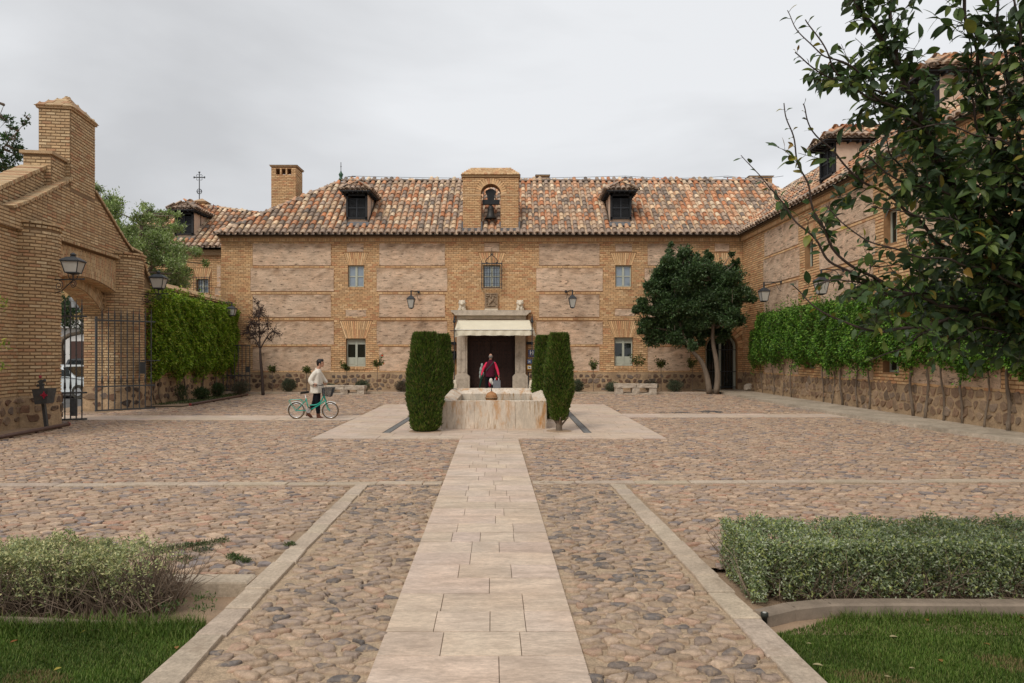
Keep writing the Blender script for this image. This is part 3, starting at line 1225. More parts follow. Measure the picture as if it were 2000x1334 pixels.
# concrete lawn edgings
ed = mat('concrete', (.25, .195, .145), var=.25, scale=7, bump=.6, bscale=40)
t = thing('concrete_edging', 'low weathered concrete edging between the right hedge and the lawn', 'edging', (3, 4.8, 0))
pts = [(1.69, 4.66), (1.95, 4.79), (2.24, 4.86), (2.75, 4.87), (3.3, 4.86), (3.9, 4.86), (4.6, 4.87), (5.6, 4.87)]
for a, b in zip(pts[:-1], pts[1:]):
    g = Geo()
    a, b = np.array(a), np.array(b)
    d = (b - a) * .997
    b2 = a + d
    nn = nrm((-d[1], d[0])) * .06
    V = []
    for z, s in ((-.12, 1), (.028, 1), (.042, .8)):
        V += [(*(a - nn * s), z), (*(b2 - nn * s), z), (*(b2 + nn * s), z), (*(a + nn * s), z)]
    g.add(V, [(0, 1, 5, 4), (1, 2, 6, 5), (2, 3, 7, 6), (3, 0, 4, 7), (4, 5, 9, 8), (5, 6, 10, 9), (6, 7, 11, 10), (7, 4, 8, 11), (8, 9, 10, 11)])
    g.build('block', ed, t)
t = thing('concrete_edging', 'low concrete edging half buried in grass by the left hedge', 'edging', (-3, 4.6, 0))
pts = [(-1.99, 4.48), (-2.2, 4.62), (-2.75, 4.65), (-3.4, 4.72), (-4.2, 4.75), (-5.2, 4.78)]
for a, b in zip(pts[:-1], pts[1:]):
    g = Geo()
    a, b = np.array(a), np.array(b)
    nn = nrm((-(b - a)[1], (b - a)[0])) * .05
    V = []
    for z, s in ((-.14, 1), (-.045, 1), (-.03, .8)):
        V += [(*(a - nn * s), z), (*(b - nn * s), z), (*(b + nn * s), z), (*(a + nn * s), z)]
    g.add(V, [(0, 1, 5, 4), (1, 2, 6, 5), (2, 3, 7, 6), (3, 0, 4, 7), (4, 5, 9, 8), (5, 6, 10, 9), (6, 7, 11, 10), (7, 4, 8, 11), (8, 9, 10, 11)])
    g.build('block', ed, t)
# ------------------------------------------------------------------ main building
FY = 33.0                       # plane of the facade
KF = F / FY


def fx(px):
    return (px - 1000) / KF


def fz(py):
    return CAMZ - (py - HZ) / KF


EAVE = 7.45
ROWS = [(475.8, 518.4, 0), (524, 568.6, 1), (575.5, 619, 0), (628, 672.5, 1), (678, 724, 0)]
PANX = [((494, 646.5), (489.7, 652)), ((741, 869), (736, 873.5)), ((1053, 1170.5), (1047.5, 1177)), ((1265, 1348), (1259, 1354))]
COURSE = .097

hotel = thing('hotel_building', 'long two-storey brick and rammed earth building with tiled roof closing the courtyard', 'building', (0, FY, 0))

# openings: (x0,x1,y0,y1) in photo pixels on the facade
UPW = [(680, 711, 518.5, 560.5), (944, 977, 518, 560.5), (1202, 1233, 518.5, 560), (1395, 1426, 518.5, 560)]
LOW = [(676, 714, 661.5, 716), (1200, 1236, 659, 714.5)]
holes = [(fx(a), fx(b), fz(d), fz(c)) for a, b, c, d in UPW + LOW]
DX0, DX1, DZ1 = fx(911), fx(1006), 3.05
holes.append((DX0, DX1, .10, DZ1))
AX0, AX1, AZS, AZT = fx(1378), fx(1440), 2.15, 2.86
holes.append((AX0, AX1, .10, AZT))
X0, X1 = fx(432), 11.14
g = Geo()
wall_sheet(g, (0, FY, 0), (1, 0, 0), (0, -1, 0), X0, X1, -.1, EAVE, holes, .34)
# arch filler above the round doorway
N = 14
am, ar = (AX0 + AX1) / 2, (AX1 - AX0) / 2


def arc_z(x, m, r, zs, zt):
    return zs + (zt - zs) * sqrt(max(0, 1 - ((x - m) / r) ** 2))


xs = np.linspace(AX0, AX1, N + 1)
for a, b in zip(xs[:-1], xs[1:]):
    za, zb = arc_z(a, am, ar, AZS, AZT), arc_z(b, am, ar, AZS, AZT)
    g.add([(a, FY, za), (b, FY, zb), (b, FY, AZT), (a, FY, AZT), (a, FY + .34, za), (b, FY + .34, zb)], [(0, 1, 2, 3), (0, 4, 5, 1)])
g.build('wall', MT['mortar'], hotel)
g = Geo()
g.box((X0, FY + .34, -.1), (X1, FY + 7.7, EAVE))
g.build('inner_wall', MT['mortar'], hotel)

# rammed earth panels
panels = []
for (ya, yb, par) in ROWS:
    for pr in PANX:
        a, b = pr[par]
        panels.append((fx(a), fx(b), fz(yb), fz(ya)))
for (a, b, c, d) in [(678, 710, 475.5, 491.5), (946, 975, 474.5, 491), (1202, 1234, 476, 491), (1396, 1424, 476, 491), (675.5, 715, 605, 618.5), (1201, 1239, 603, 617)]:
    panels.append((fx(a), fx(b), fz(d), fz(c)))


def earth_panel(parent, P0, ud, nd, r, thick=.03, out=.014):
    """a tapial block with an uneven face"""
    a, b, c, d = r
    rs = np.random.RandomState(int(abs(a * 71 + c * 37)) + 3)
    nu, nz = max(3, int((b - a) / .22)), max(2, int((d - c) / .16))
    P0, ud, nd = np.asarray(P0, float), nrm(ud), nrm(nd)
    V, Fc = [], []
    for j in range(nz + 1):
        for i in range(nu + 1):
            edge = i in (0, nu) or j in (0, nz)
            u = a + (b - a) * i / nu + (rs.uniform(-.008, .008) if edge else 0)
            z = c + (d - c) * j / nz + (rs.uniform(-.008, .008) if edge else 0)
            o = out + rs.uniform(-.002, .002)
            V.append(P0 + ud * u + nd * o + np.array((0, 0, z)))
    for j in range(nz):
        for i in range(nu):
            q = j * (nu + 1) + i
            Fc.append((q, q + 1, q + nu + 2, q + nu + 1))
    n0 = len(V)
    ring = [i for i in range(nu + 1)] + [(j + 1) * (nu + 1) - 1 for j in range(1, nz + 1)] + [nz * (nu + 1) + i for i in range(nu - 1, -1, -1)] + [j * (nu + 1) for j in range(nz - 1, 0, -1)]
    for i in ring:
        V.append(V[i] - nd * thick)
    m = len(ring)
    for k in range(m):
        Fc.append((ring[k], n0 + k, n0 + (k + 1) % m, ring[(k + 1) % m]))
    g = Geo()
    t = rs.uniform(.93, 1.06)
    cc = np.full((len(V), 3), t)
    for j in range(nz + 1):            # weather stains hanging from the top edge
        for i in range(nu + 1):
            q = (nz - j) / max(1, nz)
            if rs.rand() < .75 - 2.2 * q:
                cc[j * (nu + 1) + i] *= np.array((.66, .62, .58)) * rs.uniform(.85, 1.35)
            else:
                cc[j * (nu + 1) + i] *= rs.uniform(.9, 1.08)
    g.add(V, Fc, cc)
    g.build('earth_panel', MT['earth'], parent)


for r in panels:
    earth_panel(hotel, (0, FY, 0), (1, 0, 0), (0, -1, 0), r)

Z_STONE = .93
portal = (fx(889), fx(1031), 0, fz(606))


def hol(rects, extra=None):
    def f(z):
        o = [(a - .005, b + .005) for (a, b, c, d) in rects if c - .02 < z < d + .02]
        if extra:
            o += extra(z)
        return o
    return f


fans = [(679.5, 711.5, 671, 720, 493.5, 518), (943, 978, 934, 987, 494, 517.5), (1201.5, 1233.5, 1192, 1243, 494, 518), (1394.5, 1426.5, 1385, 1436, 494, 518),
        (675.5, 714.5, 663, 727, 627, 661), (1199.5, 1236.5, 1187, 1249, 627, 659)]


def fan_holes(z):
    o = []
    for (b0, b1, t0, t1, yt, yb) in fans:
        z0, z1 = fz(yb), fz(yt)
        if z0 < z < z1:
            f = (z - z0) / (z1 - z0)
            o.append((fx(b0 + (t0 - b0) * f) - .01, fx(b1 + (t1 - b1) * f) + .01))
    if z < AZT + .6:
        # round doorway with its ring of voussoirs
        rr, zz = ar + .5, AZT + .52
        if z < AZS:
            o.append((AX0, AX1))
        else:
            q = 1 - ((z - AZS) / (zz - AZS)) ** 2
            if q > 0:
                w = rr * sqrt(q)
                o.append((am - w, min(X1, am + w)))
    return o


B = Bricks(21)
B.wall((0, FY, 0), (1, 0, 0), (0, -1, 0), X0, X1, Z_STONE, 7.28, COURSE, .245,
       hol([h for h in holes if h[2] > .5 or h[0] < 2] + panels + [portal], fan_holes))
for (b0, b1, t0, t1, yt, yb) in fans:
    H = 11 if yt < 600 else 15
    B.fan((0, FY, 0), (1, 0, 0), (0, -1, 0), fx((b0 + b1) / 2), fz(yb), fz(yt), fx(b1) - fx(b0), fx(t1) - fx(t0), H)
for i in range(17):
    a = pi * (i + .5) / 17
    for q in range(2):
        rr = 1.0 + (.24 + q * .27) / ar * .5 * 2 * .5
        rad = .15 + .26 * q
        px_, pz_ = am + (ar + rad) * cos(a), AZS + ((AZT - AZS) + rad) * sin(a)
        if px_ > X1 - .05:
            continue
        B.put(np.array((px_, FY + .013, pz_)), nrm((cos(a), 0, sin(a))), np.array((0, -1.0, 0)), (.235, .06, .13))
# sills of bricks under the windows
for (a, b, c, d) in UPW[:1] + UPW[2:3] + LOW:
    n = int((b - a) / 2.4)
    for i in range(n):
        B.put(np.array((fx(a + (i + .5) * (b - a) / n), FY - .012, fz(d) - .075)), np.array((0, 0, 1.0)), np.array((0, -1.0, 0)), (.12, .06, .045))
B.build(hotel, MT['brick'], nsingle=300)

# cornice of soldier bricks under the eaves
g = Geo()
g.box((X0 - .05, FY - .09, 7.22), (X1 - .09, FY + .02, EAVE - .02), (.42, .28, .16))
g.box((X0 - .09, FY - .15, EAVE - .035), (X1 - .15, FY + .02, EAVE + .03), (.40, .27, .16))
cor = g.build('cornice', MT['brick'], hotel)
B = Bricks(22)
x = X0
while x < X1 - .2:
    B.put(np.array((x, FY - .085, 7.325)), np.array((0, 0, 1.0)), np.array((0, -1.0, 0)), (.15, .06, .062))
    x += .083
c, l, n, sz = map(np.array, (B.c, B.l, B.n, B.s))
g = Geo()
g.many(BOXV, BOXF, np.stack((l * sz[:, :1], n * sz[:, 1:2], np.cross(l, n) * sz[:, 2:]), 2), c, BRICKC[B.k])
g.build('dentils', MT['brick'], cor, kind='stuff')

# rubble plinth
STC = pal((.17, .10, .065), (.13, .085, .06), (.21, .12, .075), (.25, .17, .11), (.10, .075, .06), (.30, .21, .14), (.19, .145, .115), (.27, .18, .12))


def rubble(parent, P0, ud, nd, u0, u1, z0, z1, seed, cu=.30, cv=.22, nsingle=0, skip=None, keep=.8, gap=.26, curve=None, out=.03, pal_=STC):
    C, P = cells(u0, u1, z0, z1, cu, cv, seed, jit=.27, zig=.10)
    rs = np.random.RandomState(seed)
    ok = (C[:, 0] > u0 + .1) & (C[:, 0] < u1 - .1) & (C[:, 1] > z0 + .02) & (C[:, 1] < z1 - .05) & (rs.rand(len(C)) < keep)
    if skip is not None:
        ok &= ~skip(C)
    s = rs.uniform(.70, 1.08, (len(C), 1, 1))
    P = C[:, None, :] + (P - C[:, None, :]) * s
    P0, ud, nd = np.asarray(P0, float), nrm(ud), nrm(nd)

    def f(V):
        if curve is None:
            return P0 + V[..., 0:1] * ud + V[..., 2:3] * nd + V[..., 1:2] * np.array((0, 0, 1.0))
        return curve(V)
    stones('rubble_stones', 'stone', MT['rubble'], parent, chaikin(P[ok], .15), C[ok], gap, out, seed + 1, pal_, f, nsingle=nsingle, tilt=.05, dome=.86, smooth=False)


g = Geo()
for a, b in ((X0 - .02, fx(889)), (fx(1031), AX0 - .02), (AX1 + .02, X1)):
    g.box((a, FY - .03, -.1), (b, FY + .1, Z_STONE))
pl = g.build('plinth', MT['mortar_stone'], hotel)
rubble(pl, (0, FY - .03, 0), (1, 0, 0), (0, -1, 0), X0, X1, .08, Z_STONE, 31, nsingle=180, keep=.92, gap=.2,
       skip=lambda C: ((C[:, 0] > fx(887)) & (C[:, 0] < fx(1033))) | ((C[:, 0] > AX0 - .1) & (C[:, 0] < AX1 + .1)))


# ---- windows
def casement(parent, x0, x1, z0, z1, y, lower=False, mt='pane', pieces=True):
    f = Geo()
    w = .05
    f.box((x0, y, z0), (x0 + w, y + .07, z1))
    f.box((x1 - w, y, z0), (x1, y + .07, z1))
    f.box((x0 + w, y, z1 - w), (x1 - w, y + .07, z1))
    f.box((x0 + w, y, z0), (x1 - w, y + .07, z0 + w))
    xm = (x0 + x1) / 2
    f.box((xm - .05, y - .012, z0 + w), (xm + .05, y + .06, z1 - w))
    win = f.build('window', MT['frame_grey'], parent)
    s = Geo()
    if lower:
        zl = z0 + (z1 - z0) * .33
        zt = z1 - (z1 - z0) * .2
        s.box((x0 + w, y + .015, z0 + w), (xm - .05, y + .055, zl))
        s.box((xm + .05, y + .015, z0 + w), (x1 - w, y + .055, zl))
        s.box((x0 + w + .05, y + .005, z0 + w + .05), (xm - .10, y + .015, zl - .05))
        s.box((xm + .10, y + .005, z0 + w + .05), (x1 - w - .05, y + .015, zl - .05))
        s.box((x0 + w, y + .015, zt), (xm - .05, y + .055, z1 - w))
        s.box((xm + .05, y + .015, zt), (x1 - w, y + .055, z1 - w))
        zs = [(zl, zt)]
    else:
        zm = (z0 + z1) / 2
        s.box((x0 + w, y + .01, zm - .025), (xm - .05, y + .055, zm + .025))
        s.box((xm + .05, y + .01, zm - .025), (x1 - w, y + .055, zm + .025))
        zs = [(z0 + w, zm - .025), (zm + .025, z1 - w)]
    s.build('sash', MT['frame_grey'], win)
    for (za, zb) in zs:
        for (xa, xb) in ((x0 + w, xm - .05), (xm + .05, x1 - w)):
            p = Geo()
            p.box((xa, y + .04, za), (xb, y + .05, zb))
            p.build('pane', MT[mt], win)
    return win


for (a, b, c, d) in UPW:
    casement(hotel, fx(a) + .003, fx(b) - .003, fz(d) + .003, fz(c) - .003, FY + .10)
for (a, b, c, d) in LOW:
    casement(hotel, fx(a) + .003, fx(b) - .003, fz(d) + .003, fz(c) - .003, FY + .16, lower=True, mt='pane_dark')

# round headed glazed door with its grille, right corner
g = Geo()
g.box((AX0, FY + .30, .1), (AX0 + .50, FY + .33, AZT - .02), (.35, .35, .35))
gd = g.build('glazed_door', MT['black_wood'], hotel)
g = Geo()
for x in (AX0 + .02, AX1 - .14):
    g.box((x, FY + .22, .1), (x + .12, FY + .30, AZS))
pts = [(am + (ar - .08) * cos(a), FY + .26, AZS + (AZT - AZS - .08) * sin(a)) for a in np.linspace(0, pi, 13)]
for p, q in zip(pts[:-1], pts[1:]):
    g.bar(p, q, .10, .12, up=(0, 1, 0))
g.box((am - .06, FY + .22, .1), (am + .04, FY + .30, AZT - .1))
g.build('door_frame', MT['frame_grey'], gd)
g = Geo()
g.box((AX0 + .1, FY + .285, .12), (AX1 - .1, FY + .295, AZT - .05))
g.build('pane', MT['pane_dark'], gd)
g = Geo()
for x in np.arange(AX0 + .1, AX1 - .05, .14):
    zt = arc_z(x, am, ar, AZS, AZT) - .04
    g.tube([(x, FY + .12, .16), (x, FY + .12, zt)], .012, 5)
for z in (.2, .95, 2.0):
    g.box((AX0 + .03, FY + .105, z), (AX1 - .03, FY + .135, z + .035))
g.build('grille', MT['iron'], gd)

# ---- entrance portal
pt = Geo()
for sx, (j0, j1, p0, p1) in ((-1, (893, 913, 889, 918)), (1, (1006, 1026, 1001, 1031))):
    pt.box((fx(j0), FY - .26, .80), (fx(j1), FY + .2, fz(624)))
    mid = (fx(j0) + fx(j1)) / 2
    pt.box((mid - .16, FY - .285, .95), (mid - .05, FY - .26, fz(660)))
    pt.box((mid + .05, FY - .285, .95), (mid + .16, FY - .26, fz(660)))
    pt.prism([(fx(p0), .74), (fx(p1), .74), (fx(j1), .86), (fx(j0), .86)], lambda a, b, d: (a, d, b), FY - .34, FY + .1)
    pt.box((fx(p0), FY - .34, .08), (fx(p1), FY + .1, .74))
    m2 = (fx(p0) + fx(p1)) / 2
    pt.box((m2 - .24, FY - .36, .16), (m2 + .24, FY - .34, .64), (.92, .92, .92))
pt.box((fx(893), FY - .25, fz(624)), (fx(1027), FY + .1, fz(618)))
pt.box((fx(893), FY - .22, fz(618)), (fx(1027), FY + .1, fz(612)))
po = pt.build('portal', MT['limestone'], hotel)
g = Geo()
g.prism([(fx(891), fz(617)), (fx(1028), fz(617)), (fx(1034), fz(611.5)), (fx(1036.5), fz(611)), (fx(1036.5), fz(607)), (fx(882.5), fz(607)), (fx(882.5), fz(611)), (fx(886), fz(611.5))],
        lambda a, b, d: (a, d, b), FY - .52, FY + .05)
g.build('cornice', MT['limestone'], po)
# door leaves with panels and studs
dg = Geo()
dg.box((DX0, FY + .30, .12), (DX1, FY + .34, DZ1))
door = dg.build('door', MT['wood_dark'], hotel)
xm = (DX0 + DX1) / 2
for s, (a, b) in enumerate(((DX0 + .04, xm - .02), (xm + .02, DX1 - .04))):
    g = Geo()
    g.box((a, FY + .24, .14), (b, FY + .30, 2.55))
    leaf = g.build('door_leaf', MT['wood_dark'], door)
    g = Geo()
    w = (b - a)
    for (u0, u1) in ((.06, .30), (.36, .64), (.70, .94)):
        for (z0, z1) in ((.25, 1.2), (1.3, 2.42)):
            g.box((a + w * u0, FY + .225, z0), (a + w * u1, FY + .24, z1))
    for z in np.arange(.32, 2.45, .21):
        for u in (.10, .26, .42, .58, .74, .90):
            g.ball((a + w * u, FY + .222, z), .022, 6, (.4, .4, .4))
    g.build('stud', MT['wood_dark'], door, kind='stuff')
g = Geo()
g.box((DX0 - .1, FY - .30, .10), (DX1 + .1, FY + .24, .17))
g.build('doorstep', MT['limestone'], po)


# ---- dormers (front window, cheeks, little tiled hip roof)
def dormer(parent, seed, cx, y0, z0, back, ang=0.0, w=1.02, h=1.28, ns=0):
    """front centre (cx,y0), sill z0; faces -Y turned by ang about z"""
    ca, sa = cos(ang), sin(ang)
    ex, ey = np.array((ca, sa, 0)), np.array((-sa, ca, 0))
    o = np.array((cx, y0, z0), float)

    def T(a, b, c):
        return o + ex * a + ey * b + np.array((0, 0, c))
    g = Geo()
    n = back
    for s in (-1, 1):
        g.obox(T(s * (w / 2 - .03), n / 2 + .05, h / 2 - .1), ex, ey, (0, 0, 1), (.06, n, h + .25))
    g.obox(T(0, .10, -.02), ex, ey, (0, 0, 1), (w - .12, .08, .20), (1.15, 1.15, 1.15))
    d = g.build('dormer', MT['plaster'], parent)
    g = Geo()
    for s in (-1, 1):
        g.obox(T(s * (w / 2 - .045), -.01, h / 2), ex, ey, (0, 0, 1), (.10, .10, h))
        g.obox(T(s * (w / 2 + .002), n * .52, h / 2 + .1), ex, ey, (0, 0, 1), (.02, .08, h))
    g.obox(T(0, -.01, h - .05), ex, ey, (0, 0, 1), (w, .10, .12))
    g.obox(T(0, -.01, .10), ex, ey, (0, 0, 1), (w, .10, .08))
    # soffit and rafter ends
    g.obox(T(0, n / 2 - .2, h + .05), ex, ey, (0, 0, 1), (w + .44, n + .5, .04))
    for i in range(6):
        g.obox(T(-w / 2 - .1 + i * (w + .2) / 5, -.22, h + .0), ex, ey, (0, 0, 1), (.05, .36, .07))
    for s in (-1, 1):
        for i in range(4):
            g.obox(T(s * (w / 2 + .12), .1 + i * .34, h + .0), ex, ey, (0, 0, 1), (.24, .05, .07))
    g.build('timber_frame', MT['black_wood'], d)
    g = Geo()
    for s in (-1, 1):
        for q in range(2):
            zc = .36 + q * .46 + .02
            xc = s * .205
            for k in range(7):
                g.obox(T(xc, .02, zc - .18 + k * .06), ex, ey, (0, 0, 1), (.36, .015, .018), (1.5, 1.5, 1.5))
            for k in range(7):
                g.obox(T(xc - .17 + k * .057, .025, zc), ex, ey, (0, 0, 1), (.014, .015, .42), (1.5, 1.5, 1.5))
    g.obox(T(0, .0, .60), ex, ey, (0, 0, 1), (w - .2, .03, .05), (1.8, 1.9, 2))
    g.obox(T(0, .0, .60), ex, ey, (0, 0, 1), (.05, .035, .95), (1.8, 1.9, 2))
    g.obox(T(0, .06, .60), ex, ey, (0, 0, 1), (w - .18, .02, .98), (.5, .5, .5))
    g.build('shutter', MT['black_wood'], d)
    # roof: two side planes and a hipped front
    hw, rh, zt = w / 2 + .27, .50, h + .10
    fr = -.32
    tl = Tiles(seed)
    Lr = n + .5 - fr
    sl = sqrt(hw * hw + rh * rh)
    hipd = hw * .95
    g = Geo()
    A = [T(-hw, fr, zt), T(hw, fr, zt), T(hw, n + .7, zt), T(-hw, n + .7, zt), T(0, fr + hipd, zt + rh), T(0, n + .9, zt + rh)]
    g.add(A, [(0, 1, 4), (1, 2, 5, 4), (3, 0, 4, 5), (0, 3, 2, 1)])
    g.build('roof_deck', MT['deck'], d)
    tl.plane(A[1], ey, nrm(np.array(-ex * hw + np.array((0, 0, rh)))), Lr + .2, sl, lambda u, v: u > (v - .1) / sl * hipd - .12 and v < sl + .1, pitch=.25, expo=.34)
    tl.plane(A[3], -ey, nrm(np.array(ex * hw + np.array((0, 0, rh)))), Lr + .4, sl, lambda u, v: (Lr + .2 - u) > (v - .1) / sl * hipd - .12 and v < sl + .1, pitch=.25, expo=.34)
    slf = sqrt(hipd ** 2 + rh ** 2)
    tl.plane(A[0], ex, nrm(ey * hipd + np.array((0, 0, rh))), 2 * hw, slf, lambda u, v: abs(u - hw) < hw * (1 - (v - .15) / slf) + .03, pitch=.25, expo=.34)
    for p in (A[0], A[1]):
        tl.ridge(p, A[4], .30, .6)
    tl.ridge(A[4] - ey * .1, A[5], .33, .6)
    tl.build(d, MT['tile'])
    # lead flashing round the foot
    g = Geo()
    g.obox(T(0, -.10, -.20), ex, nrm(ey + np.array((0, 0, .8))), nrm(np.cross(ex, ey + np.array((0, 0, .8)))), (w + .34, .36, .03))
    g.build('flashing', MT['lead'], d)
    return d


# ---- main roof
TN = .825
ED = 32.5
RD = 4.4
RZ = EAVE + .05 + TN * RD
E0 = np.array((-14.14, ED, EAVE + .05))
roof_w = 11.14 - .35 + 14.14
SL = RD * sqrt(1 + TN * TN)
HX = -9.19
g = Geo()
P = lambda x, d, z=None: (x, ED + d, EAVE + .05 + (TN * d if z is None else z))
RE = 13.45
g.add([P(-14.14, 0), P(15.2, 0), (RE + 1.2, ED + RD - 1, RZ - 1), P(RE, RD), P(HX, RD), P(-14.14, 9.6, 0), P(-9.2, 5.2, TN * RD), P(RE, 5.2, TN * RD), P(16, 9.6, 0)],
      [(0, 1, 2, 3, 4), (0, 4, 5), (4, 3, 7, 6), (4, 6, 5), (5, 6, 7, 8)])
g.add([P(-14.14, 0, -.04), P(11, 0, -.04), P(11, .6, -.04), P(-14.14, .6, -.04)], [(0, 3, 2, 1)])
roof = g.build('roof', MT['deck'], hotel)
tl = Tiles(51)
up = nrm((0, 1, TN))
hipf = (HX + 14.14) / SL
VX = 10.79


def in_main(u, v):
    if v > SL + .12 or u < v * hipf - .1:
        return False
    x = -14.14 + u
    d = v / sqrt(1 + TN * TN)
    # valley with the right wing, and the east hip above it
    if x > VX + d + .02:
        return False
    return x < RE + max(0, RD - d) * .83 + .05


dorm_x = [(-8.06, -7.02), (4.78, 5.82)]


def skip_main(u, v):
    x = -14.14 + u
    for (a, b) in dorm_x:
        if a - .02 < x < b + .02 and .62 < v < 3.3:
            return True
    for (a, b) in ((-2.37, -1.50), (-.57, .30)):
        if a - .05 < x < b + .05 and .28 < v < .95:
            return True
    return False


tl.plane(E0, (1, 0, 0), up, 28, SL, in_main, skip=skip_main)
hipup = nrm((HX + 14.14, RD, TN * RD))
tl.ridge(E0, (HX, ED + RD, RZ), .36, .5)
tl.ridge((HX, ED + RD, RZ), (RE, ED + RD, RZ), .36, .75)
tl.ridge((14.27, 35.97, 10.36), (RE, ED + RD, RZ), .36, .5)
tl.build(roof, MT['tile'], nsingle=300)
dormer(hotel, 61, -7.555, 33.25, 8.33, 1.7)
dormer(hotel, 62, 5.30, 33.25, 8.33, 1.7)

# ---- bell gable
bx0, bx1 = -2.36, .31
ox0, ox1 = -1.50, -.54
byf, byb = 32.86, 33.5
kb = F / byf
bz = lambda py: CAMZ - (py - HZ) / kb
bg_ = thing('bell_gable', 'brick bell gable with a round arched opening rising through the tiled roof', 'bell gable', (-1.02, 33.1, 7.8))
g = Geo()
zb, zt, zi = bz(449), bz(346), bz(381)
oc, orr = (ox0 + ox1) / 2, (ox1 - ox0) / 2
zs = zi + .05
prof_out = [(bx0, zb), (ox0, zb), (ox0, zs)] + [(oc + orr * cos(a), zs + orr * 1.0 * sin(a)) for a in np.linspace(pi, 0, 13)][1:-1] + [(ox1, zs), (ox1, zb), (bx1, zb), (bx1, zt), (bx0, zt)]
# split in strips so that faces stay convex
def gable_block(g, col):
    g.box((bx0, byf, zb), (ox0, byb, zs), col)
    g.box((ox1, byf, zb), (bx1, byb, zs), col)
    aa = np.linspace(pi, 0, 15)
    g.box((bx0, byf, zs), (ox0, byb, zt), col)
    g.box((ox1, byf, zs), (bx1, byb, zt), col)
    for p, q in zip(aa[:-1], aa[1:]):
        xa, xb = oc + orr * cos(p), oc + orr * cos(q)
        za, zc = zs + orr * sin(p), zs + orr * sin(q)
        V = [(xa, byf, za), (xb, byf, zc), (xb, byf, zt), (xa, byf, zt), (xa, byb, za), (xb, byb, zc), (xb, byb, zt), (xa, byb, zt)]
        g.add(V, [(0, 1, 2, 3), (7, 6, 5, 4), (0, 4, 5, 1), (3, 2, 6, 7)], col)
gable_block(g, (1, 1, 1))
g.build('masonry', MT['mortar'], bg_)
B = Bricks(23)


def bell_holes(z):
    o = [(ox0, ox1)] if z < zs else []
    if z >= zs:
        q = (orr + .30) ** 2 - (z - zs) ** 2
        if q > 0:
            o.append((oc - sqrt(q), oc + sqrt(q)))
    return o


B.wall((0, byf, 0), (1, 0, 0), (0, -1, 0), bx0, bx1, zb, zt, .083, .24, bell_holes)
B.wall((bx0, 0, 0), (0, -1, 0), (-1, 0, 0), -byb, -byf, zb, zt, .083, .24)
B.wall((bx1, 0, 0), (0, 1, 0), (1, 0, 0), byf, byb, zb, zt, .083, .24)
B.wall((ox0, 0, 0), (0, 1, 0), (1, 0, 0), byf, byb, zb, zs, .083, .24)
B.wall((ox1, 0, 0), (0, -1, 0), (-1, 0, 0), -byb, -byf, zb, zs, .083, .24)
for i in range(19):
    a = pi * (i + .5) / 19
    B.put(np.array((oc + (orr + .15) * cos(a), byf + .017, zs + (orr + .15) * sin(a))), nrm((cos(a), 0, sin(a))), np.array((0, -1.0, 0)), (.27, .06, .085))
B.build(bg_, MT['brick'], nsingle=150)
g = Geo()
for (a, b) in ((bx0 - .03, ox0 + .03), (ox1 - .03, bx1 + .03)):
    g.box((a, byf - .03, zi - .03), (b, byb + .02, zi + .04), (.55, .37, .21))
g.box((bx0 - .06, byf - .06, zt), (bx1 + .06, byb + .06, zt + .10), (.50, .34, .19))
g.build('string_course', MT['brick'], bg_)
g = Geo()
capz0, capz1 = zt + .10, bz(325.5)
c0 = [(bx0 - .10, byf - .12), (bx1 + .10, byf - .12), (bx1 + .10, byb + .12), (bx0 - .10, byb + .12)]
ym = (byf + byb) / 2
g.add([(x, y, capz0) for x, y in c0] + [(bx0 + .38, ym, capz1), (bx1 - .38, ym, capz1)], [(0, 1, 5, 4), (1, 2, 5), (2, 3, 4, 5), (3, 0, 4), (0, 3, 2, 1)])
cap = g.build('cap', MT['mortar'], bg_)
B = Bricks(24, pal=BRICKC * .78)
nrows = 5
A0, A1 = np.array((bx0 - .10, byf - .12, capz0)), np.array((bx1 + .10, byf - .12, capz0))
T0, T1 = np.array((bx0 + .38, ym, capz1)), np.array((bx1 - .38, ym, capz1))
sn = nrm(np.cross(A1 - A0, T0 - A0))
for r in range(nrows):
    f = (r + .5) / nrows
    p, q = A0 + (T0 - A0) * f, A1 + (T1 - A1) * f
    L = np.linalg.norm(q - p)
    n = int(L / .15)
    for i in range(n):
        t = (i + .5 + (.0 if r % 2 else .0)) / n
        B.put(p + (q - p) * t + sn * (.0 + R.uniform(0, .012)), np.array((1.0, 0, 0)), sn, (L / n - .012, .05, np.linalg.norm(T0 - A0) / nrows * .93))
B.build(bg_, MT['brick'])
for s in (0, 1):
    g = Geo()
    a, b = ((bx0, ox0), (ox1, bx1))[s]
    g.box((a - .07, byf - .10, zb - .16), (b + .07, byf, zb + .07))
    g.box((a - .07, byf, zb - .1), (a - .002, byb, zb + .4))
    g.box((b + .002, byf, zb - .1), (b + .07, byb, zb + .4))
    g.build('flashing', MT['lead'], bg_)
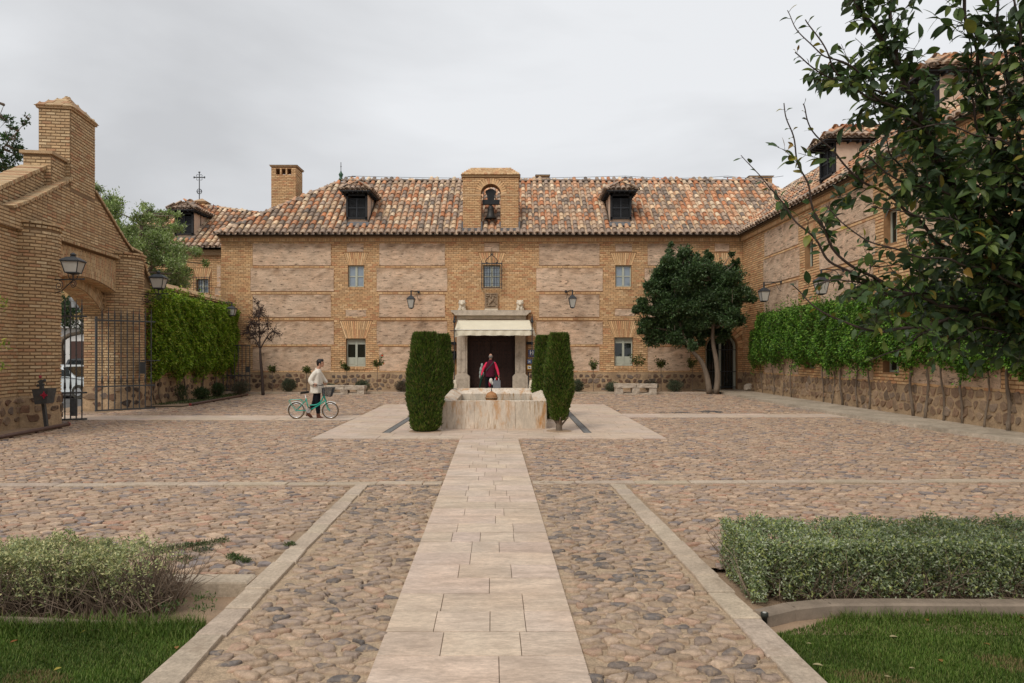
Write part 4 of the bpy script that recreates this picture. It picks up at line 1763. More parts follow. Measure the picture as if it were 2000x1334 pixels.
# bell
bt = thing('bell', 'dark bronze bell hanging from a carved wooden headstock in the gable arch', 'bell', (-1.02, 33.15, bz(424)))
by = 33.16
g = Geo()
bzb, bzt = bz(424.5), bz(399)
H = bzt - bzb
pr = [(.30, 0), (.285, .03), (.235, .12), (.19, .26), (.165, .45), (.155, .62), (.15, .78), (.135, .88), (.10, .95), (.05, 1.0)]
g.lathe([(r, z * H) for r, z in pr], 20, (-1.03, by, bzb))
for z in (.1, .66, .8):
    rr = np.interp(z, [p[1] for p in pr], [p[0] for p in pr])
    g.lathe([(rr, z * H - .012), (rr + .012, z * H), (rr, z * H + .012)], 20, (-1.03, by, bzb))
g.build('bell_body', MT['bronze'], bt, smooth=True)
g = Geo()
g.box((ox0 + .06, by - .09, bz(397)), (ox1 - .06, by + .09, bz(388)))
g.prism([(-1.19, bz(388)), (-.87, bz(388)), (-.84, bz(378)), (-.76, bz(372)), (-.93, bz(367)), (-1.13, bz(367)), (-1.30, bz(372)), (-1.22, bz(378))], lambda a, b, d: (a, d, b), by - .08, by + .08)
for x in (-1.12, -1.03, -.94):
    g.box((x - .012, by - .10, bz(398)), (x + .012, by - .08, bz(368)))
g.box((-1.09, by - .06, bzt), (-.97, by + .06, bz(397)))
g.build('headstock', MT['black_wood'], bt)
g = Geo()
g.tube([(-1.03, by, bzb - .06), (-1.03, by, bzb + .2)], .03, 8)
g.build('clapper', MT['bronze'], bt)


# ---- chimneys
def chimney(name, label, x0, x1, y0, y1, z0, z1, flues=0, taper=.0, cap='flat'):
    t = thing(name, label, 'chimney', ((x0 + x1) / 2, (y0 + y1) / 2, z0))
    g = Geo()
    hh = .42 if flues else 0
    zt = z1 - .12
    g.box((x0, y0, z0), (x1, y1, zt - hh))
    if flues:
        w = (x1 - x0)
        fw = w * .078
        g.box((x0, y0, zt - .12), (x1, y1, zt))
        n = flues + 1
        xs = [x0 + w * (.5 + (i - (flues - 1) / 2) * .23) for i in range(flues)]
        ed = [x0] + sum([[x - fw, x + fw] for x in xs], []) + [x1]
        for i in range(0, len(ed), 2):
            g.box((ed[i], y0, zt - hh), (ed[i + 1], y0 + .2, zt - .12))
            g.box((ed[i], y1 - .2, zt - hh), (ed[i + 1], y1, zt - .12))
        fh = [(x - fw, x + fw, zt - hh, zt - .12) for x in xs]
    else:
        fh = []
    g.build('masonry', MT['mortar'], t)
    B = Bricks(int(abs(x0) * 10) + 5)
    B.wall((0, y0, 0), (1, 0, 0), (0, -1, 0), x0, x1, z0, zt, .083, .24, lambda z: [(h[0], h[1]) for h in fh if h[2] < z < h[3]])
    B.wall((x1, 0, 0), (0, 1, 0), (1, 0, 0), y0, y1, z0, zt, .083, .24)
    B.wall((x0, 0, 0), (0, -1, 0), (-1, 0, 0), -y1, -y0, z0, zt, .083, .24)
    B.build(t, MT['brick'])
    g = Geo()
    g.box((x0 - .06, y0 - .06, zt), (x1 + .06, y1 + .06, zt + .07), (.46, .31, .18))
    xm, ym = (x0 + x1) / 2, (y0 + y1) / 2
    if cap == 'flat':
        g.add([(x0 - .1, y0 - .1, zt + .07), (x1 + .1, y0 - .1, zt + .07), (x1 + .1, y1 + .1, zt + .07), (x0 - .1, y1 + .1, zt + .07), (xm - .2, ym, zt + .14), (xm + .2, ym, zt + .14)],
              [(0, 1, 5, 4), (1, 2, 5), (2, 3, 4, 5), (3, 0, 4), (0, 3, 2, 1)], (.44, .3, .18))
    else:
        g.add([(x0 - .12, y0 - .12, zt + .07), (x1 + .12, y0 - .12, zt + .07), (x1 + .12, y1 + .12, zt + .07), (x0 - .12, y1 + .12, zt + .07), (xm, ym, zt + .32)],
              [(0, 1, 4), (1, 2, 4), (2, 3, 4), (3, 0, 4), (0, 3, 2, 1)], (.44, .3, .18))
    g.build('cap', MT['brick'], t)
    return t


ch = lambda px, D: (px - 1000) * D / F
chimney('chimney', 'tall brick chimney with three flue slots behind the roof hip', ch(530, 36), ch(578, 36), 36, 37.1, 8.3, W(0, 321, 36)[2], 3)
chimney('chimney', 'small plain brick chimney behind the ridge right of the bell gable', ch(1049, 38.2), ch(1071, 38.2), 38.2, 38.9, 10.2, W(0, 340, 38.2)[2])
chimney('chimney', 'low brick chimney with three flue slots where the roofs meet', ch(1465, 38.5), ch(1508, 38.5), 38.5, 39.5, 9.6, W(0, 342, 38.5)[2], 3)

# finial, lightning conductor
t = thing('finial', 'small green glazed finial with an iron spike on the roof hip', 'finial', (HX - .05, ED + RD, RZ))
g = Geo()
fxx, fyy = ch(666, 36.9), 36.9
g.lathe([(.12, 0), (.13, .08), (.07, .16), (.10, .26), (.13, .34), (.06, .44), (.03, .52)], 10, (fxx, fyy, RZ + .05), (.02, .075, .035))
g.build('green_base', MT['paint'], t, smooth=True)
g = Geo()
g.tube([(fxx, fyy, RZ + .5), (fxx, fyy, RZ + 1.05)], .018, 6)
g.ball((fxx, fyy, RZ + .82), .035, 6)
g.build('spike', MT['iron'], t)
for lab, px, py in (('red rod holding the wire beside the left dormer', 687, 345), ('red rod holding the wire above the right dormer', 1222, 346.5), ('red rod holding the wire near the right end of the ridge', 1421, 346.5)):
    t = thing('wire_post', lab, 'post', (ch(px, 36.9), 36.9, RZ), 'rods along the ridge')
    g = Geo()
    g.tube([(ch(px, 36.9), 36.9, RZ), (ch(px, 36.9), 36.9, W(0, py, 36.9)[2])], .025, 6, (.30, .06, .03))
    g.build('rod', MT['paint'], t)
    g = Geo()
    z = W(0, py, 36.9)[2]
    g.bar((ch(px, 36.9) - .22, 36.9, z), (ch(px, 36.9) + .22, 36.9, z), .03)
    g.build('clamp', MT['iron'], t)
g = Geo()
zz = W(0, 344.5, 36.9)[2]
pts = []
for a, b in ((ch(687, 36.9), ch(1222, 36.9)), (ch(1222, 36.9), ch(1421, 36.9)), (ch(1421, 36.9), ch(1530, 36.9))):
    for q in np.linspace(0, 1, 8):
        pts.append((a + (b - a) * q, 36.9, zz - .12 * 4 * q * (1 - q) + .02))
g.tube(pts, .012, 4, (6, 6, 6))
tag(g.build('conductor_wire', MT['iron']), 'thin lightning wire stretched along the top of the ridge', 'wire')

# ------------------------------------------------------------------ right wing
WX = 11.14
wing = thing('side_wing', 'right-hand brick wing with rammed earth panels running towards the viewer behind the ivy', 'building', (14.5, 20, 0))
wp = []
for k in range(4):
    for (ya, yb, par) in ROWS:
        e = .12 if par else 0
        a, b = 2.9 + k * 5.5, 6.45 + k * 5.5
        wp.append((a - e, b + e, fz(yb), fz(ya)))
wwin = []
for k in range(4):
    wwin.append((7.05 + k * 5.5, 7.75 + k * 5.5, fz(560), fz(519)))
    wwin.append((7.0 + k * 5.5, 7.85 + k * 5.5, 1.27, 2.5))
Uw = 27.5
w0 = (WX, FY, 0)
g = Geo()
wall_sheet(g, w0, (0, -1, 0), (-1, 0, 0), 0, Uw, -.1, EAVE, wwin, .30)
g.build('wall', MT['mortar'], wing)
g = Geo()
g.box((WX + .30, FY - Uw, -.1), (WX + 6.4, FY, EAVE))
g.build('inner_wall', MT['mortar'], wing)
for r in wp:
    earth_panel(wing, w0, (0, -1, 0), (-1, 0, 0), r)


def wfan(z):
    o = []
    for (a, b, c, d) in wwin:
        if d < z < d + .62:
            f = (z - d) / .62
            o.append((a - .25 * f, b + .25 * f))
    return o


B = Bricks(25)
B.wall(w0, (0, -1, 0), (-1, 0, 0), 0.03, Uw, Z_STONE, 7.28, COURSE, .245, hol(wp + wwin, wfan))
for (a, b, c, d) in wwin:
    B.fan(w0, (0, -1, 0), (-1, 0, 0), (a + b) / 2, d, d + .6, b - a, b - a + .5, 11)
B.build(wing, MT['brick'], nsingle=300)
for (a, b, c, d) in wwin:
    f = Geo()
    y0, y1 = FY - b, FY - a
    x = WX + .2
    f.box((x, y0, c), (x + .06, y0 + .06, d))
    f.box((x, y1 - .06, c), (x + .06, y1, d))
    f.box((x, y0 + .06, d - .06), (x + .06, y1 - .06, d))
    f.box((x, y0 + .06, c), (x + .06, y1 - .06, c + .06))
    f.box((x, (y0 + y1) / 2 - .04, c + .06), (x + .06, (y0 + y1) / 2 + .04, d - .06))
    wi = f.build('window', MT['frame_grey'], wing)
    for (p, q) in ((y0 + .06, (y0 + y1) / 2 - .04), ((y0 + y1) / 2 + .04, y1 - .06)):
        f = Geo()
        f.box((x + .03, p, c + .06), (x + .04, q, d - .06))
        f.build('pane', MT['pane_dark'], wi)
g = Geo()
g.box((WX - .03, FY - Uw, -.1), (WX + .1, FY, Z_STONE))
pl = g.build('plinth', MT['mortar_stone'], wing)
rubble(pl, (WX - .03, FY, 0), (0, -1, 0), (-1, 0, 0), 0, 26, .10, Z_STONE, 33, nsingle=280, cu=.30, cv=.25, keep=.95, gap=.16, pal_=STC * .75 + np.array((.13, .09, .055)))
g = Geo()
g.box((WX - .09, FY - Uw, 7.22), (WX + .02, FY - .09, EAVE - .02), (.42, .28, .16))
g.box((WX - .15, FY - Uw, EAVE - .035), (WX + .02, FY - .15, EAVE + .03), (.40, .27, .16))
cor = g.build('cornice', MT['brick'], wing)
g = Geo()
u = .1
cc = []
while u < Uw:
    cc.append((WX - .085, FY - u, 7.325))
    u += .083
cc = np.array(cc)
l, n, h = np.array((0, 0, 1.0)) * .15, np.array((-1.0, 0, 0)) * .06, np.array((0, 1.0, 0)) * .062
g.many(BOXV, BOXF, np.tile(np.stack((l, n, h), 1), (len(cc), 1, 1)), cc, BRICKC[R.randint(0, 8, len(cc))])
g.build('dentils', MT['brick'], cor, kind='stuff')
# roof of the wing
WE = 10.79
wd = 14.27 - WE
wrz = EAVE + .05 + TN * wd
g = Geo()
ye = FY - Uw - .5
g.add([(WE, 32.55, EAVE + .05), (WE, ye, EAVE + .05), (14.27, ye, wrz), (14.27, 36.0, wrz), (17.9, ye, EAVE), (17.9, 36.5, EAVE)], [(0, 3, 2, 1), (3, 5, 4, 2)])
g.add([(WE, 32.5, EAVE + .01), (WE, ye, EAVE + .01), (WE + .6, ye, EAVE + .01), (WE + .6, 32.5, EAVE + .01)], [(0, 1, 2, 3)])
wroof = g.build('roof', MT['deck'], wing)
tl = Tiles(52)
wsl = wd * sqrt(1 + TN * TN)
WDORM = [24.75, 18.9]


def in_wing(u, v):
    y = 36.4 - u
    d = v / sqrt(1 + TN * TN)
    return v < wsl + .1 and y < ED + d + .05


def skip_wing(u, v):
    y = 36.4 - u
    return any(abs(y - c) < .54 and .5 < v < 3.3 for c in WDORM)


tl.plane((WE, 36.4, EAVE + .05), (0, -1, 0), nrm((1, 0, TN)), 36.4 - ye, wsl, in_wing, skip=skip_wing)
tl.ridge((14.27, 36.0, wrz), (14.27, ye, wrz), .36, .6)
tl.build(wroof, MT['tile'], nsingle=300)
for i, c in enumerate(WDORM):
    dormer(wing, 70 + i, 11.45, c, 8.15, 1.9, ang=-pi / 2, w=1.1, h=1.15)

# ------------------------------------------------------------------ rear building at the left
BY = 37.0
kb2 = F / BY
rear = thing('rear_building', 'brick building with tiled hip roof and dormer beyond the garden wall', 'building', (-18, BY, 0))
bxx = lambda px: (px - 1000) / kb2
bzz = lambda py: CAMZ - (py - HZ) / kb2
bw = (bxx(385), bxx(407), bzz(572), bzz(545))
g = Geo()
wall_sheet(g, (0, BY, 0), (1, 0, 0), (0, -1, 0), -23, -14.0, -.2, EAVE, [bw], .3)
g.build('wall', MT['mortar'], rear)
g = Geo()
g.box((-23, BY + .3, -.2), (-14.0, BY + 8, EAVE))
g.build('inner_wall', MT['mortar'], rear)
for r in ((bxx(424), bxx(431), bzz(560), bzz(518)), (bxx(420), bxx(431), bzz(577), bzz(562))):
    earth_panel(rear, (0, BY, 0), (1, 0, 0), (0, -1, 0), r)
B = Bricks(26)
B.wall((0, BY, 0), (1, 0, 0), (0, -1, 0), -23, -14.0, 3.0, 7.28, COURSE, .245, hol([bw], lambda z: [(bw[0] - .2, bw[1] + .2)] if bw[3] < z < bw[3] + .6 else []))
B.fan((0, BY, 0), (1, 0, 0), (0, -1, 0), (bw[0] + bw[1]) / 2, bw[3], bw[3] + .58, bw[1] - bw[0], bw[1] - bw[0] + .4, 9)
B.build(rear, MT['brick'])
casement(rear, bw[0] + .002, bw[1] - .002, bw[2] + .002, bw[3] - .002, BY + .12)
g = Geo()
for x in np.linspace(bw[0] - .12, bw[1] + .12, 7):
    g.tube([(x, BY - .12, bw[2] - .12), (x, BY - .12, bw[3] + .12)], .012, 5)
for z in np.linspace(bw[2] - .1, bw[3] + .08, 4):
    g.bar((bw[0] - .14, BY - .12, z), (bw[1] + .14, BY - .12, z), .025)
g.build('window_grille', MT['iron'], rear)
g = Geo()
g.box((-23, BY - .12, 7.15), (-14.0, BY, EAVE), (.42, .28, .16))
g.build('cornice', MT['brick'], rear)
g = Geo()
rz2 = W(0, 403, BY - .5 + 3.9)[2]
t2 = (rz2 - EAVE - .05) / 3.9
e2 = (-22.8, BY - .5, EAVE + .05)
sl2 = 3.9 * sqrt(1 + t2 * t2)
g.add([(-22.8, BY - .5, EAVE + .05), (-13.6, BY - .5, EAVE + .05), (-13.6, BY + 2.4, EAVE + .05 + 2.9 * t2), (-18.3, BY + 3.4, rz2), (-19.2, BY + 3.4, rz2), (-22.8, BY + 8, EAVE), (-13.6, BY + 8, EAVE)],
      [(0, 1, 2, 3, 4), (0, 4, 5), (5, 4, 3, 6), (3, 2, 6)])
rroof = g.build('roof', MT['deck'], rear)
tl = Tiles(53)
lx = lambda v: -22.8 + 3.6 * v / sl2
rx = lambda v: -13.8 if v < sl2 * .72 else -13.8 - 4.5 * (v - sl2 * .72) / (sl2 * .28)
tl.plane(e2, (1, 0, 0), nrm((0, 1, t2)), 9.1, sl2, lambda u, v: lx(v) - .05 < -22.8 + u < rx(v) + .1 and v < sl2 + .1,
         skip=lambda u, v: abs(-22.8 + u + 17.9) < .52 and .7 < v < 3)
tl.ridge(e2, (-19.2, BY + 3.4, rz2), .36, .5)
tl.ridge((-13.7, BY + 2.4, EAVE + .05 + 2.9 * t2), (-18.3, BY + 3.4, rz2), .36, .4)
tl.build(rroof, MT['tile'])
dormer(rear, 75, -17.9, BY + .3, 8.27, 1.6)
t = chimney('chimney', 'stubby brick pier with pyramid cap carrying the iron cross', ch(381, 40.2), ch(400, 40.2), 40.2, 40.8, 10.0, W(0, 392, 40.2)[2], cap='pyr')
t = thing('iron_cross', 'wrought iron cross with a ball on the small brick pier', 'cross', (ch(389, 40.5), 40.5, 11))
kx = ch(389.5, 40.5)
zf = lambda py: W(0, py, 40.5)[2]
g = Geo()
g.tube([(kx, 40.5, zf(389)), (kx, 40.5, zf(337))], .026, 6)
g.bar((kx - .30, 40.5, zf(346.5)), (kx + .30, 40.5, zf(346.5)), .045, .05)
for s in (-1, 1):
    g.ball((kx + s * .31, 40.5, zf(346.5)), (.045, .02, .07), 6)
g.ball((kx, 40.5, zf(336.5)), (.07, .02, .045), 6)
for q in range(4):
    a = q * pi / 2 + pi / 4
    pts = [(kx + .14 * cos(a) + .07 * cos(b), 40.5, zf(346.5) + .14 * sin(a) + .07 * sin(b)) for b in np.linspace(a - 1.6, a + 1.6, 6)]
    g.tube(pts, .014, 4)
g.build('cross', MT['iron'], t)
g = Geo()
zc = zf(374)
for q in range(3):
    a = q * pi / 3
    pts = [(kx + .15 * cos(b) * cos(a), 40.5 + .15 * cos(b) * sin(a), zc + .15 * sin(b)) for b in np.linspace(0, 2 * pi, 16)]
    g.tube(pts, .014, 4, cap=False)
pts = [(kx + .15 * cos(b), 40.5 + .15 * sin(b), zc) for b in np.linspace(0, 2 * pi, 16)]
g.tube(pts, .014, 4, cap=False)
g.build('openwork_ball', MT['iron'], t)
t = thing('wire_post', 'red rod on the rear roof near the cross', 'post', (ch(417, 40), 40, 10.2))
g = Geo()
g.tube([(ch(417, 40), 40, 9.6), (ch(417, 40), 40, W(0, 399, 40)[2])], .022, 6, (.25, .05, .03))
g.build('rod', MT['paint'], t)
g = Geo()
g.tube([(ch(417, 40), 40, W(0, 400, 40)[2]), (ch(445, 37), 37, W(0, 420, 37)[2]), (ch(470, 36), 36, W(0, 434, 36)[2])], .01, 4)
tag(g.build('conductor_wire', MT['iron']), 'thin sagging wire from the red rod down to the main roof', 'wire')
# ------------------------------------------------------------------ the brick gateway
gd2 = nrm((-.145, 1, 0))            # runs away from the viewer
gn = nrm((1, .145, 0))              # towards the courtyard
GO = np.array((-11.95, 17.2, 0.0))


def G(u, n, z=0.0):
    p = GO + gd2 * u + gn * n
    return np.array((p[0], p[1], z))


gate = thing('gateway', 'tall brick gateway with round piers, arch and stepped gable at the left of the courtyard', 'gateway', G(2.35, -.4))
P1U, P2U, PR = 0.0, 5.2, .66
US, UE = .60, 4.58
PZ = 5.06


def gbox(g, u0, u1, n0, n1, z0, z1, col=(1, 1, 1)):
    V = [G(u, n, z) for z in (z0, z1) for (u, n) in ((u0, n0), (u1, n0), (u1, n1), (u0, n1))]
    g.add(V, [(0, 3, 2, 1), (4, 5, 6, 7), (0, 1, 5, 4), (1, 2, 6, 5), (2, 3, 7, 6), (3, 0, 4, 7)], col)


def seg_arc(u, zs, zc):
    """segmental arch height at u"""
    m, h = (US + UE) / 2, (UE - US) / 2
    r = (h * h + (zc - zs) ** 2) / (2 * (zc - zs))
    return zc - r + sqrt(max(0, r * r - (u - m) ** 2))


def gtop(u, base=5.25, sh=6.64, a=-1.15, b=1.65, c=3.15, d=5.85):
    if u < a or u > d:
        return base
    if u < b:
        return base + (sh - base) * ((u - a) / (b - a)) ** 1.08
    if u > c:
        return base + (sh - base) * ((d - u) / (d - c)) ** 1.08
    return sh


g = Geo()
# walls on both sides of the opening, inner and outer layers
gbox(g, -4.5, US, -.95, -.12, -.1, 3.75)
gbox(g, UE, 5.8, -.95, -.02, -.1, 3.75)
us = np.linspace(US, UE, 17)
for (n0, n1, zs_, zc_, zt_) in ((-.38, 0.0, 3.76, 4.02, 4.8), (-.95, -.38, 3.05, 3.78, 4.8)):
    for a, b in zip(us[:-1], us[1:]):
        za, zb_ = seg_arc(a, zs_, zc_), seg_arc(b, zs_, zc_)
        V = [G(a, n1, za), G(b, n1, zb_), G(b, n1, zt_), G(a, n1, zt_), G(a, n0, za), G(b, n0, zb_), G(b, n0, zt_), G(a, n0, zt_)]
        g.add(V, [(0, 1, 2, 3), (7, 6, 5, 4), (0, 4, 5, 1)])
gbox(g, -4.5, US, -.95, -.12, 3.75, 4.8)
gbox(g, UE, 5.85, -.95, -.02, 3.75, 4.8)
us = np.concatenate((np.linspace(-4.5, -1.15, 2), np.linspace(-1.15, 1.65, 8)[1:], np.linspace(1.65, 3.15, 2)[1:], np.linspace(3.15, 5.85, 8)[1:]))
for a, b in zip(us[:-1], us[1:]):
    V = []
    for n in (-.02, -.88):
        V += [G(a, n, 4.8), G(b, n, 4.8), G(b, n, gtop(b)), G(a, n, gtop(a))]
    g.add(V, [(0, 1, 2, 3), (7, 6, 5, 4), (3, 2, 6, 7)])
V = [G(5.85, -.02, 4.8), G(5.85, -.88, 4.8), G(5.85, -.88, 5.25), G(5.85, -.02, 5.25)]
g.add(V, [(0, 1, 2, 3)])
g.build('wall', MT['mortar_dark'], gate)

GB = Bricks(41, GATEC)
# gable face rows follow the slope
z = 4.95
row = 0
nrows = 19
for r in range(nrows):
    zc_ = 4.81 + (r + .5) * .083
    ua = min([u for u in np.linspace(-1.15, 1.65, 60) if gtop(u) > zc_ + .06], default=1.65)
    ub = max([u for u in np.linspace(3.15, 5.85, 60) if gtop(u) > zc_ + .06], default=3.15)
    if zc_ < 5.25:
        ua, ub = -4.4, 5.85
    GB.wall(G(0, -.02), gd2, gn, ua, ub, zc_ - .0415, zc_ + .0416, .083, .24)
# face between piers and gable, below the string course (beside opening)
GB.wall(G(0, -.12), gd2, gn, -4.4, US, .78, 4.86, .083, .24)
GB.wall(G(0, -.02), gd2, gn, UE, 5.85, .78, 4.86, .083, .24)
# soldier bricks over the arch (vertical, staggered)
u = US + .04
i = 0
while u < UE - .03:
    zz = seg_arc(u, 3.76, 4.02) + .01
    off = .12 * (i % 2)
    z = zz
    first = True
    while z < 4.76:
        h = .235 if not first or off == 0 else .115
        h = min(h, 4.78 - z)
        if h > .05:
            GB.put(G(u, .012 - .03, z + h / 2), np.array((0, 0, 1.0)), gn, (h - .018, .06, .062))
        z += h
        first = False
    u += .078
    i += 1
# soffits of both arches
for (n0, n1, zs_, zc_) in ((-.38, 0.0, 3.76, 4.02), (-.95, -.38, 3.05, 3.78)):
    u = US + .03
    i = 0
    while u < UE:
        zz = seg_arc(u, zs_, zc_)
        d = (seg_arc(u + .02, zs_, zc_) - seg_arc(u - .02, zs_, zc_)) / .04
        tn = nrm(gd2 + np.array((0, 0, d)))
        dn = nrm(np.cross(gn, tn))
        if dn[2] > 0:
            dn = -dn
        n = n0 + (.0 if i % 2 else -.12)
        while n < n1:
            a, b = max(n, n0), min(n + .24, n1)
            if b - a > .05:
                GB.put(G(u, (a + b) / 2, zz) + dn * (.01 - .03), gn, dn, (b - a - .018, .06, .060))
            n += .24
        # voussoir fronts on the inner arch
        if n0 == -.95:
            q = np.array((0, 0, 1.0))
            rad = nrm(-dn)
            for k in range(2):
                GB.put(G(u, -.38 + .012 - .03, zz) + rad * (.13 + .25 * k), rad, gn, (.235, .06, .060))
        u += .078
        i += 1
# jambs of the far side (facing the viewer), then the near side
GB.wall(G(UE, 0), gn, -gd2, -.95, -.02, .78, 3.05, .083, .24)
GB.wall(G(UE, 0), gn, -gd2, -.38, -.02, 3.05, 3.76, .083, .24)
GB.wall(G(US, 0), -gn, gd2, .02, .95, .78, 3.05, .083, .24)


# round piers
def pier(cu, name='pier', seed=1):
    c = G(cu, -.20 if cu < 1 else -.1)

    def curve(s):
        a = s / PR
        n = gn * cos(a) + gd2 * sin(a)
        return c + n * PR, nrm(gd2 * cos(a) - gn * sin(a)), n
    g = Geo()
    g.lathe([(PR, -.1), (PR, PZ), (PR - .1, PZ + .02)], 32, (c[0], c[1], 0))
    p = g.build(name, MT['mortar_dark'], gate)
    half = pi * PR * .62
    GB.wall((0, 0, 0), (1, 0, 0), (0, 1, 0), -half, half, .78, PZ - .16, .083, .24, curve=curve)
    GB.wall((0, 0, 0), (1, 0, 0), (0, 1, 0), -half, half, PZ - .16, PZ - .07, .083, .12, curve=lambda s: (curve(s)[0] + curve(s)[2] * .03, curve(s)[1], curve(s)[2]))
    GB.wall((0, 0, 0), (1, 0, 0), (0, 1, 0), -half, half, PZ - .07, PZ + .015, .083, .24, curve=lambda s: (curve(s)[0] + curve(s)[2] * .06, curve(s)[1], curve(s)[2]))
    # plinth
    g = Geo()
    g.lathe([(PR + .03, -.1), (PR + .03, .74), (PR, .80)], 32, (c[0], c[1], 0))
    q = g.build('plinth', MT['mortar_stone'], gate)

    def f(V):
        a = V[..., 0] / (PR + .03)
        rr = PR + .03 + V[..., 2]
        return np.stack((c[0] + rr * (gn[0] * np.cos(a) + gd2[0] * np.sin(a)), c[1] + rr * (gn[1] * np.cos(a) + gd2[1] * np.sin(a)), V[..., 1]), -1)
    rubble(q, (0, 0, 0), (1, 0, 0), (0, 1, 0), -half, half, .04, .78, 60 + seed, cu=.32, cv=.21, keep=.80, gap=.28, curve=f, nsingle=40, out=.022)


pier(P1U, seed=1)
pier(P2U, seed=2)
g = Geo()
gbox(g, UE - .03, UE + .1, -.97, -.3, -.1, .78)
q = g.build('plinth', MT['mortar_stone'], gate)
g = Geo()
gbox(g, -4.5, -.5, -.2, -.08, -.1, .78)
q = g.build('plinth', MT['mortar_stone'], gate)
rubble(q, G(0, -.08), gd2, gn, -4.4, -.5, .02, .78, 73, cu=.36, cv=.22, keep=.9, gap=.2)
rubble(q, G(UE - .03, 0), gn, -gd2, -.97, -.02, .0, .78, 71, cu=.42, cv=.24, keep=.9, gap=.2, nsingle=12)

# pinnacle
PU0, PU1, PN0, PN1 = 1.65, 3.12, -.80, .0
g = Geo()
gbox(g, PU0, PU1, PN0, PN1 - .001, 6.3, 8.56)
g.build('pinnacle', MT['mortar_dark'], gate)
GB.wall(G(0, 0), gd2, gn, PU0, PU1, 6.39, 8.56, .083, .24)
GB.wall(G(PU0, 0), gn, -gd2, PN0, PN1, 6.3, 8.56, .083, .24)
GB.wall(G(PU1, 0), -gn, gd2, -PN1, -PN0, 6.3, 8.56, .083, .24)
g = Geo()
gbox(g, PU0 - .05, PU1 + .05, PN0 - .05, PN1 + .05, 8.56, 8.62, (.48, .32, .18))
um, nm = (PU0 + PU1) / 2, (PN0 + PN1) / 2
V = [G(PU0 - .09, PN0 - .09, 8.62), G(PU1 + .09, PN0 - .09, 8.62), G(PU1 + .09, PN1 + .09, 8.62), G(PU0 - .09, PN1 + .09, 8.62), G(um, nm, 9.14)]
g.add(V, [(0, 1, 4), (1, 2, 4), (2, 3, 4), (3, 0, 4), (0, 3, 2, 1)], (.46, .32, .19))
capo = g.build('cap', MT['brick'], gate)
CB = Bricks(43, pal=GATEC * .85)
for k in range(4):
    a, b, c = V[k], V[(k + 1) % 4], V[4]
    n = nrm(np.cross(b - a, c - a))
    if n[2] < 0:
        n = -n
    for r in range(4):
        f = (r + .5) / 4
        p, q = a + (c - a) * f, b + (c - b) * f
        L = np.linalg.norm(q - p)
        m = max(1, int(L / .20))
        for i in range(m):
            CB.put(p + (q - p) * (i + .5) / m + n * (.004 + R.uniform(0, .01) - .02), nrm(q - p), n, (L / m - .012, .05, np.linalg.norm((a + b) / 2 - c) / 4 * .93))
CB.build(capo, MT['brick'])


def coping(parent, P, Q, wn, width, thick=.07, step=.078, seed=3, n0=0.0, name='coping', pal_=GATEC * .9, slope=0.0):
    """bricks on edge laid across wn along the line P->Q; slope drops the outer side"""
    P, Q = np.asarray(P, float), np.asarray(Q, float)
    d = nrm(Q - P)
    wn = nrm(wn)
    w2 = nrm(wn - np.array((0, 0, slope)))
    up = nrm(np.cross(d, w2))
    if up[2] < 0:
        up = -up
    L = np.linalg.norm(Q - P)
    B = Bricks(seed, pal_)
    k = int(L / step)
    for i in range(k):
        c = P + d * (i + .5) * step + w2 * (n0 + R.uniform(-.012, .012)) + up * R.uniform(-.004, .006)
        B.put(c, w2, up, (width, thick, step - .014))
    g = Geo()
    g.obox((P + Q) / 2 + w2 * n0 - up * .012, w2, d, up, (width - .03, L, thick * .8))
    o = g.build(name, MT['mortar_dark'], parent)
    B.build(o, MT['brick'])
    return o


# copings of the gable: outer face slope, both sides
for (a, b) in ((-1.2, 1.65), (3.12, 5.88)):
    uu_ = np.linspace(a, b, 5)
    for p, q in zip(uu_[:-1], uu_[1:]):
        coping(gate, G(p, 0, gtop(p) + .02), G(q, 0, gtop(q) + .02), gn, .30 if a < 0 else .22, .07, seed=int(p * 7 + 50), n0=-.06)
# rear layer: higher wall behind the face at the near side, with a stepped block
g = Geo()
btop = lambda u: 5.42 + (6.75 - 5.42) * (u + 1.6) / 2.6
for a, b in zip(np.linspace(-3.2, .95, 9)[:-1], np.linspace(-3.2, .95, 9)[1:]):
    V = []
    for n in (-.30, -.88):
        V += [G(a, n, 4.7), G(b, n, 4.7), G(b, n, btop(b)), G(a, n, btop(a))]
    g.add(V, [(0, 1, 2, 3), (7, 6, 5, 4), (3, 2, 6, 7)])
gbox(g, .90, 1.65, -.80, -.12, 5.6, 7.10)
g.build('parapet', MT['mortar_dark'], gate)
for (p, q) in ((-3.2, -1.1), (-1.1, .95)):
    coping(gate, G(p, -.55, btop(p) + .05), G(q, -.55, btop(q) + .05), gn, .62, .09, seed=int(60 + p), n0=0)
GB.wall(G(.90, 0), gn, -gd2, -.80, -.12, 6.2, 7.09, .083, .24)
GB.wall(G(0, -.12), gd2, gn, .90, 1.65, 6.2, 7.09, .083, .24)
for r in range(24):
    zc_ = 5.3 + r * .083
    sel = [u for u in np.linspace(-3.2, .95, 90) if btop(u) > zc_ + .03 and gtop(u) < zc_ + .08]
    if sel:
        GB.wall(G(0, -.30), gd2, gn, min(sel), max(sel), zc_ - .0415, zc_ + .0416, .083, .24)
g = Geo()
gbox(g, .82, 1.66, -.86, -.06, 7.09, 7.17, (.44, .30, .17))
g.build('block_cap', MT['brick'], gate)
GB.build(gate, MT['brick'], nsingle=300)
# string course over the arch
coping(gate, G(US - .02, .05, 4.86), G(UE + .02, .05, 4.86), gn, .20, .07, seed=77)

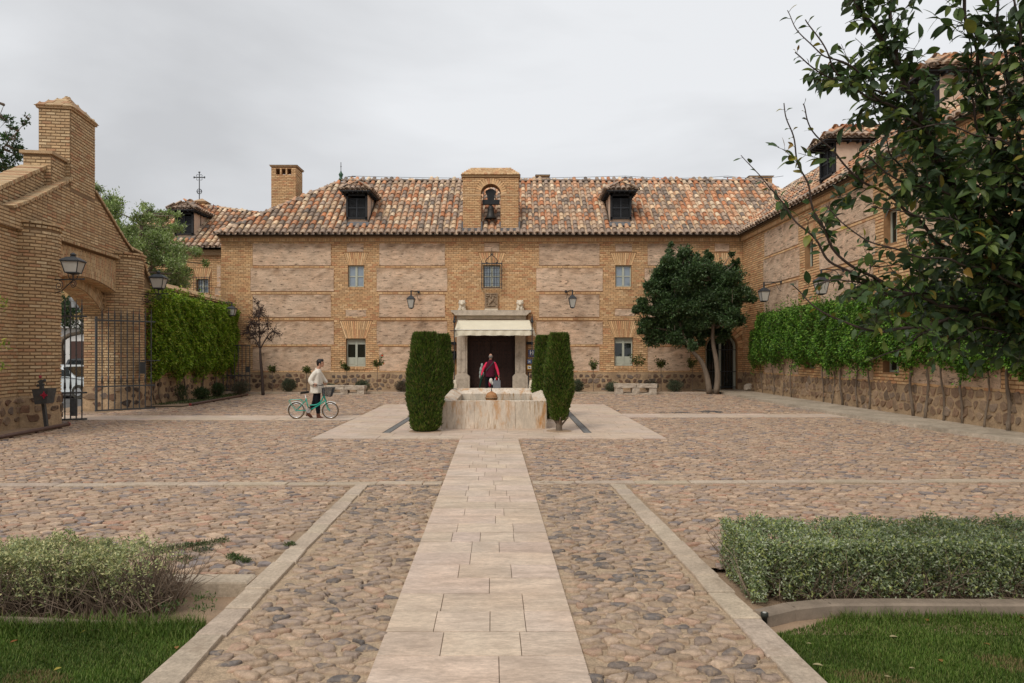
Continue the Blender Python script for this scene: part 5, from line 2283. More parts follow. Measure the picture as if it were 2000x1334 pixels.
# ------------------------------------------------------------------ garden wall with creeper
W0, W1 = np.array((-12.60, 23.0, 0)), np.array((-13.62, 33.0, 0))
wd_ = nrm(W1 - W0)
wnn = nrm((wd_[1], -wd_[0], 0))
WL = np.linalg.norm(W1 - W0)
gw = thing('garden_wall', 'brick garden wall with sloping coping behind the bright green creeper', 'wall', (W0 + W1) / 2)
wt = lambda u: 4.20 + 1.0 * max(0, 1 - u / 1.3) ** 2
g = Geo()
uu_ = np.concatenate((np.linspace(0, 1.5, 7), [WL]))
for a, b in zip(uu_[:-1], uu_[1:]):
    V = []
    for n in (0, -.45):
        for (u, z) in ((a, -.1), (b, -.1), (b, wt(b)), (a, wt(a))):
            p = W0 + wd_ * u + wnn * n
            V.append((p[0], p[1], z))
    g.add(V, [(0, 1, 2, 3), (7, 6, 5, 4), (3, 2, 6, 7)])
g.build('wall_body', MT['mortar_dark'], gw)
B = Bricks(44)
B.wall(W0, wd_, wnn, 0, WL, .95, 4.15, .083, .24)
B.build(gw, MT['brick'])
for a, b in zip(uu_[:-1], uu_[1:]):
    P_, Q_ = W0 + wd_ * a + np.array((0, 0, wt(a) + .10)), W0 + wd_ * b + np.array((0, 0, wt(b) + .10))
    coping(gw, P_, Q_, wnn, .50, .07, seed=int(80 + a * 3), n0=-.10, slope=.55, pal_=GATEC * .92)
g = Geo()
for n, z0 in ((.03, 0),):
    V = []
    for (u, z) in ((0, -.1), (WL, -.1), (WL, .95), (0, .95)):
        p = W0 + wd_ * u + wnn * n
        V.append((p[0], p[1], z))
    for (u, z) in ((0, -.1), (WL, -.1), (WL, .95), (0, .95)):
        p = W0 + wd_ * u
        V.append((p[0], p[1], z))
    g.add(V, [(0, 1, 2, 3), (3, 2, 6, 7)])
q = g.build('plinth', MT['mortar_stone'], gw)
rubble(q, W0 + wnn * .03, wd_, wnn, 0, WL, .05, .95, 72, cu=.30, cv=.22, keep=.72, gap=.26, nsingle=60)
# short angled return wall and cables
g = Geo()
for k in range(2):
    pts = []
    for t in np.linspace(0, 1, 14):
        p = W0 + wd_ * (1.8 + t * (3.2 if k else 2.6) + k * 2.6)
        pts.append((p[0] + .12, p[1], 4.32 - .22 * 4 * t * (1 - t) + .0 * k))
    g.tube(pts, .012, 4)
tag(g.build('cable', MT['iron']), 'thin black cables drooping over the coping of the garden wall', 'cable')


# ------------------------------------------------------------------ iron gates and railing
def gate_leaf(label, P, Q, ht, zmid, zlow, nb, group, lock=None):
    P, Q = np.asarray(P, float), np.asarray(Q, float)
    t = thing('iron_gate', label, 'gate', P, group)
    d = nrm(Q - P)
    L = np.linalg.norm(Q - P)
    n = nrm((-d[1], d[0], 0))
    for z in (.06, zlow, zmid):
        g = Geo()
        g.obox((P + Q) / 2 + d * .02 + np.array((0, 0, z)), d, n, (0, 0, 1), (L + .12, .05, .045))
        g.build('rail', MT['greyiron'], t)
    g = Geo()
    g.obox(P + np.array((0, 0, zmid / 2 + .08)), d, n, (0, 0, 1), (.06, .06, zmid + .05))
    g.build('stile', MT['greyiron'], t)
    for i in range(nb):
        x = P + d * (.16 + (L - .20) * i / (nb - 1))
        g = Geo()
        g.tube([x + (0, 0, .04), x + (0, 0, ht - .34)], .017, 7, cap=False)
        g.lathe([(.017, 0), (.026, .05), (.012, .2), (.002, .36)], 7, (x[0], x[1], ht - .36))
        for z in (.28, zlow + .10, zlow + .16, zmid - .09, zmid + .08, (zlow + zmid) / 2):
            g.lathe([(.017, -.018), (.030, 0), (.017, .018)], 7, (x[0], x[1], z))
        g.lathe([(.032, 0), (.018, .22)], 7, (x[0], x[1], zlow + .12))
        g.build('bar', MT['greyiron'], t, smooth=True)
    if lock is not None:
        g = Geo()
        c = P + d * lock[0]
        g.obox(c + np.array((0, 0, lock[1])), d, n, (0, 0, 1), (.14, .07, lock[2]))
        g.build('lock_box', MT['greyiron'], t)
    return t


gate_leaf('open left leaf of the iron gate, seen through the arch opening', G(.70, -1.0), (-11.52, 18.36, 0), 3.32, 2.82, .77, 12, 'leaves of the iron gate', (1.42, .38, .46))
gate_leaf('open right leaf of the iron gate, standing before the second brick pier', (-12.82, 21.05, 0), (-11.69, 22.2, 0), 3.30, 2.86, .80, 9, 'leaves of the iron gate')
# small hand bar and lock plate of the right leaf
t = thing('lock_plate', 'grey lock plate with a handle bar at the edge of the right gate leaf', 'lock', (-11.85, 22.2, 1.4))
g = Geo()
g.box((-12.08, 22.12, 1.17), (-11.90, 22.20, 1.55))
g.build('plate', MT['greyiron'], t)
g = Geo()
g.bar((-12.0, 22.1, 1.60), (-11.40, 22.1, 1.60), .03)
g.build('handle', MT['greyiron'], t)
rl = thing('iron_railing', 'plain iron railing gate in the far left corner of the courtyard', 'railing', (-12.7, 31.6, 0))
zr = lambda py: W(0, py, 31.6)[2]
xr_ = lambda px: (px - 1000) * 31.6 / F
for i, px in enumerate((437, 443.5, 451, 458, 465.5, 473, 480.5, 488)):
    g = Geo()
    g.tube([(xr_(px), 31.6, .08), (xr_(px), 31.6, zr(675))], .018, 6)
    g.build('bar', MT['greyiron'], rl)
for z in (.14, zr(733.5), zr(675)):
    g = Geo()
    g.bar((xr_(436), 31.6, z), (xr_(489), 31.6, z), .03, .05)
    g.build('rail', MT['greyiron'], rl)
g = Geo()
g.box((xr_(480), 31.55, zr(727)), (xr_(487.5), 31.65, zr(716)))
g.build('lock_box', MT['greyiron'], rl)


# ------------------------------------------------------------------ lanterns
def lantern(label, c, h, wt_, wb_, parent_cat='lamp', group=None, rot=0.0, hang=False, arm=None, style='crown'):
    """c = centre of the bottom of the glass; h glass height"""
    t = thing('wall_lantern', label, 'lamp', c, group)
    cx, cy, cz = c
    cr_, sr_ = cos(rot), sin(rot)

    def T(a, b, z):
        return (cx + a * cr_ - b * sr_, cy + a * sr_ + b * cr_, cz + z)
    g = Geo()
    k = [(-1, -1), (1, -1), (1, 1), (-1, 1)]
    for (a, b) in k:
        g.bar(T(a * wb_ / 2, b * wb_ / 2, 0), T(a * wt_ / 2, b * wt_ / 2, h), .018, .018)
    for i in range(4):
        a, b = k[i], k[(i + 1) % 4]
        g.bar(T(a[0] * wb_ / 2, a[1] * wb_ / 2, 0), T(b[0] * wb_ / 2, b[1] * wb_ / 2, 0), .022, .022)
        g.bar(T(a[0] * wt_ / 2, a[1] * wt_ / 2, h), T(b[0] * wt_ / 2, b[1] * wt_ / 2, h), .03, .03)
    g.build('frame', MT['iron'], t)
    for i in range(4):
        a, b = k[i], k[(i + 1) % 4]
        s = .96
        g = Geo()
        g.add([T(a[0] * wb_ / 2 * s, a[1] * wb_ / 2 * s, .01), T(b[0] * wb_ / 2 * s, b[1] * wb_ / 2 * s, .01), T(b[0] * wt_ / 2 * s, b[1] * wt_ / 2 * s, h - .01), T(a[0] * wt_ / 2 * s, a[1] * wt_ / 2 * s, h - .01)], [(0, 1, 2, 3)])
        g.build('pane', MT['lampglass'], t)
    g = Geo()
    r = rot + pi / 4
    w2 = wt_ / sqrt(2) * 2 / 2 * 1.0
    q = wt_ * .7071
    if style == 'crown':
        g.lathe([(q * 1.12, h), (q * 1.12, h + .02), (q * .95, h + h * .18), (q * .55, h + h * .38), (q * .25, h + h * .42), (q * .25, h + h * .5)], 4, (cx, cy, cz), rot=r)
        g.lathe([(.03, h + h * .5), (.06, h + h * .54), (.075, h + h * .62), (.05, h + h * .72), (.015, h + h * .8)], 8, (cx, cy, cz))
    else:
        g.lathe([(q * 1.10, h), (q * 1.10, h + .015), (q * .35, h + h * .38), (.03, h + h * .42)], 4, (cx, cy, cz), rot=r)
        g.lathe([(.035, h + h * .40), (.035, h + h * .95)], 8, (cx, cy, cz))
    g.lathe([(wb_ * .62, -.0), (wb_ * .5, -.03), (wb_ * .15, -.05)], 4, (cx, cy, cz), rot=r)
    g.build('cap', MT['iron'], t)
    if arm is not None:
        wall_p, scroll = arm
        wp_ = np.asarray(wall_p, float)
        g = Geo()
        if hang:
            top = np.array((cx, cy, cz + h * 1.95))
            g.bar(wp_, top, .03, .03)
            e = nrm(top - wp_)
            g.bar(wp_ + (0, 0, -.0), wp_ + (0, 0, .001) + e * .02, .12, .12)
            pts = [wp_ + e * (.0) + np.array((0, 0, -.36)), wp_ + e * .10 + np.array((0, 0, -.30)), wp_ + e * .2 + np.array((0, 0, -.10)), wp_ + e * .34 + np.array((0, 0, -.02)), wp_ + e * .42 + np.array((0, 0, -.1))]
            g.tube(bez(pts, 14), .012, 5)
        else:
            tip = np.array((cx, cy, wp_[2]))
            e = nrm(tip - wp_)
            end = tip + e * .30
            g.bar(wp_, end, .03, .03)
            g.lathe([(.03, -.02), (.03, .02)], 6, tuple(end))
            g.tube([tip, (cx, cy, cz - .03)], .015, 6)
            for (b0, r0) in ((.12, .13), (wp_ is not None and np.linalg.norm(tip - wp_) or .6, .10)):
                pts = []
                for k_ in range(22):
                    a = k_ / 21 * 3.4 * pi
                    rr = r0 * (1 - k_ / 26)
                    pts.append(wp_ + e * (b0 + rr * sin(a)) + np.array((0, 0, -r0 - .02 + rr * cos(a))))
                g.tube(pts, .010, 4)
            g.tube([wp_ + np.array((0, 0, -.34)), wp_ + e * .2 + np.array((0, 0, -.28)), tip + np.array((0, 0, -.02))], .012, 5)
            for s in (-1, 1):
                pts = [tip, tip + np.array((s * .10, 0, .03)), np.array((cx + s * wb_ * .5, cy, cz))]
                g.tube(bez(pts, 6), .01, 4)
        g.build('bracket', MT['iron'], t)
    return t


lantern('large black lantern on a scrolled bracket on the near gate pier', (-10.93, 17.0, W(0, 533, 17)[2]), .28, .40, .27,
        arm=((-11.45, 17.1, W(0, 545.5, 17)[2]), True), rot=.15)
c = W(310, 563, 22.3)
lantern('black lantern on a scrolled bracket on the far gate pier, above the creeper', c, .32, .42, .28, arm=((-12.14, 22.35, W(0, 574, 22.3)[2]), True), rot=.15)
c = W(453, 616, 31)
lantern('small dark lantern hanging at the end of the garden wall by the corner', c, .30, .36, .22, arm=((-13.3, 31, c[2] + .62), True), rot=.1, hang=True, style='plain')
c = W(803, 601.5, 32.2)
lantern('hanging lantern on the facade left of the entrance', c, .42, .34, .18, hang=True, style='plain', arm=((c[0] + .25, 32.95, c[2] + .82), True), group='lanterns on the facade')
c = W(1118, 600.5, 32.2)
lantern('hanging lantern on the facade right of the entrance', c, .42, .34, .18, hang=True, style='plain', arm=((c[0] - .25, 32.95, c[2] + .82), True), group='lanterns on the facade')
c = W(1492, 588, 28.2)
lantern('lantern hanging from a bracket on the right wing, beside the dark tree', c, .40, .36, .22, hang=True, style='plain', arm=((WX - .02, 28.2, c[2] + .78), True))
c = W(1604, 574, 22.9)
lantern('lantern on the right wing half hidden by the near branches', c, .42, .38, .22, hang=True, style='plain', arm=((WX - .02, 22.9, c[2] + .80), True))

# ------------------------------------------------------------------ left foreground objects
t = thing('litter_bin', 'small grey metal litter box with a red emblem on an iron post', 'litter bin', W(91, 838, 16.45))
g = Geo()
bx = lambda px: (px - 1000) * 16.45 / F
bz2 = lambda py: CAMZ - (py - HZ) * 16.45 / F
g.bar((bx(91.5), 16.45, 0), (bx(80), 16.45, bz2(742)), .07, .07, up=(0, 1, 0))
for py in (745, 752):
    g.bar((bx(74.5), 16.45, bz2(py + 1)), (bx(87), 16.45, bz2(py - 1)), .04, .04)
g.ball((bx(74), 16.45, bz2(753)), .035, 6)
g.ball((bx(87.5), 16.45, bz2(743)), .035, 6)
g.build('post', MT['greyiron'], t)
g = Geo()
g.ball((bx(79), 16.45, bz2(736)), .035, 8, (.35, .03, .05))
g.build('post_knob', MT['paint'], t)
g = Geo()
V = []
for z, s in ((bz2(787), .74), (bz2(758), 1.0)):
    for (a, b) in ((-1, -1), (1, -1), (1, 1), (-1, 1)):
        V.append((bx(98) + a * .19 * s + b * .02, 16.42 - .17 + b * .13 * s, z + a * .015))
g.add(V, [(0, 3, 2, 1), (4, 5, 6, 7), (0, 1, 5, 4), (1, 2, 6, 5), (2, 3, 7, 6), (3, 0, 4, 7)])
g.build('box', MT['greyiron'], t)
g = Geo()
ecx, ecz, ey = bx(104.5), bz2(770), 16.42 - .17 - .135
for q in range(8):
    a = q * pi / 4
    L = .085 if q % 2 == 0 else .05
    g.obox((ecx + cos(a) * L / 2, ey, ecz + sin(a) * L / 2), (cos(a), 0, sin(a)), (0, 1, 0), (-sin(a), 0, cos(a)), (L, .012, .02), (.50, .02, .06))
g.lathe([(.03, -.005), (.03, .005)], 8, (ecx, ey, ecz), (.50, .02, .06))
g.build('emblem', MT['paint'], t)

for lab, p, q in (('rusty brown pipe rail low beside the near gate pier', W(-60, 876, 13.2), W(133, 834, 16.75)), ('rusty brown pipe rail edging the bed under the creeper', W(372, 795, 23.35), W(482, 773, 29.0))):
    p[2] = q[2] = .085
    t = thing('pipe_rail', lab, 'rail', (p + q) / 2, 'low pipe rails')
    g = Geo()
    g.tube([p, q], .045, 10)
    g.build('pipe', MT['rustpipe'], t, smooth=True)
    g = Geo()
    e = q if p[1] < 20 and p[0] < -9 and q[1] < 20 else p
    d = nrm(q - p)
    for s in (p, q):
        dd = d if s is q else -d
        g.tube([s, s + dd * .03], .05, 8, (.28, .04, .04))
    g.build('end_cap', MT['paint'], t)
    for f in (.1, .37, .63, .9):
        c = p + (q - p) * f
        g = Geo()
        g.box((c[0] - .03, c[1] - .03, -.05), (c[0] + .03, c[1] + .03, .06))
        g.build('foot', MT['rustpipe'], t)
g = Geo()
sheet(g, [(-11.1, 12.5), (-10.62, 14.3), (-11.05, 16.7), (-11.6, 16.9), (-15, 16.9), (-15, 12.5)], .012)
struct(g.build('soil', MT['soil']), 'bare soil bed at the foot of the near gate pier')
g = Geo()
sheet(g, [(-11.3, 23.4), (-11.45, 29.0), (-11.9, 30.7), (-13.3, 30.7), (-12.6, 23.2)], .030)
struct(g.build('soil', MT['soil']), 'narrow planted bed under the bright green creeper')

# ------------------------------------------------------------------ the street seen through the gate
g = Geo()
g.add([(-60, 20, -.16), (-14.2, 20, -.16), (-14.6, 60, -.16), (-60, 60, -.16)], [(0, 1, 2, 3)])
struct(g.build('road', MT['asphalt']), 'asphalt street beyond the gateway')


def car(label, c, ang, body, L=4.2, Wd=1.75, H=1.48):
    t = thing('parked_car', label, 'car', c, 'cars parked beyond the gateway')
    ca, sa = cos(ang), sin(ang)

    def T(a, b, z):
        return (c[0] + a * ca - b * sa, c[1] + a * sa + b * ca, c[2] + z)
    pr = [(-.5, .34), (-.5, .72), (-.47, .88), (-.30, .95), (-.29, .95), (.18, .97), (.36, .88), (.47, .74), (.5, .55), (.5, .30), (.42, .24), (-.44, .24)]
    g = Geo()
    n = len(pr)
    V = []
    for s, k in ((-1, .46), (-1, .5), (1, .5), (1, .46)):
        for (a, z) in pr:
            V.append(T(a * L * (1 if k == .5 else .985), s * Wd * k, z if k == .5 or z < .5 else z + .02))
    Fc = [tuple(range(n)), tuple(range(4 * n - 1, 3 * n - 1, -1))]
    for r in range(3):
        for i in range(n):
            Fc.append((r * n + i, (r + 1) * n + i, (r + 1) * n + (i + 1) % n, r * n + (i + 1) % n))
    g.add(V, Fc, body)
    g.build('body', MT['paint'], t)
    cab = [(-.40, .93), (-.33, H - .06), (-.24, H), (.02, H), (.10, H - .05), (.27, .93)]
    g = Geo()
    V = []
    for s in (-1, 1):
        for (a, z) in cab:
            k = .47 if z < 1 else .38
            V.append(T(a * L, s * Wd * k, z))
    m = len(cab)
    g.add(V, [tuple(range(m)), tuple(range(2 * m - 1, m - 1, -1))] + [(i, i + m, i + 1 + m, i + 1) for i in range(m - 1)], body)
    g.build('roof', MT['paint'], t)
    g = Geo()
    for s in (-1, 1):
        for (p, q) in (((-.35, -.10)), ((-.08, .21))):
            za, zb = .98, H - .10
            k0, k1 = .473, .392
            g.add([T(p * L, s * Wd * k0, za), T(q * L, s * Wd * k0, za), T((q - .05 if q > 0 else q) * L, s * Wd * k1, zb), T((p + .04 if p < -.2 else p) * L, s * Wd * k1, zb)], [(0, 1, 2, 3), (3, 2, 1, 0)])
    g.add([T(.262 * L, -.42 * Wd, .98), T(.262 * L, .42 * Wd, .98), T(.115 * L, .36 * Wd, H - .08), T(.115 * L, -.36 * Wd, H - .08)], [(0, 1, 2, 3)])
    g.add([T(-.398 * L, -.42 * Wd, .98), T(-.398 * L, .42 * Wd, .98), T(-.34 * L, .36 * Wd, H - .08), T(-.34 * L, -.36 * Wd, H - .08)], [(3, 2, 1, 0)])
    g.build('window_glass', MT['pane_dark'], t)
    for a in (-.31, .31):
        for s in (-1, 1):
            cc = np.array(T(a * L, s * Wd * .44, .31))
            ax = np.array((-sa, ca, 0))
            g = Geo()
            g.tube([cc - ax * .11, cc + ax * .11], .31, 16)
            w = g.build('wheel', MT['rubber'], t)
            g = Geo()
            g.tube([cc - ax * .115, cc + ax * .115], .18, 12)
            g.build('rim', MT['chrome'], w)
    for s in (-1, 1):
        g = Geo()
        g.box(np.array(T(.49 * L, s * Wd * .36, .62)) - .08, np.array(T(.49 * L, s * Wd * .36, .62)) + .08)
        g.build('headlight', MT['lampglass'], t)


car('pale silver hatchback parked just beyond the gate bars', (-20.2, 31.0, -.16), -.15, (.62, .66, .66))
car('dark grey car parked behind the silver hatchback', (-21.9, 36.5, -.16), .1, (.05, .055, .06), H=1.75)
hs = thing('street_house', 'white and ochre house across the street beyond the gate', 'house', (-30, 47, 0))
g = Geo()
g.box((-44, 47, -.2), (-22, 55, 4.2), (.72, .70, .66))
g.box((-44, 46.9, 4.2), (-22, 55, 7.4), (.42, .27, .12))
g.build('wall', MT['whitewall'], hs)
g = Geo()
g.box((-44.4, 46.4, 7.4), (-21.6, 56, 7.7), (.38, .22, .14))
g.build('roof', MT['whitewall'], hs)
g = Geo()
g.box((-44, 46.5, 3.6), (-22, 46.98, 3.9), (.62, .60, .57))
g.build('balcony', MT['whitewall'], hs)
for i, x in enumerate((-34.5, -32.0, -30.4, -28.6, -27.2, -25.8)):
    g = Geo()
    colr = [(.08, .06, .05), (.40, .24, .08), (.09, .05, .04), (.22, .03, .04), (.10, .09, .08), (.22, .03, .04)][i]
    g.box((x, 46.93, .1), (x + .95, 47.02, 2.7), colr)
    g.build('door', MT['whitewall'], hs)
    g = Geo()
    g.box((x, 46.84, 4.7), (x + .8, 46.92, 6.4), (.60, .60, .58))
    f = g.build('window', MT['whitewall'], hs)
    g = Geo()
    g.box((x + .08, 46.80, 4.8), (x + .72, 46.85, 6.3))
    g.build('pane', MT['pane_dark'], f)
hs2 = thing('street_lamp', 'grey street lamp head showing under the arch beyond the gate', 'street lamp', (-18.2, 30, 0))
g = Geo()
g.tube([(-18.2, 30, -.1), (-18.2, 30, 4.6)], .05, 8)
g.bar((-18.2, 30, 4.5), (-19.1, 30, 4.5), .04)
g.build('pole', MT['greyiron'], hs2)
g = Geo()
g.lathe([(.24, 3.85), (.30, 4.25), (.12, 4.38), (.05, 4.5)], 8, (-19.1, 30, 0), (5, 5, 5))
g.build('lamp_head', MT['greyiron'], hs2)
# ------------------------------------------------------------------ fountain
ft = thing('fountain', 'large rust-streaked marble basin fountain in the middle of the slab square', 'fountain', (-.43, 17.6, 0))
x0, x1, y0, y1 = -1.677, .826, 16.2, 19.07
zf0, zf1 = .694, .845
g = Geo()
co = [(x0, y0, zf0), (x1, y0, zf0), (x1, y1, zf1), (x0, y1, zf1)]
t1, t2_ = .06, .30
ci = [(x0 + t2_, y0 + .16, zf0 - .05), (x1 - t2_, y0 + .16, zf0 - .05), (x1 - t2_, y1 - .28, zf1 - .13), (x0 + t2_, y1 - .28, zf1 - .13)]
co2 = [(x0 + .03, y0 + .03, zf0 + .012), (x1 - .03, y0 + .03, zf0 + .012), (x1 - .05, y1 - .05, zf1 + .012), (x0 + .05, y1 - .05, zf1 + .012)]
fl = .38
V = [(x, y, .0) for x, y, z in co] + co + co2 + ci + [(x, y, fl) for x, y, z in ci]
Fc = []
for r in range(4):
    for k in range(4):
        a, b = r * 4 + k, r * 4 + (k + 1) % 4
        Fc.append((a, b, b + 4, a + 4))
Fc.append((16, 17, 18, 19))
# front built as three slabs with fine joints
g.add(V, Fc)
g.build('basin', MT['marble'], ft)
for i, (a, b) in enumerate(((x0 + .02, -.9), (-.893, .08), (.087, x1 - .02))):
    g = Geo()
    g.box((a, y0 - .018, .035), (b, y0 - .002, zf0 - .02), (1.0 - .03 * i, 1.0 - .03 * i, 1 - .04 * i))
    g.build('slab', MT['marble'], ft)
g = Geo()
g.box((x0 - .05, y0 - .06, .0), (x1 + .05, y1 + .05, .038))
g.build('base_slab', MT['travertine'], ft)
g = Geo()
g.add([(x0 + t2_, y0 + .16, .55), (x1 - t2_, y0 + .16, .55), (x1 - t2_, y1 - .28, .55), (x0 + t2_, y1 - .28, .55)], [(0, 1, 2, 3)])
g.build('water', MT['water'], ft)
sc_ = 17.9 / F
g = Geo()
cx_ = (960 - 1000) * sc_
g.lathe([(.10, .45), (.14, .55), (.155, .66), (.15, .74), (.115, .80), (.06, .83), (.03, .85)], 16, (cx_, 17.9, -.02), (.42, .20, .085))
g.lathe([(.163, .66), (.17, .68), (.163, .70)], 16, (cx_, 17.9, -.02), (.36, .20, .10))
g.build('spout_dome', MT['rubble'], ft, smooth=True)
g = Geo()
g.tube([(cx_, 17.9, .82), (cx_, 17.9, .93)], [.018, .006], 6)
g.build('nozzle', MT['bronze'], ft)


# ------------------------------------------------------------------ stone benches, rock
def bench(label, x0, x1, yy, zb, zt, seed):
    rs = np.random.RandomState(seed)
    t = thing('stone_bench', label, 'bench', ((x0 + x1) / 2, yy, 0), 'old stone benches by the planting strip')

    def block(lo, hi, name):
        g = Geo()
        g.box(lo, hi)
        me_o = g.build(name, MT['limestone'], t)
        s = me_o.modifiers.new('sub', 'SUBSURF')
        s.subdivision_type = 'SIMPLE'
        s.levels = s.render_levels = 3
        tx = bpy.data.textures.new('rough', 'CLOUDS')
        tx.noise_scale = .16
        d = me_o.modifiers.new('disp', 'DISPLACE')
        d.texture = tx
        d.strength = .07
        d.mid_level = .5
        d.texture_coords = 'GLOBAL'
    xm = (x0 + x1) / 2
    block((x0, yy - .25, zt - .17), (xm - .01, yy + .25, zt), 'seat')
    block((xm + .01, yy - .25, zt - .175), (x1, yy + .25, zt - .01), 'seat')
    for a in (x0 + .02, xm - .17, x1 - .34):
        block((a, yy - .22, zb), (a + .32, yy + .22, zt - .16), 'support')
    block((x0 + .3, yy - .16, zb - .02), (x1 - .3, yy + .1, zb + .10), 'foot_stone')
    return t


bench('long weathered stone bench behind the woman with the bicycle', (634 - 1000) * 30.2 / F, (713 - 1000) * 30.2 / F, 30.3, .0, .42, 3)
bench('long weathered stone bench between the fountain and the dark tree', (1201 - 1000) * 30.2 / F, (1282 - 1000) * 30.2 / F, 30.3, .0, .50, 4)


def lump(name, m, parent, balls, vox, smooth=3, disp=0, col=(1, 1, 1)):
    g = Geo()
    for (c, r) in balls:
        g.ball(c, r, 10, col)
    o = g.build(name, m, parent, smooth=True)
    remesh(o, vox, smooth)
    if disp:
        tx = bpy.data.textures.new('n', 'CLOUDS')
        tx.noise_scale = .12
        d = o.modifiers.new('d', 'DISPLACE')
        d.texture = tx
        d.strength = disp
        d.mid_level = .5
        d.texture_coords = 'GLOBAL'
    return o


c = W(1466, 757, 31.8)
rk = lump('boulder', MT['limestone'], None, [((c[0] - .08, 31.8, .25), (.26, .2, .18)), ((c[0] + .1, 31.8, .24), (.2, .2, .14)), ((c[0] - .02, 31.75, .36), (.16, .14, .10))], .03, 1, .10)
tag(rk, 'rough pale boulder standing in the right corner by the ivy wall', 'boulder')


# ------------------------------------------------------------------ sculptures over the entrance
def lion(px, label):
    D = 32.72
    k = D / F
    cx = (px - 1000) * k
    zb, zt = CAMZ - (608 - HZ) * k, CAMZ - (585.5 - HZ) * k
    h = zt - zb
    t = thing('lion_sculpture', label, 'sculpture', (cx, D, zb), 'lion sculptures over the entrance')
    w = .19
    lump('body', MT['palestone'], t, [((cx, D + .05, zb + h * .42), (w * .9, .16, h * .42)), ((cx, D + .02, zb + h * .72), (w, .17, h * .27)), ((cx, D - .10, zb + h * .66), (w * .55, .10, h * .17)),
                                      ((cx, D - .18, zb + h * .58), (w * .34, .06, h * .09)), ((cx - .07, D - .12, zb + h * .2), (.055, .07, h * .24)), ((cx + .07, D - .12, zb + h * .2), (.055, .07, h * .24)),
                                      ((cx - .13, D - .02, zb + h * .14), (.07, .12, h * .16)), ((cx + .13, D - .02, zb + h * .14), (.07, .12, h * .16)),
                                      ((cx - .12, D - .06, zb + h * .90), (.045, .04, .045)), ((cx + .12, D - .06, zb + h * .90), (.045, .04, .045))], .02, 2)
    g = Geo()
    g.box((cx - .19, D - .20, zb - .01), (cx + .19, D + .14, zb + .05))
    g.build('base', MT['palestone'], t)


lion(902.5, 'pale seated stone lion at the left end of the entrance cornice')
lion(1015.5, 'pale seated stone lion at the right end of the entrance cornice')
D = 32.95
k = D / F
t = thing('stone_relief', 'carved stone plaque of a rider on a rearing horse above the entrance', 'relief', ((959.5 - 1000) * k, D, CAMZ - (604 - HZ) * k))
zq = lambda py: CAMZ - (py - HZ) * k
xq = lambda px: (px - 1000) * k
g = Geo()
g.box((xq(947), D - .06, zq(603)), (xq(972), D + .03, zq(573)))
for (a, b, c2, d2) in ((947, 949, 603, 573), (970, 972, 603, 573), (949, 970, 575, 573), (949, 970, 603, 600)):
    g.box((xq(a), D - .09, zq(c2)), (xq(b), D - .06, zq(d2)))
g.build('plaque', MT['relief'], t)
bl = []
for (px, py, rx, rz) in ((960, 587, .10, .07), (957, 590, .08, .08), (963, 583, .06, .09), (965, 578, .045, .045), (968, 580, .05, .025), (955, 595, .035, .09), (951.5, 593, .03, .07), (966, 589, .03, .07), (968.5, 593, .025, .05),
                         (959, 579, .04, .09), (958, 575.5, .03, .035), (953, 578, .09, .03), (951, 582, .05, .05), (963, 597.5, .12, .025), (955, 598, .10, .03), (951, 587, .03, .05)):
    bl.append(((xq(px), D - .085, zq(py)), (rx, .05, rz)))
lump('rider', MT['relief'], t, bl, .012, 1)
g = Geo()
g.box((xq(946.5), D - .16, zq(607)), (xq(972.5), D + .03, zq(603.3)))
g.build('ledge', MT['palestone'], t)

# window grille over the entrance
t = thing('window_grille', 'wrought iron window grille with a pointed crest above the entrance', 'grille', (xq(960.5), 32.8, zq(563)))
D = 32.72
k = D / F
g = Geo()
a, b, zt_, zb_ = xq(941), xq(980), zq(514.5), zq(562.5)
g.bar((a, D, zt_), (b, D, zt_), .035, .05)
g.bar((a, D, zb_), (b, D, zb_), .035, .04)
for x in (a, b):
    g.bar((x, D, zt_), (x, FY, zt_), .03)
    g.bar((x, D, zb_), (x, FY, zb_), .03)
    g.tube([(x, D, zb_), (x, D, zt_ + .02), (x, D, zt_ + .16)], [.022, .022, .004], 6)
    for py in (528, 541, 555):
        g.ball((x, D, zq(py)), .03, 6)
g.build('frame', MT['iron'], t)
for i in range(7):
    x = a + (b - a) * (i + 1) / 8
    g = Geo()
    g.tube([(x, D, zb_), (x, D, zt_)], .011, 5)
    g.build('bar', MT['iron'], t)
for py in (524.5, 534, 541.5, 554):
    g = Geo()
    g.bar((a, D, zq(py)), (b, D, zq(py)), .014)
    g.build('crossbar', MT['iron'], t)
g = Geo()
cx = (a + b) / 2
for s in (-1, 1):
    pts = [(cx + s * .27, D, zt_), (cx + s * .28, D, zt_ + .14), (cx + s * .16, D, zt_ + .28), (cx + s * .02, D, zt_ + .40)]
    g.tube(bez(pts, 10), .018, 5)
    g.ball((cx + s * .23, D, zt_ + .03), .04, 6)
g.tube([(cx, D, zt_), (cx, D, zt_ + .62), (cx, D, zt_ + .70)], [.012, .012, .002], 5)
for q in range(8):
    an = q * pi / 4
    g.tube([(cx, D, zt_ + .44), (cx + .12 * cos(an), D - .03 * sin(3 * q), zt_ + .44 + .11 * sin(an))], [.012, .006], 4)
g.build('crest', MT['iron'], t)

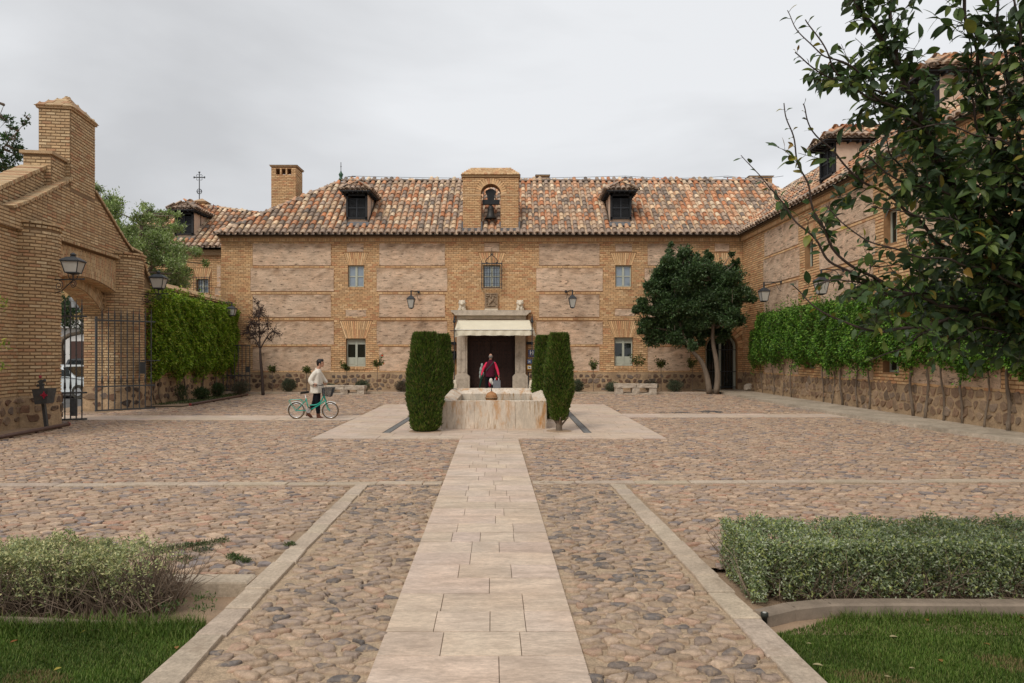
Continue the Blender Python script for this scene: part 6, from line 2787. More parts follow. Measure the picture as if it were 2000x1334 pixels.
# ------------------------------------------------------------------ awning
t = thing('awning', 'cream canvas awning stretched over the entrance door', 'awning', (-.8, 32, 3.4))
top = [(-2.60, 32.68, 3.44), (.83, 32.68, 3.44)]
bot = [(-2.66, 31.62, 2.94), (.95, 31.62, 2.94)]
g = Geo()
nu, nv = 24, 6
V = []
for j in range(nv + 1):
    for i in range(nu + 1):
        f, h = i / nu, j / nv
        p = np.array(top[0]) * (1 - f) * (1 - h) + np.array(top[1]) * f * (1 - h) + np.array(bot[0]) * (1 - f) * h + np.array(bot[1]) * f * h
        V.append((p[0], p[1], p[2] - .03 * sin(pi * h) + .012 * sin(f * 40) * h * (1 - h)))
Fc = [(j * (nu + 1) + i, j * (nu + 1) + i + 1, (j + 1) * (nu + 1) + i + 1, (j + 1) * (nu + 1) + i) for j in range(nv) for i in range(nu)]
g.add(V, Fc)
# cheeks
g.add([(-2.60, 32.68, 3.44), (-2.66, 31.62, 2.94), (-2.60, 31.64, 2.60), (-2.58, 32.0, 2.72)], [(0, 1, 2, 3)])
g.add([(.83, 32.68, 3.44), (.95, 31.62, 2.94), (.98, 31.64, 2.66), (1.14, 31.9, 2.62), (1.05, 32.2, 2.95)], [(0, 1, 2, 3, 4)])
g.build('canvas', MT['canvas'], t, smooth=True)
g = Geo()
V = []
nu = 60
for i in range(nu + 1):
    f = i / nu
    x = -2.66 + 3.61 * f
    V += [(x, 31.62, 2.94), (x, 31.60 + .02 * sin(f * 50), 2.82), (x, 31.60 + .03 * sin(f * 50 + 1), 2.685 - .02 * abs(sin(f * 16)) - (.10 * max(0, 1 - f * 14)))]
g.add(V, [(i * 3 + j, i * 3 + 3 + j, i * 3 + 4 + j, i * 3 + 1 + j) for i in range(nu) for j in range(2)])
g.build('valance', MT['canvas'], t, smooth=True)
g = Geo()
g.bar((-2.68, 31.60, 2.94), (.97, 31.60, 2.94), .03, .03, (.8, .78, .7))
g.build('front_tube', MT['paint'], t)
for s, x in (('left', -2.66), ('right', .925)):
    t = thing('awning_pole', 'slim black iron pole with ball and spear tip holding the %s side of the awning' % s, 'pole', (x, 31.48, .1), 'awning poles')
    g = Geo()
    g.tube([(x, 31.48, .1), (x, 31.48, 3.36)], .022, 8)
    g.build('pole', MT['iron'], t)
    g = Geo()
    g.ball((x, 31.48, 3.31), .075, 10)
    g.lathe([(.02, 3.36), (.05, 3.42), (.035, 3.47), (.002, 3.62)], 8, (x, 31.48, 0))
    g.build('finial', MT['iron'], t)
    g = Geo()
    sg = -1 if s == 'left' else 1
    g.bar((x, 31.48, 2.90), (x + sg * .0, 31.60, 2.94), .03)
    g.bar((x - .10 * (1 if sg > 0 else 2), 31.48, 2.88), (x + .10, 31.48, 2.88), .03)
    g.bar((x, 31.48, 3.44), (x - sg * .05, 32.95, 3.44), .025)
    g.build('bracket', MT['iron'], t)

# ------------------------------------------------------------------ things on the wall beside the door
D = 32.93
k = D / F
xq = lambda px: (px - 1000) * k
zq = lambda py: CAMZ - (py - HZ) * k
for lab, a, b in (('black wall speaker box left of the door', 878, 891), ('black wall speaker box right of the door', 1028, 1041)):
    t = thing('speaker_box', lab, 'speaker', ((xq(a) + xq(b)) / 2, D, zq(670)), 'black boxes beside the door')
    g = Geo()
    g.box((xq(a), D - .18, zq(673.2)), (xq(b), D + .03, zq(667.5)))
    g.build('case', MT['black_wood'], t)
    g = Geo()
    g.box((xq(a) + .02, D - .19, zq(672.6)), (xq(b) - .02, D - .18, zq(668.2)), (.4, .4, .4))
    g.build('front_mesh', MT['black_wood'], t)


def sign(name, label, a, b, c, d, col, thick=.02):
    t = thing(name, label, 'sign', ((xq(a) + xq(b)) / 2, D, zq((c + d) / 2)))
    g = Geo()
    g.box((xq(a), D - .05, zq(d)), (xq(b), D - .02, zq(c)), col)
    g.build('plate', MT['paint'], t)
    return t


t = sign('hotel_sign', 'tall blue sign with a white letter H and small gold stars, right of the door', 1032, 1044, 683, 697, (.012, .04, .17))
g = Geo()
yy = D - .056
for (a, b, c, d) in ((1034.9, 1036.8, 684.5, 692.6), (1039.6, 1041.5, 684.5, 692.6), (1036.8, 1039.6, 687.7, 689.4)):
    g.box((xq(a), yy - .006, zq(d)), (xq(b), yy + .003, zq(c)), (.8, .8, .8))
g.build('letter', MT['paint'], t)
for px in (1034, 1037.2, 1040.4):
    g = Geo()
    V = [(xq(px + .0) + .028 * (1 if q % 2 == 0 else .42) * sin(q * pi / 5), yy, zq(694.8) + .028 * (1 if q % 2 == 0 else .42) * cos(q * pi / 5)) for q in range(10)]
    g.add(V + [(xq(px), yy - .004, zq(694.8))], [(q, (q + 1) % 10, 10) for q in range(10)], (.60, .36, .10))
    g.build('star', MT['paint'], t)
t = sign('restaurant_sign', 'square blue sign with a white plate and crossed cutlery, right of the door', 1030, 1038.2, 702, 710, (.015, .10, .28))
g = Geo()
g.tube([(xq(1034), yy - .004, zq(706.2)), (xq(1034), yy + .002, zq(706.2))], .045, 12, (.85, .85, .85))
for s in (-1, 1):
    g.bar((xq(1034) - s * .085, yy, zq(703.4)), (xq(1034) + s * .07, yy, zq(708.6)), .012, .012, (.8, .8, .8), up=(0, 1, 0))
g.build('emblem', MT['paint'], t)
t = sign('card_sign', 'yellow framed white sign with a black mark, right of the door', 1029.3, 1038.4, 713, 721.8, (.60, .33, .01))
g = Geo()
g.box((xq(1030.6), yy - .004, zq(720.2)), (xq(1037.4), yy + .002, zq(714.6)), (.8, .8, .78))
g.build('face', MT['paint'], t)
g = Geo()
g.obox((xq(1033.4), yy - .008, zq(717.0)), (1, 0, -.35), (0, 1, 0), (.35, 0, 1), (.075, .006, .035), (.01, .01, .01))
g.obox((xq(1034.8), yy - .008, zq(718.2)), (1, 0, -.35), (0, 1, 0), (.35, 0, 1), (.05, .006, .028), (.01, .01, .01))
g.build('mark', MT['paint'], t)
t = thing('shield_plaque', 'dark green bronze shield plaque left of the door, behind the pole', 'plaque', (xq(885), D, zq(696)))
g = Geo()
g.prism([(xq(877), zq(685.5)), (xq(891.5), zq(685.5)), (xq(891.5), zq(697)), (xq(889), zq(703)), (xq(883), zq(706)), (xq(878), zq(703)), (xq(876.5), zq(696))][::-1], lambda a, b, d: (a, d, b), D - .07, D - .02, (.035, .05, .035))
g.build('shield', MT['bronze'], t)
g = Geo()
g.lathe([(.09, -.005), (.07, .005)], 12, (0, 0, 0), (.06, .08, .06))
g = Geo()
pts = [(xq(884) + .10 * cos(a), D - .075, zq(695) + .11 * sin(a)) for a in np.linspace(0, 2 * pi, 14)]
g.tube(pts, .010, 4, (2, 2, 2))
g.tube([(xq(884) - .05, D - .075, zq(697)), (xq(884), D - .08, zq(692)), (xq(884) + .05, D - .075, zq(697))], .012, 4, (2, 2, 2))
g.build('crest', MT['bronze'], t)
t = sign('blue_plate', 'small blue plate with a pale mark, left of the door', 881, 884.4, 711.3, 715.6, (.015, .03, .20))
g = Geo()
g.box((xq(882.1), yy - .004, zq(714.4)), (xq(883.2), yy + .002, zq(712.4)), (.7, .7, .7))
g.build('mark', MT['paint'], t)
t = sign('white_plate', 'narrow white plate under the blue one, left of the door', 881, 887.5, 717.6, 719, (.7, .68, .63))
# side table edge and pale stone blocks beside the portal
t = thing('side_table', 'small dark table showing beside the right door jamb', 'table', (xq(1036), 32.2, .1))
kk = 32.2 / F
g = Geo()
g.box(((1030 - 1000) * kk, 31.95, .93), ((1043 - 1000) * kk, 32.45, .975), (2.2, .9, .5))
g.build('top', MT['black_wood'], t)
for px in (1032, 1041):
    for yq_ in (32.0, 32.4):
        g = Geo()
        g.box(((px - 1000) * kk - .02, yq_ - .02, .1), ((px - 1000) * kk + .02, yq_ + .02, .93))
        g.build('leg', MT['black_wood'], t)
for lab, px in (('pale stone bollard at the left side of the entrance', 888.5), ('pale stone bollard at the right side of the entrance', 1038)):
    kk = 31.3 / F
    t = thing('stone_bollard', lab, 'bollard', ((px - 1000) * kk, 31.3, .1), 'pale stone bollards at the entrance')
    g = Geo()
    g.lathe([(.13, .0), (.125, .25), (.10, .42), (.075, .50), (.03, .53)], 8, ((px - 1000) * kk, 31.3, .1))
    g.build('block', MT['palestone'], t)
tg = thing('floor_drain', 'flat iron grating set in the cobbles right of the fountain', 'drain', (5.2, 20.8, 0))
g = Geo()
g.box((4.45, 20.62, -.02), (5.45, 21.0, .02))
g.build('frame', MT['greyiron'], tg)
g = Geo()
for i in range(14):
    g.box((4.5 + i * .066, 20.65, .021), (4.53 + i * .066, 20.97, .032))
g.build('slots', MT['greyiron'], tg)
t = thing('manhole_cover', 'dark oval looking manhole cover in the cobbles right of the fountain', 'manhole cover', (6.1, 21.1, 0))
g = Geo()
g.lathe([(.42, -.02), (.42, .028), (.38, .034)], 20, (6.1, 21.1, 0))
g.build('lid', MT['greyiron'], t)

# ------------------------------------------------------------------ planting
GRN = pal((.062, .11, .014), (.09, .15, .018), (.04, .075, .010), (.12, .18, .024), (.15, .14, .04))


def cypress(label, c, rx, h, base, top_r, seed, lean=0):
    rs = np.random.RandomState(seed)
    t = thing('clipped_cypress', label, 'cypress', c, 'clipped cypresses round the fountain')
    prof_z = np.array([0, .04, .12, .3, .6, .85, .96, 1.0])
    prof_r = np.array([base * .75, base * .92, base, 1.0, .97, top_r + .04, top_r, top_r * .86])
    z0 = .04 if base > .7 else .28
    Hh = h - z0

    def rad(z, a):
        return rx * np.interp(z, prof_z, prof_r) * (1 + .05 * np.sin(3 * a + 5 * z + seed) + .035 * np.sin(7 * a - 9 * z) + .03 * np.sin(23 * z + 2 * a))
    g = Geo()
    pr = []
    nA = 20
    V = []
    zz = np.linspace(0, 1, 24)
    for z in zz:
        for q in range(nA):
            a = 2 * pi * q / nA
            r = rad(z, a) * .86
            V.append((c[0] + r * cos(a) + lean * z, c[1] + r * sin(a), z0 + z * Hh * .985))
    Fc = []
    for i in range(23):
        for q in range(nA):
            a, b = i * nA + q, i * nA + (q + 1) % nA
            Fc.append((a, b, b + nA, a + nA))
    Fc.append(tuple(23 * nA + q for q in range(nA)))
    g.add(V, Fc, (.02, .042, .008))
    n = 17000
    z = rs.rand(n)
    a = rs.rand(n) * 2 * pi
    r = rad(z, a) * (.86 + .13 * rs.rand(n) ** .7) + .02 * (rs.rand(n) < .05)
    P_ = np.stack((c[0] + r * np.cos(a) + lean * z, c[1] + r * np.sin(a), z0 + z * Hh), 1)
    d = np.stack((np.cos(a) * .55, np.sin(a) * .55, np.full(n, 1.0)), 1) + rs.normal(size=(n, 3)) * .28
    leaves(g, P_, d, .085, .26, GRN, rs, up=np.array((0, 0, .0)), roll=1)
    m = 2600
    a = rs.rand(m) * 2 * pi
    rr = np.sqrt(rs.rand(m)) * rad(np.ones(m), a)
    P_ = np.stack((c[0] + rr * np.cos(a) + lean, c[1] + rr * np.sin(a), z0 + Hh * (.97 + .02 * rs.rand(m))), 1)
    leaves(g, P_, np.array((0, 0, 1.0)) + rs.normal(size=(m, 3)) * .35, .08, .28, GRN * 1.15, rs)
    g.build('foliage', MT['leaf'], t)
    g = Geo()
    g.tube([(c[0], c[1], 0), (c[0] + .01, c[1], z0 + .3)], [.075, .06], 8)
    if z0 > .2:
        for q in range(7):
            an = q * 2.4
            g.tube([(c[0], c[1], .10 + .03 * q), (c[0] + rx * .7 * cos(an), c[1] + rx * .7 * sin(an), .36)], [.03, .012], 5)
    g.build('trunk', MT['bark'], t)
    g = Geo()
    g.lathe([(rx * .95, .032), (rx * .9, .040), (.02, .045)], 16, (c[0], c[1], 0))
    g.build('planting_hole', MT['soil'], t)


cypress('tall clipped cypress at the front left corner of the fountain', (-2.0, 15.72, 0), .40, 2.27, .86, .66, 1)
cypress('slimmer clipped cypress at the front right corner of the fountain, trunk showing', (1.085, 15.75, 0), .315, 2.25, .60, .62, 2)
cypress('clipped cypress behind the front left one, at the rear left corner of the fountain', (-2.0, 18.9, 0), .36, 2.32, .9, .7, 3)
cypress('clipped cypress behind the front right one, at the rear right corner of the fountain', (.93, 18.9, 0), .36, 2.28, .9, .7, 4)


def bush(label, px, py, rpx, D, palc, seed, hgt=1.0, n=2200, size=.07, z0=.05, group='rounded shrubs at the foot of the walls'):
    rs = np.random.RandomState(seed)
    kq = D / F
    r = rpx * kq
    cx = (px - 1000) * kq
    t = thing('shrub', label, 'shrub', (cx, D, z0), group)
    g = Geo()
    cz = z0 + r * hgt * .55
    for q in range(7):
        a = rs.rand() * 2 * pi
        o = rs.rand() * .45 * r
        c_ = (cx + o * cos(a), D + o * sin(a), cz + rs.uniform(-.1, .2) * r)
        clump(g, c_, (r * .62, r * .62, r * .6 * hgt), n // 7, size, palc, rs, width=.32, upb=.7, lo=.3)
    g.build('foliage', MT['leaf'], t)
    g = Geo()
    for q in range(18):
        a = rs.rand() * 2 * pi
        e = (cx + .8 * r * cos(a) * rs.uniform(.4, 1), D + .8 * r * sin(a), cz + r * rs.uniform(-.1, .4))
        g.tube([(cx + rs.uniform(-.05, .05), D, z0 - .02), ((cx + e[0]) / 2, (D + e[1]) / 2, (z0 + e[2]) / 2 + .04), e], [.014, .010, .004], 4)
    g.build('stems', MT['twig'], t, kind='stuff')


GRY = pal((.10, .125, .07), (.075, .10, .055), (.13, .15, .09), (.06, .08, .04))
BRN = pal((.12, .09, .06), (.09, .075, .05), (.075, .08, .045), (.14, .11, .08))
bush('brownish round shrub at the left corner railing', 470, 758, 20, 29.5, np.vstack((BRN, GRY[:2])), 1)
bush('grey green shrub left of the woman', 565, 753, 21, 31.4, GRY, 2)
bush('small grey shrub just behind the woman and the bench end', 645, 751, 13, 31.6, GRY, 3)
bush('grey green shrub behind the right end of the left bench', 707, 751, 18, 31.4, GRY, 4)
bush('dry brownish shrub just left of the front left cypress', 783, 750, 18, 31.4, BRN, 5)
bush('grey green shrub just right of the front right cypress', 1128, 749, 16, 31.4, GRY * .85, 6, hgt=1.25)
bush('grey shrub at the left end of the right bench', 1197, 750, 16, 31.5, GRY, 7)
bush('low brown shrub behind the right bench', 1270, 748, 17, 31.8, BRN, 8)
bush('grey green shrub between the right bench and the dark tree', 1320, 752, 18, 31.4, GRY, 9, hgt=1.1)
DKG = pal((.035, .065, .018), (.05, .085, .025), (.03, .05, .015), (.07, .10, .03))
bush('dark green shrub under the creeper near the corner railing', 425, 757, 17, 28.2, DKG, 10, hgt=1.3)
bush('low dark shrub spreading under the creeper', 395, 775, 22, 26.6, DKG, 11, hgt=.8)
bush('upright sparse dark shrub under the creeper near the gate', 352, 772, 16, 25.5, DKG, 12, hgt=1.7, n=900)


def rose(label, px, D, ytop, spread, seed, red=None, lean=0.0):
    rs = np.random.RandomState(seed)
    kq = D / F
    cx = (px - 1000) * kq
    zt_ = CAMZ - (ytop - HZ) * kq
    t = thing('standard_rose', label, 'rose bush', (cx, D, .08), 'young standard roses along the facade')
    g = Geo()
    sp = spread * kq
    zf_ = zt_ - sp * 1.5
    g.tube([(cx, D, .05), (cx + lean * .5, D, zf_ * .6), (cx + lean, D, zf_)], [.018, .015, .013], 6)
    tips = []
    for q in range(7):
        a = rs.rand() * 2 * pi
        e = np.array((cx + lean + sp * rs.uniform(.3, 1) * cos(a), D + sp * .6 * sin(a), zf_ + sp * rs.uniform(.2, 1.5)))
        g.tube([(cx + lean, D, zf_ - .05), ((cx + lean + e[0]) / 2, D, (zf_ + e[2]) / 2 + .02), e], [.011, .009, .004], 4)
        tips.append(e)
    g.build('stem', MT['twig'], t)
    g = Geo()
    RP = pal((.06, .09, .02), (.09, .12, .02), (.04, .065, .015), (.13, .15, .03))
    for e in tips:
        for f in (1.0, .72, .45):
            c_ = np.array((cx + lean, D, zf_)) * (1 - f) + e * f
            clump(g, c_, sp * .30, 16, .085, RP, rs, width=.6, upb=0, lo=0)
    g.build('leaves', MT['leaf'], t, kind='stuff')
    if red:
        for (rx_, ry_) in red:
            g = Geo()
            g.ball(((rx_ - 1000) * kq, D - .1, CAMZ - (ry_ - HZ) * kq), (.045, .045, .04), 7, (.65, .06, .02))
            g.build('bloom', MT['cloth'], t)


rose('standard rose nearest the young purple-leaved tree, left end of the facade', 532, 31.7, 712, 9, 1)
rose('sparse standard rose just left of the woman', 599, 31.7, 712, 11, 2)
rose('standard rose under the left lower window', 677, 31.7, 706, 11, 3)
rose('standard rose with red blooms right of the left lower window', 737, 31.7, 695, 13, 4, [(747.5, 694.5), (750, 710.5)])
rose('standard rose just right of the front right cypress', 1159, 31.7, 702, 13, 5)
rose('standard rose under the right lower window', 1244, 31.7, 690, 16, 6)
rose('standard rose between the right lower window and the dark tree', 1291, 31.7, 698, 13, 7)
rose('standard rose standing left of the dark tree trunks', 1352, 31.7, 700, 11, 8)


def limb_tree(name, label, cat, base, trunks, clumps, D, palc, seed, nleaf, lsize, bark='bark', width=.42, dj=.5, lo=.15, tw=0, tmpl=0):
    """trunks: list of px polylines with radii; clumps px,py,rpx"""
    rs = np.random.RandomState(seed)
    kq = D / F
    t = thing(name, label, cat, base)
    ends = []
    for (pl_, r0, r1, yo) in trunks:
        g = Geo()
        pts = [W(a, b, D) + np.array((0, yo * i / max(1, len(pl_) - 1), 0)) for i, (a, b) in enumerate(pl_)]
        if pl_[0][1] > 745:
            pts[0][2] = max(0, min(pts[0][2], .05))
        q = bez(pts, 18)
        g.tube(q, np.linspace(r0, r1, len(q)), 9)
        g.build('trunk', MT[bark], t, smooth=True)
        ends.append(q)
    g = Geo()
    gl = Geo()
    allp = np.concatenate(ends)
    tot = sum(c[2] ** 2 for c in clumps)
    for (px, py, rp) in clumps:
        r = rp * kq
        c_ = W(px, py, D) + np.array((0, rs.uniform(-dj, dj), 0))
        d = np.linalg.norm(allp - c_, axis=1) + np.where(allp[:, 2] > c_[2] + .1, 5, 0)
        s = allp[np.argmin(d)]
        m = (s + c_) / 2 + rs.normal(size=3) * .1 * r
        g.tube(bez([s, m, c_], 8), np.linspace(.05, .015, 8)[:len(bez([s, m, c_], 8))], 5)
        for q in range(5 + tw):
            e = c_ + rs.normal(size=3) * r * .6
            g.tube([c_, (c_ + e) / 2 + rs.normal(size=3) * .04 * r, e], [.014, .009, .004], 4)
        nl = int(nleaf * rp ** 2 / tot)
        if nl > 40:
            for q in range(7):
                o_ = in_ball(rs, 1, .3)[0] * r * .75
                clump(gl, c_ + o_, np.array((.55, .55, .42)) * r * rs.uniform(.7, 1.15), nl // 8, lsize, palc * rs.uniform(.85, 1.2), rs, width=width, upb=.35, lo=lo, tmpl=tmpl)
            shoots(gl, c_, r * 1.0, max(4, nl // 90), 12, lsize, palc * 1.15, rs, width, upb=.9)
        else:
            clump(gl, c_, (r, r * 1.0, r), nl, lsize, palc, rs, width=width, upb=.35, lo=lo, tmpl=tmpl)
    g.build('limbs', MT[bark], t, kind='stuff')
    gl.build('crown', MT['leaf'], t, kind='stuff')
    return t


# dark evergreen at the right corner
BAY = pal((.042, .080, .026), (.058, .11, .034), (.032, .06, .020), (.08, .135, .042), (.11, .155, .08))
cl = []
outline = [(1255, 600, 14), (1262, 640, 16), (1275, 660, 15), (1268, 570, 15), (1285, 600, 22), (1290, 545, 16), (1300, 640, 20), (1310, 575, 24), (1306, 520, 16), (1312, 492, 8), (1300, 535, 14), (1335, 545, 24), (1330, 505, 14), (1336, 520, 16),
           (1340, 600, 26), (1335, 650, 18), (1360, 570, 24), (1355, 525, 14), (1370, 545, 20), (1365, 630, 22), (1375, 600, 26), (1390, 520, 16), (1392, 500, 9), (1400, 550, 24), (1400, 600, 24), (1395, 640, 18), (1420, 560, 22), (1425, 590, 22),
           (1440, 530, 13), (1442, 510, 7), (1445, 570, 18), (1455, 585, 12), (1430, 625, 16), (1425, 650, 12), (1410, 660, 12), (1372, 668, 10), (1345, 676, 10), (1322, 660, 14), (1247, 608, 9), (1458, 570, 9), (1416, 525, 12),
           (1307, 482, 5), (1362, 500, 6), (1427, 498, 5), (1389, 490, 5), (1334, 498, 6), (1310, 505, 9)]
limb_tree('evergreen_tree', 'dark dense evergreen tree with twin trunks at the right corner of the facade', 'tree', W(1393, 768, 30.3),
          [([(1386, 768), (1381, 735), (1370, 705), (1352, 684), (1335, 650), (1322, 600)], .14, .05, .2), ([(1398, 768), (1401, 735), (1397, 700), (1390, 660), (1393, 600), (1390, 550)], .14, .05, -.2),
           ([(1401, 640), (1418, 625), (1440, 590)], .05, .03, .1)],
          [(a, b, c * 1.28 if c > 12 else c) for a, b, c in outline] + [(1290, 655, 20), (1320, 625, 26), (1345, 590, 32), (1370, 640, 26), (1395, 570, 34), (1410, 620, 26), (1325, 560, 28), (1300, 600, 26), (1345, 668, 16), (1440, 600, 20)], 30.3, BAY, 81, 190000, .11, dj=.85, lo=.1, width=.5)

# young purple plum at the left
PUR = pal((.035, .014, .012), (.05, .022, .016), (.028, .012, .010), (.06, .035, .02))
limb_tree('plum_tree', 'young purple-leaved tree with a slim dark trunk before the left end of the facade', 'tree', W(514, 772, 29.7),
          [([(514, 772), (512, 735), (509, 700), (508, 680)], .075, .045, 0), ([(508, 682), (500, 665), (488, 650), (482, 640)], .035, .012, .1), ([(508, 682), (507, 640), (506, 600), (505, 585)], .035, .008, -.1),
           ([(509, 680), (520, 660), (530, 648), (540, 645)], .03, .010, .1), ([(507, 660), (495, 640), (490, 615)], .02, .008, -.2), ([(507, 655), (518, 635), (522, 615)], .02, .008, .2)],
          [(505, 592, 9), (503, 608, 12), (495, 615, 12), (514, 615, 13), (488, 632, 13), (505, 632, 15), (522, 632, 13), (480, 645, 11), (497, 650, 14), (515, 650, 13), (532, 648, 12), (543, 651, 7), (474, 652, 6), (488, 662, 10), (523, 663, 9), (500, 672, 7)],
          29.7, PUR, 82, 1500, .075, bark='bark_dark', dj=.35, lo=.0, tw=7)

# trees beyond the wall
ELM = pal((.22, .31, .08), (.27, .36, .12), (.16, .23, .055), (.33, .40, .17), (.38, .43, .24))
limb_tree('elm_tree', 'light green feathery tree rising behind the gateway and the garden wall', 'tree', (-18.5, 30.5, 0),
          [([(230, 800), (235, 640), (250, 560), (270, 480), (280, 420)], .25, .06, 0), ([(245, 580), (300, 520), (350, 500)], .12, .04, 0), ([(240, 600), (215, 500), (205, 420)], .12, .03, 0)],
          [(205, 380, 16), (200, 405, 20), (225, 400, 22), (222, 430, 28), (250, 425, 22), (262, 400, 14), (248, 450, 30), (280, 415, 18), (285, 440, 26), (300, 405, 9), (310, 432, 20), (275, 470, 32), (305, 470, 30), (330, 440, 14), (250, 490, 34), (290, 505, 34),
           (325, 505, 32), (352, 495, 22), (372, 490, 12), (340, 535, 26), (312, 545, 26), (365, 520, 18), (382, 510, 8), (230, 520, 30), (208, 450, 26), (265, 540, 28), (205, 490, 26), (376, 535, 12), (333, 415, 8), (195, 370, 9)],
          30.5, ELM, 83, 42000, .12, dj=1.6, lo=.1, tw=3, width=.4)
DRK = pal((.022, .05, .018), (.035, .07, .022), (.018, .036, .014), (.05, .09, .03))
limb_tree('dark_elm', 'dark leafy branches of a tree reaching in at the far left edge', 'tree', (-17.6, 21.5, 0),
          [([(-90, 780), (-85, 600), (-60, 450), (-30, 350), (0, 290)], .22, .04, 0), ([(-50, 400), (0, 300), (30, 262), (56, 232)], .03, .006, 0), ([(-40, 330), (-10, 250), (8, 205)], .03, .006, 0)],
          [(5, 205, 7), (-5, 225, 13), (12, 262, 11), (25, 275, 12), (38, 258, 8), (50, 243, 7), (58, 230, 5), (5, 290, 22), (15, 300, 15), (-15, 280, 30), (25, 288, 9), (-10, 320, 28), (-25, 250, 30), (22, 312, 8), (-40, 300, 40), (-50, 400, 50), (-70, 340, 50)],
          21.5, DRK * 1.8, 84, 9500, .085, dj=.6, lo=.1, tw=4, width=.55)
YGR = pal((.13, .17, .04), (.10, .15, .035), (.18, .20, .06), (.08, .12, .03))
limb_tree('yellow_green_tree', 'yellow green airy tree top low at the left edge behind the gable slope', 'tree', (-20, 25, 0),
          [([(-20, 800), (-10, 500), (0, 400), (10, 340)], .18, .04, 0)],
          [(8, 325, 12), (25, 332, 10), (5, 345, 16), (30, 345, 8), (-10, 360, 20), (15, 360, 12), (38, 338, 5), (0, 320, 9)], 25, YGR, 85, 1500, .10, dj=.5, lo=0, tw=3)
limb_tree('street_tree', 'dark street tree seen through the arch above the parked cars', 'tree', (-21.3, 33, -.1),
          [([(118, 770), (119, 700), (120, 668), (135, 655), (158, 650), (185, 640)], .16, .07, 0), ([(119, 690), (112, 640), (108, 600)], .12, .05, 0)],
          [(120, 580, 22), (140, 590, 24), (160, 575, 22), (130, 610, 24), (155, 615, 24), (175, 600, 26), (115, 630, 16), (165, 635, 16), (145, 560, 22), (190, 580, 26), (100, 590, 28), (120, 545, 22)], 33, DRK * 1.3, 86, 7000, .13, dj=1.0, lo=.1)


# ------------------------------------------------------------------ creepers
def creeper(label, P0, ud, nd, U0, U1, zlo, zhi, nleaf, size, palc, seed, stems, depth=.42, group=None, dens=None):
    rs = np.random.RandomState(seed)
    P0, ud, nd = np.asarray(P0, float), nrm(ud), nrm(nd)
    mid = P0 + ud * (U0 + U1) / 2
    t = thing('creeper', label, 'creeper', (mid[0], mid[1], 0))
    n = nleaf
    u = rs.uniform(U0, U1, n)
    if dens is not None:
        u = U0 + (U1 - U0) * rs.rand(n) ** dens
    lo_ = zlo(u) + .14 * np.sin(u * 2.7 + seed) + .09 * np.sin(u * 7.1) + .05 * np.sin(u * 17)
    hi_ = zhi(u) + .05 * np.sin(u * 3.3) + .04 * np.sin(u * 8.7)
    z = lo_ + (hi_ - lo_) * rs.rand(n) ** .95
    edge = np.minimum(np.minimum((z - lo_) / .35, (hi_ - z) / .16), 1).clip(0, 1)
    eu = np.minimum(np.minimum((u - U0) / .3, (U1 - u) / .3), 1).clip(0, 1)
    bul = .5 + .26 * np.sin(u * 2.1 + z * 1.7) + .28 * np.sin(u * 5.3 - z * 3.1 + seed) + .22 * np.sin(u * 11 + z * 6)
    w = depth * (.30 + .7 * np.sqrt(edge * eu)) * (.62 + .48 * bul)
    o = w * (1 - .35 * rs.rand(n) ** 2)
    o = np.where(rs.rand(n) < .25, w * rs.rand(n), o)
    z = z - .03 * rs.rand(n)
    pos = P0 + u[:, None] * ud + o[:, None] * nd
    pos[:, 2] = z
    d = nd * .55 + np.array((0, 0, -.45)) + rs.normal(size=(n, 3)) * .55
    g = Geo()
    nrmv = nd * .8 + np.array((0, 0, .7))
    # yellower tips outside, by sprig
    leaves(g, pos, d, size, .55, palc, rs, tmpl=1, up=nrmv, roll=.55)
    # loose shoots on top and at the foot
    for q in range(int((U1 - U0) * 7)):
        uu = rs.uniform(U0, U1)
        topq = rs.rand() < .45
        z0_ = (np.interp(uu, u[np.argsort(u)][::50], (hi_ if topq else lo_)[np.argsort(u)][::50]))
        p = P0 + ud * uu + nd * rs.uniform(.1, depth * .8)
        p[2] = z0_
        L = rs.uniform(.12, .35)
        k = 10
        f = np.linspace(0, 1, k)[:, None]
        dr = np.array((0, 0, 1.0 if topq else -1.0)) + ud * rs.uniform(-.6, .6) + nd * rs.uniform(-.1, .3)
        pts = p + dr * f * L
        g.tube(pts[[0, 5, 9]], .004, 3, (.08, .06, .03), cap=False)
        leaves(g, pts + rs.normal(size=pts.shape) * .02, rs.normal(size=(k, 3)) + dr * .4, size, .55, palc, rs, tmpl=1)
    g.build('foliage', MT['leaf'], t, kind='stuff')
    for (us_, ul, r, tw_) in stems:
        g = Geo()
        ph = rs.rand() * 6
        zt_ = float(zlo(np.array([ul]))[0]) + .35
        pts = []
        for f in np.linspace(0, 1, 9):
            uu = us_ + (ul - us_) * f + .035 * sin(f * 9 + ph)
            p = P0 + ud * uu + nd * (.10 + .05 * sin(f * 7 + ph))
            pts.append((p[0], p[1], .04 + f * zt_))
        g.tube(pts, np.linspace(r * 1.25, r * .75, 9), 7)
        g.tube([(p[0] + tw_ * sin(i * 1.9 + ph), p[1] + tw_ * cos(i * 1.9 + ph), p[2]) for i, p in enumerate(pts)], r * .45, 5)
        g.build('stem', MT['bark'], t, smooth=True)
    return t


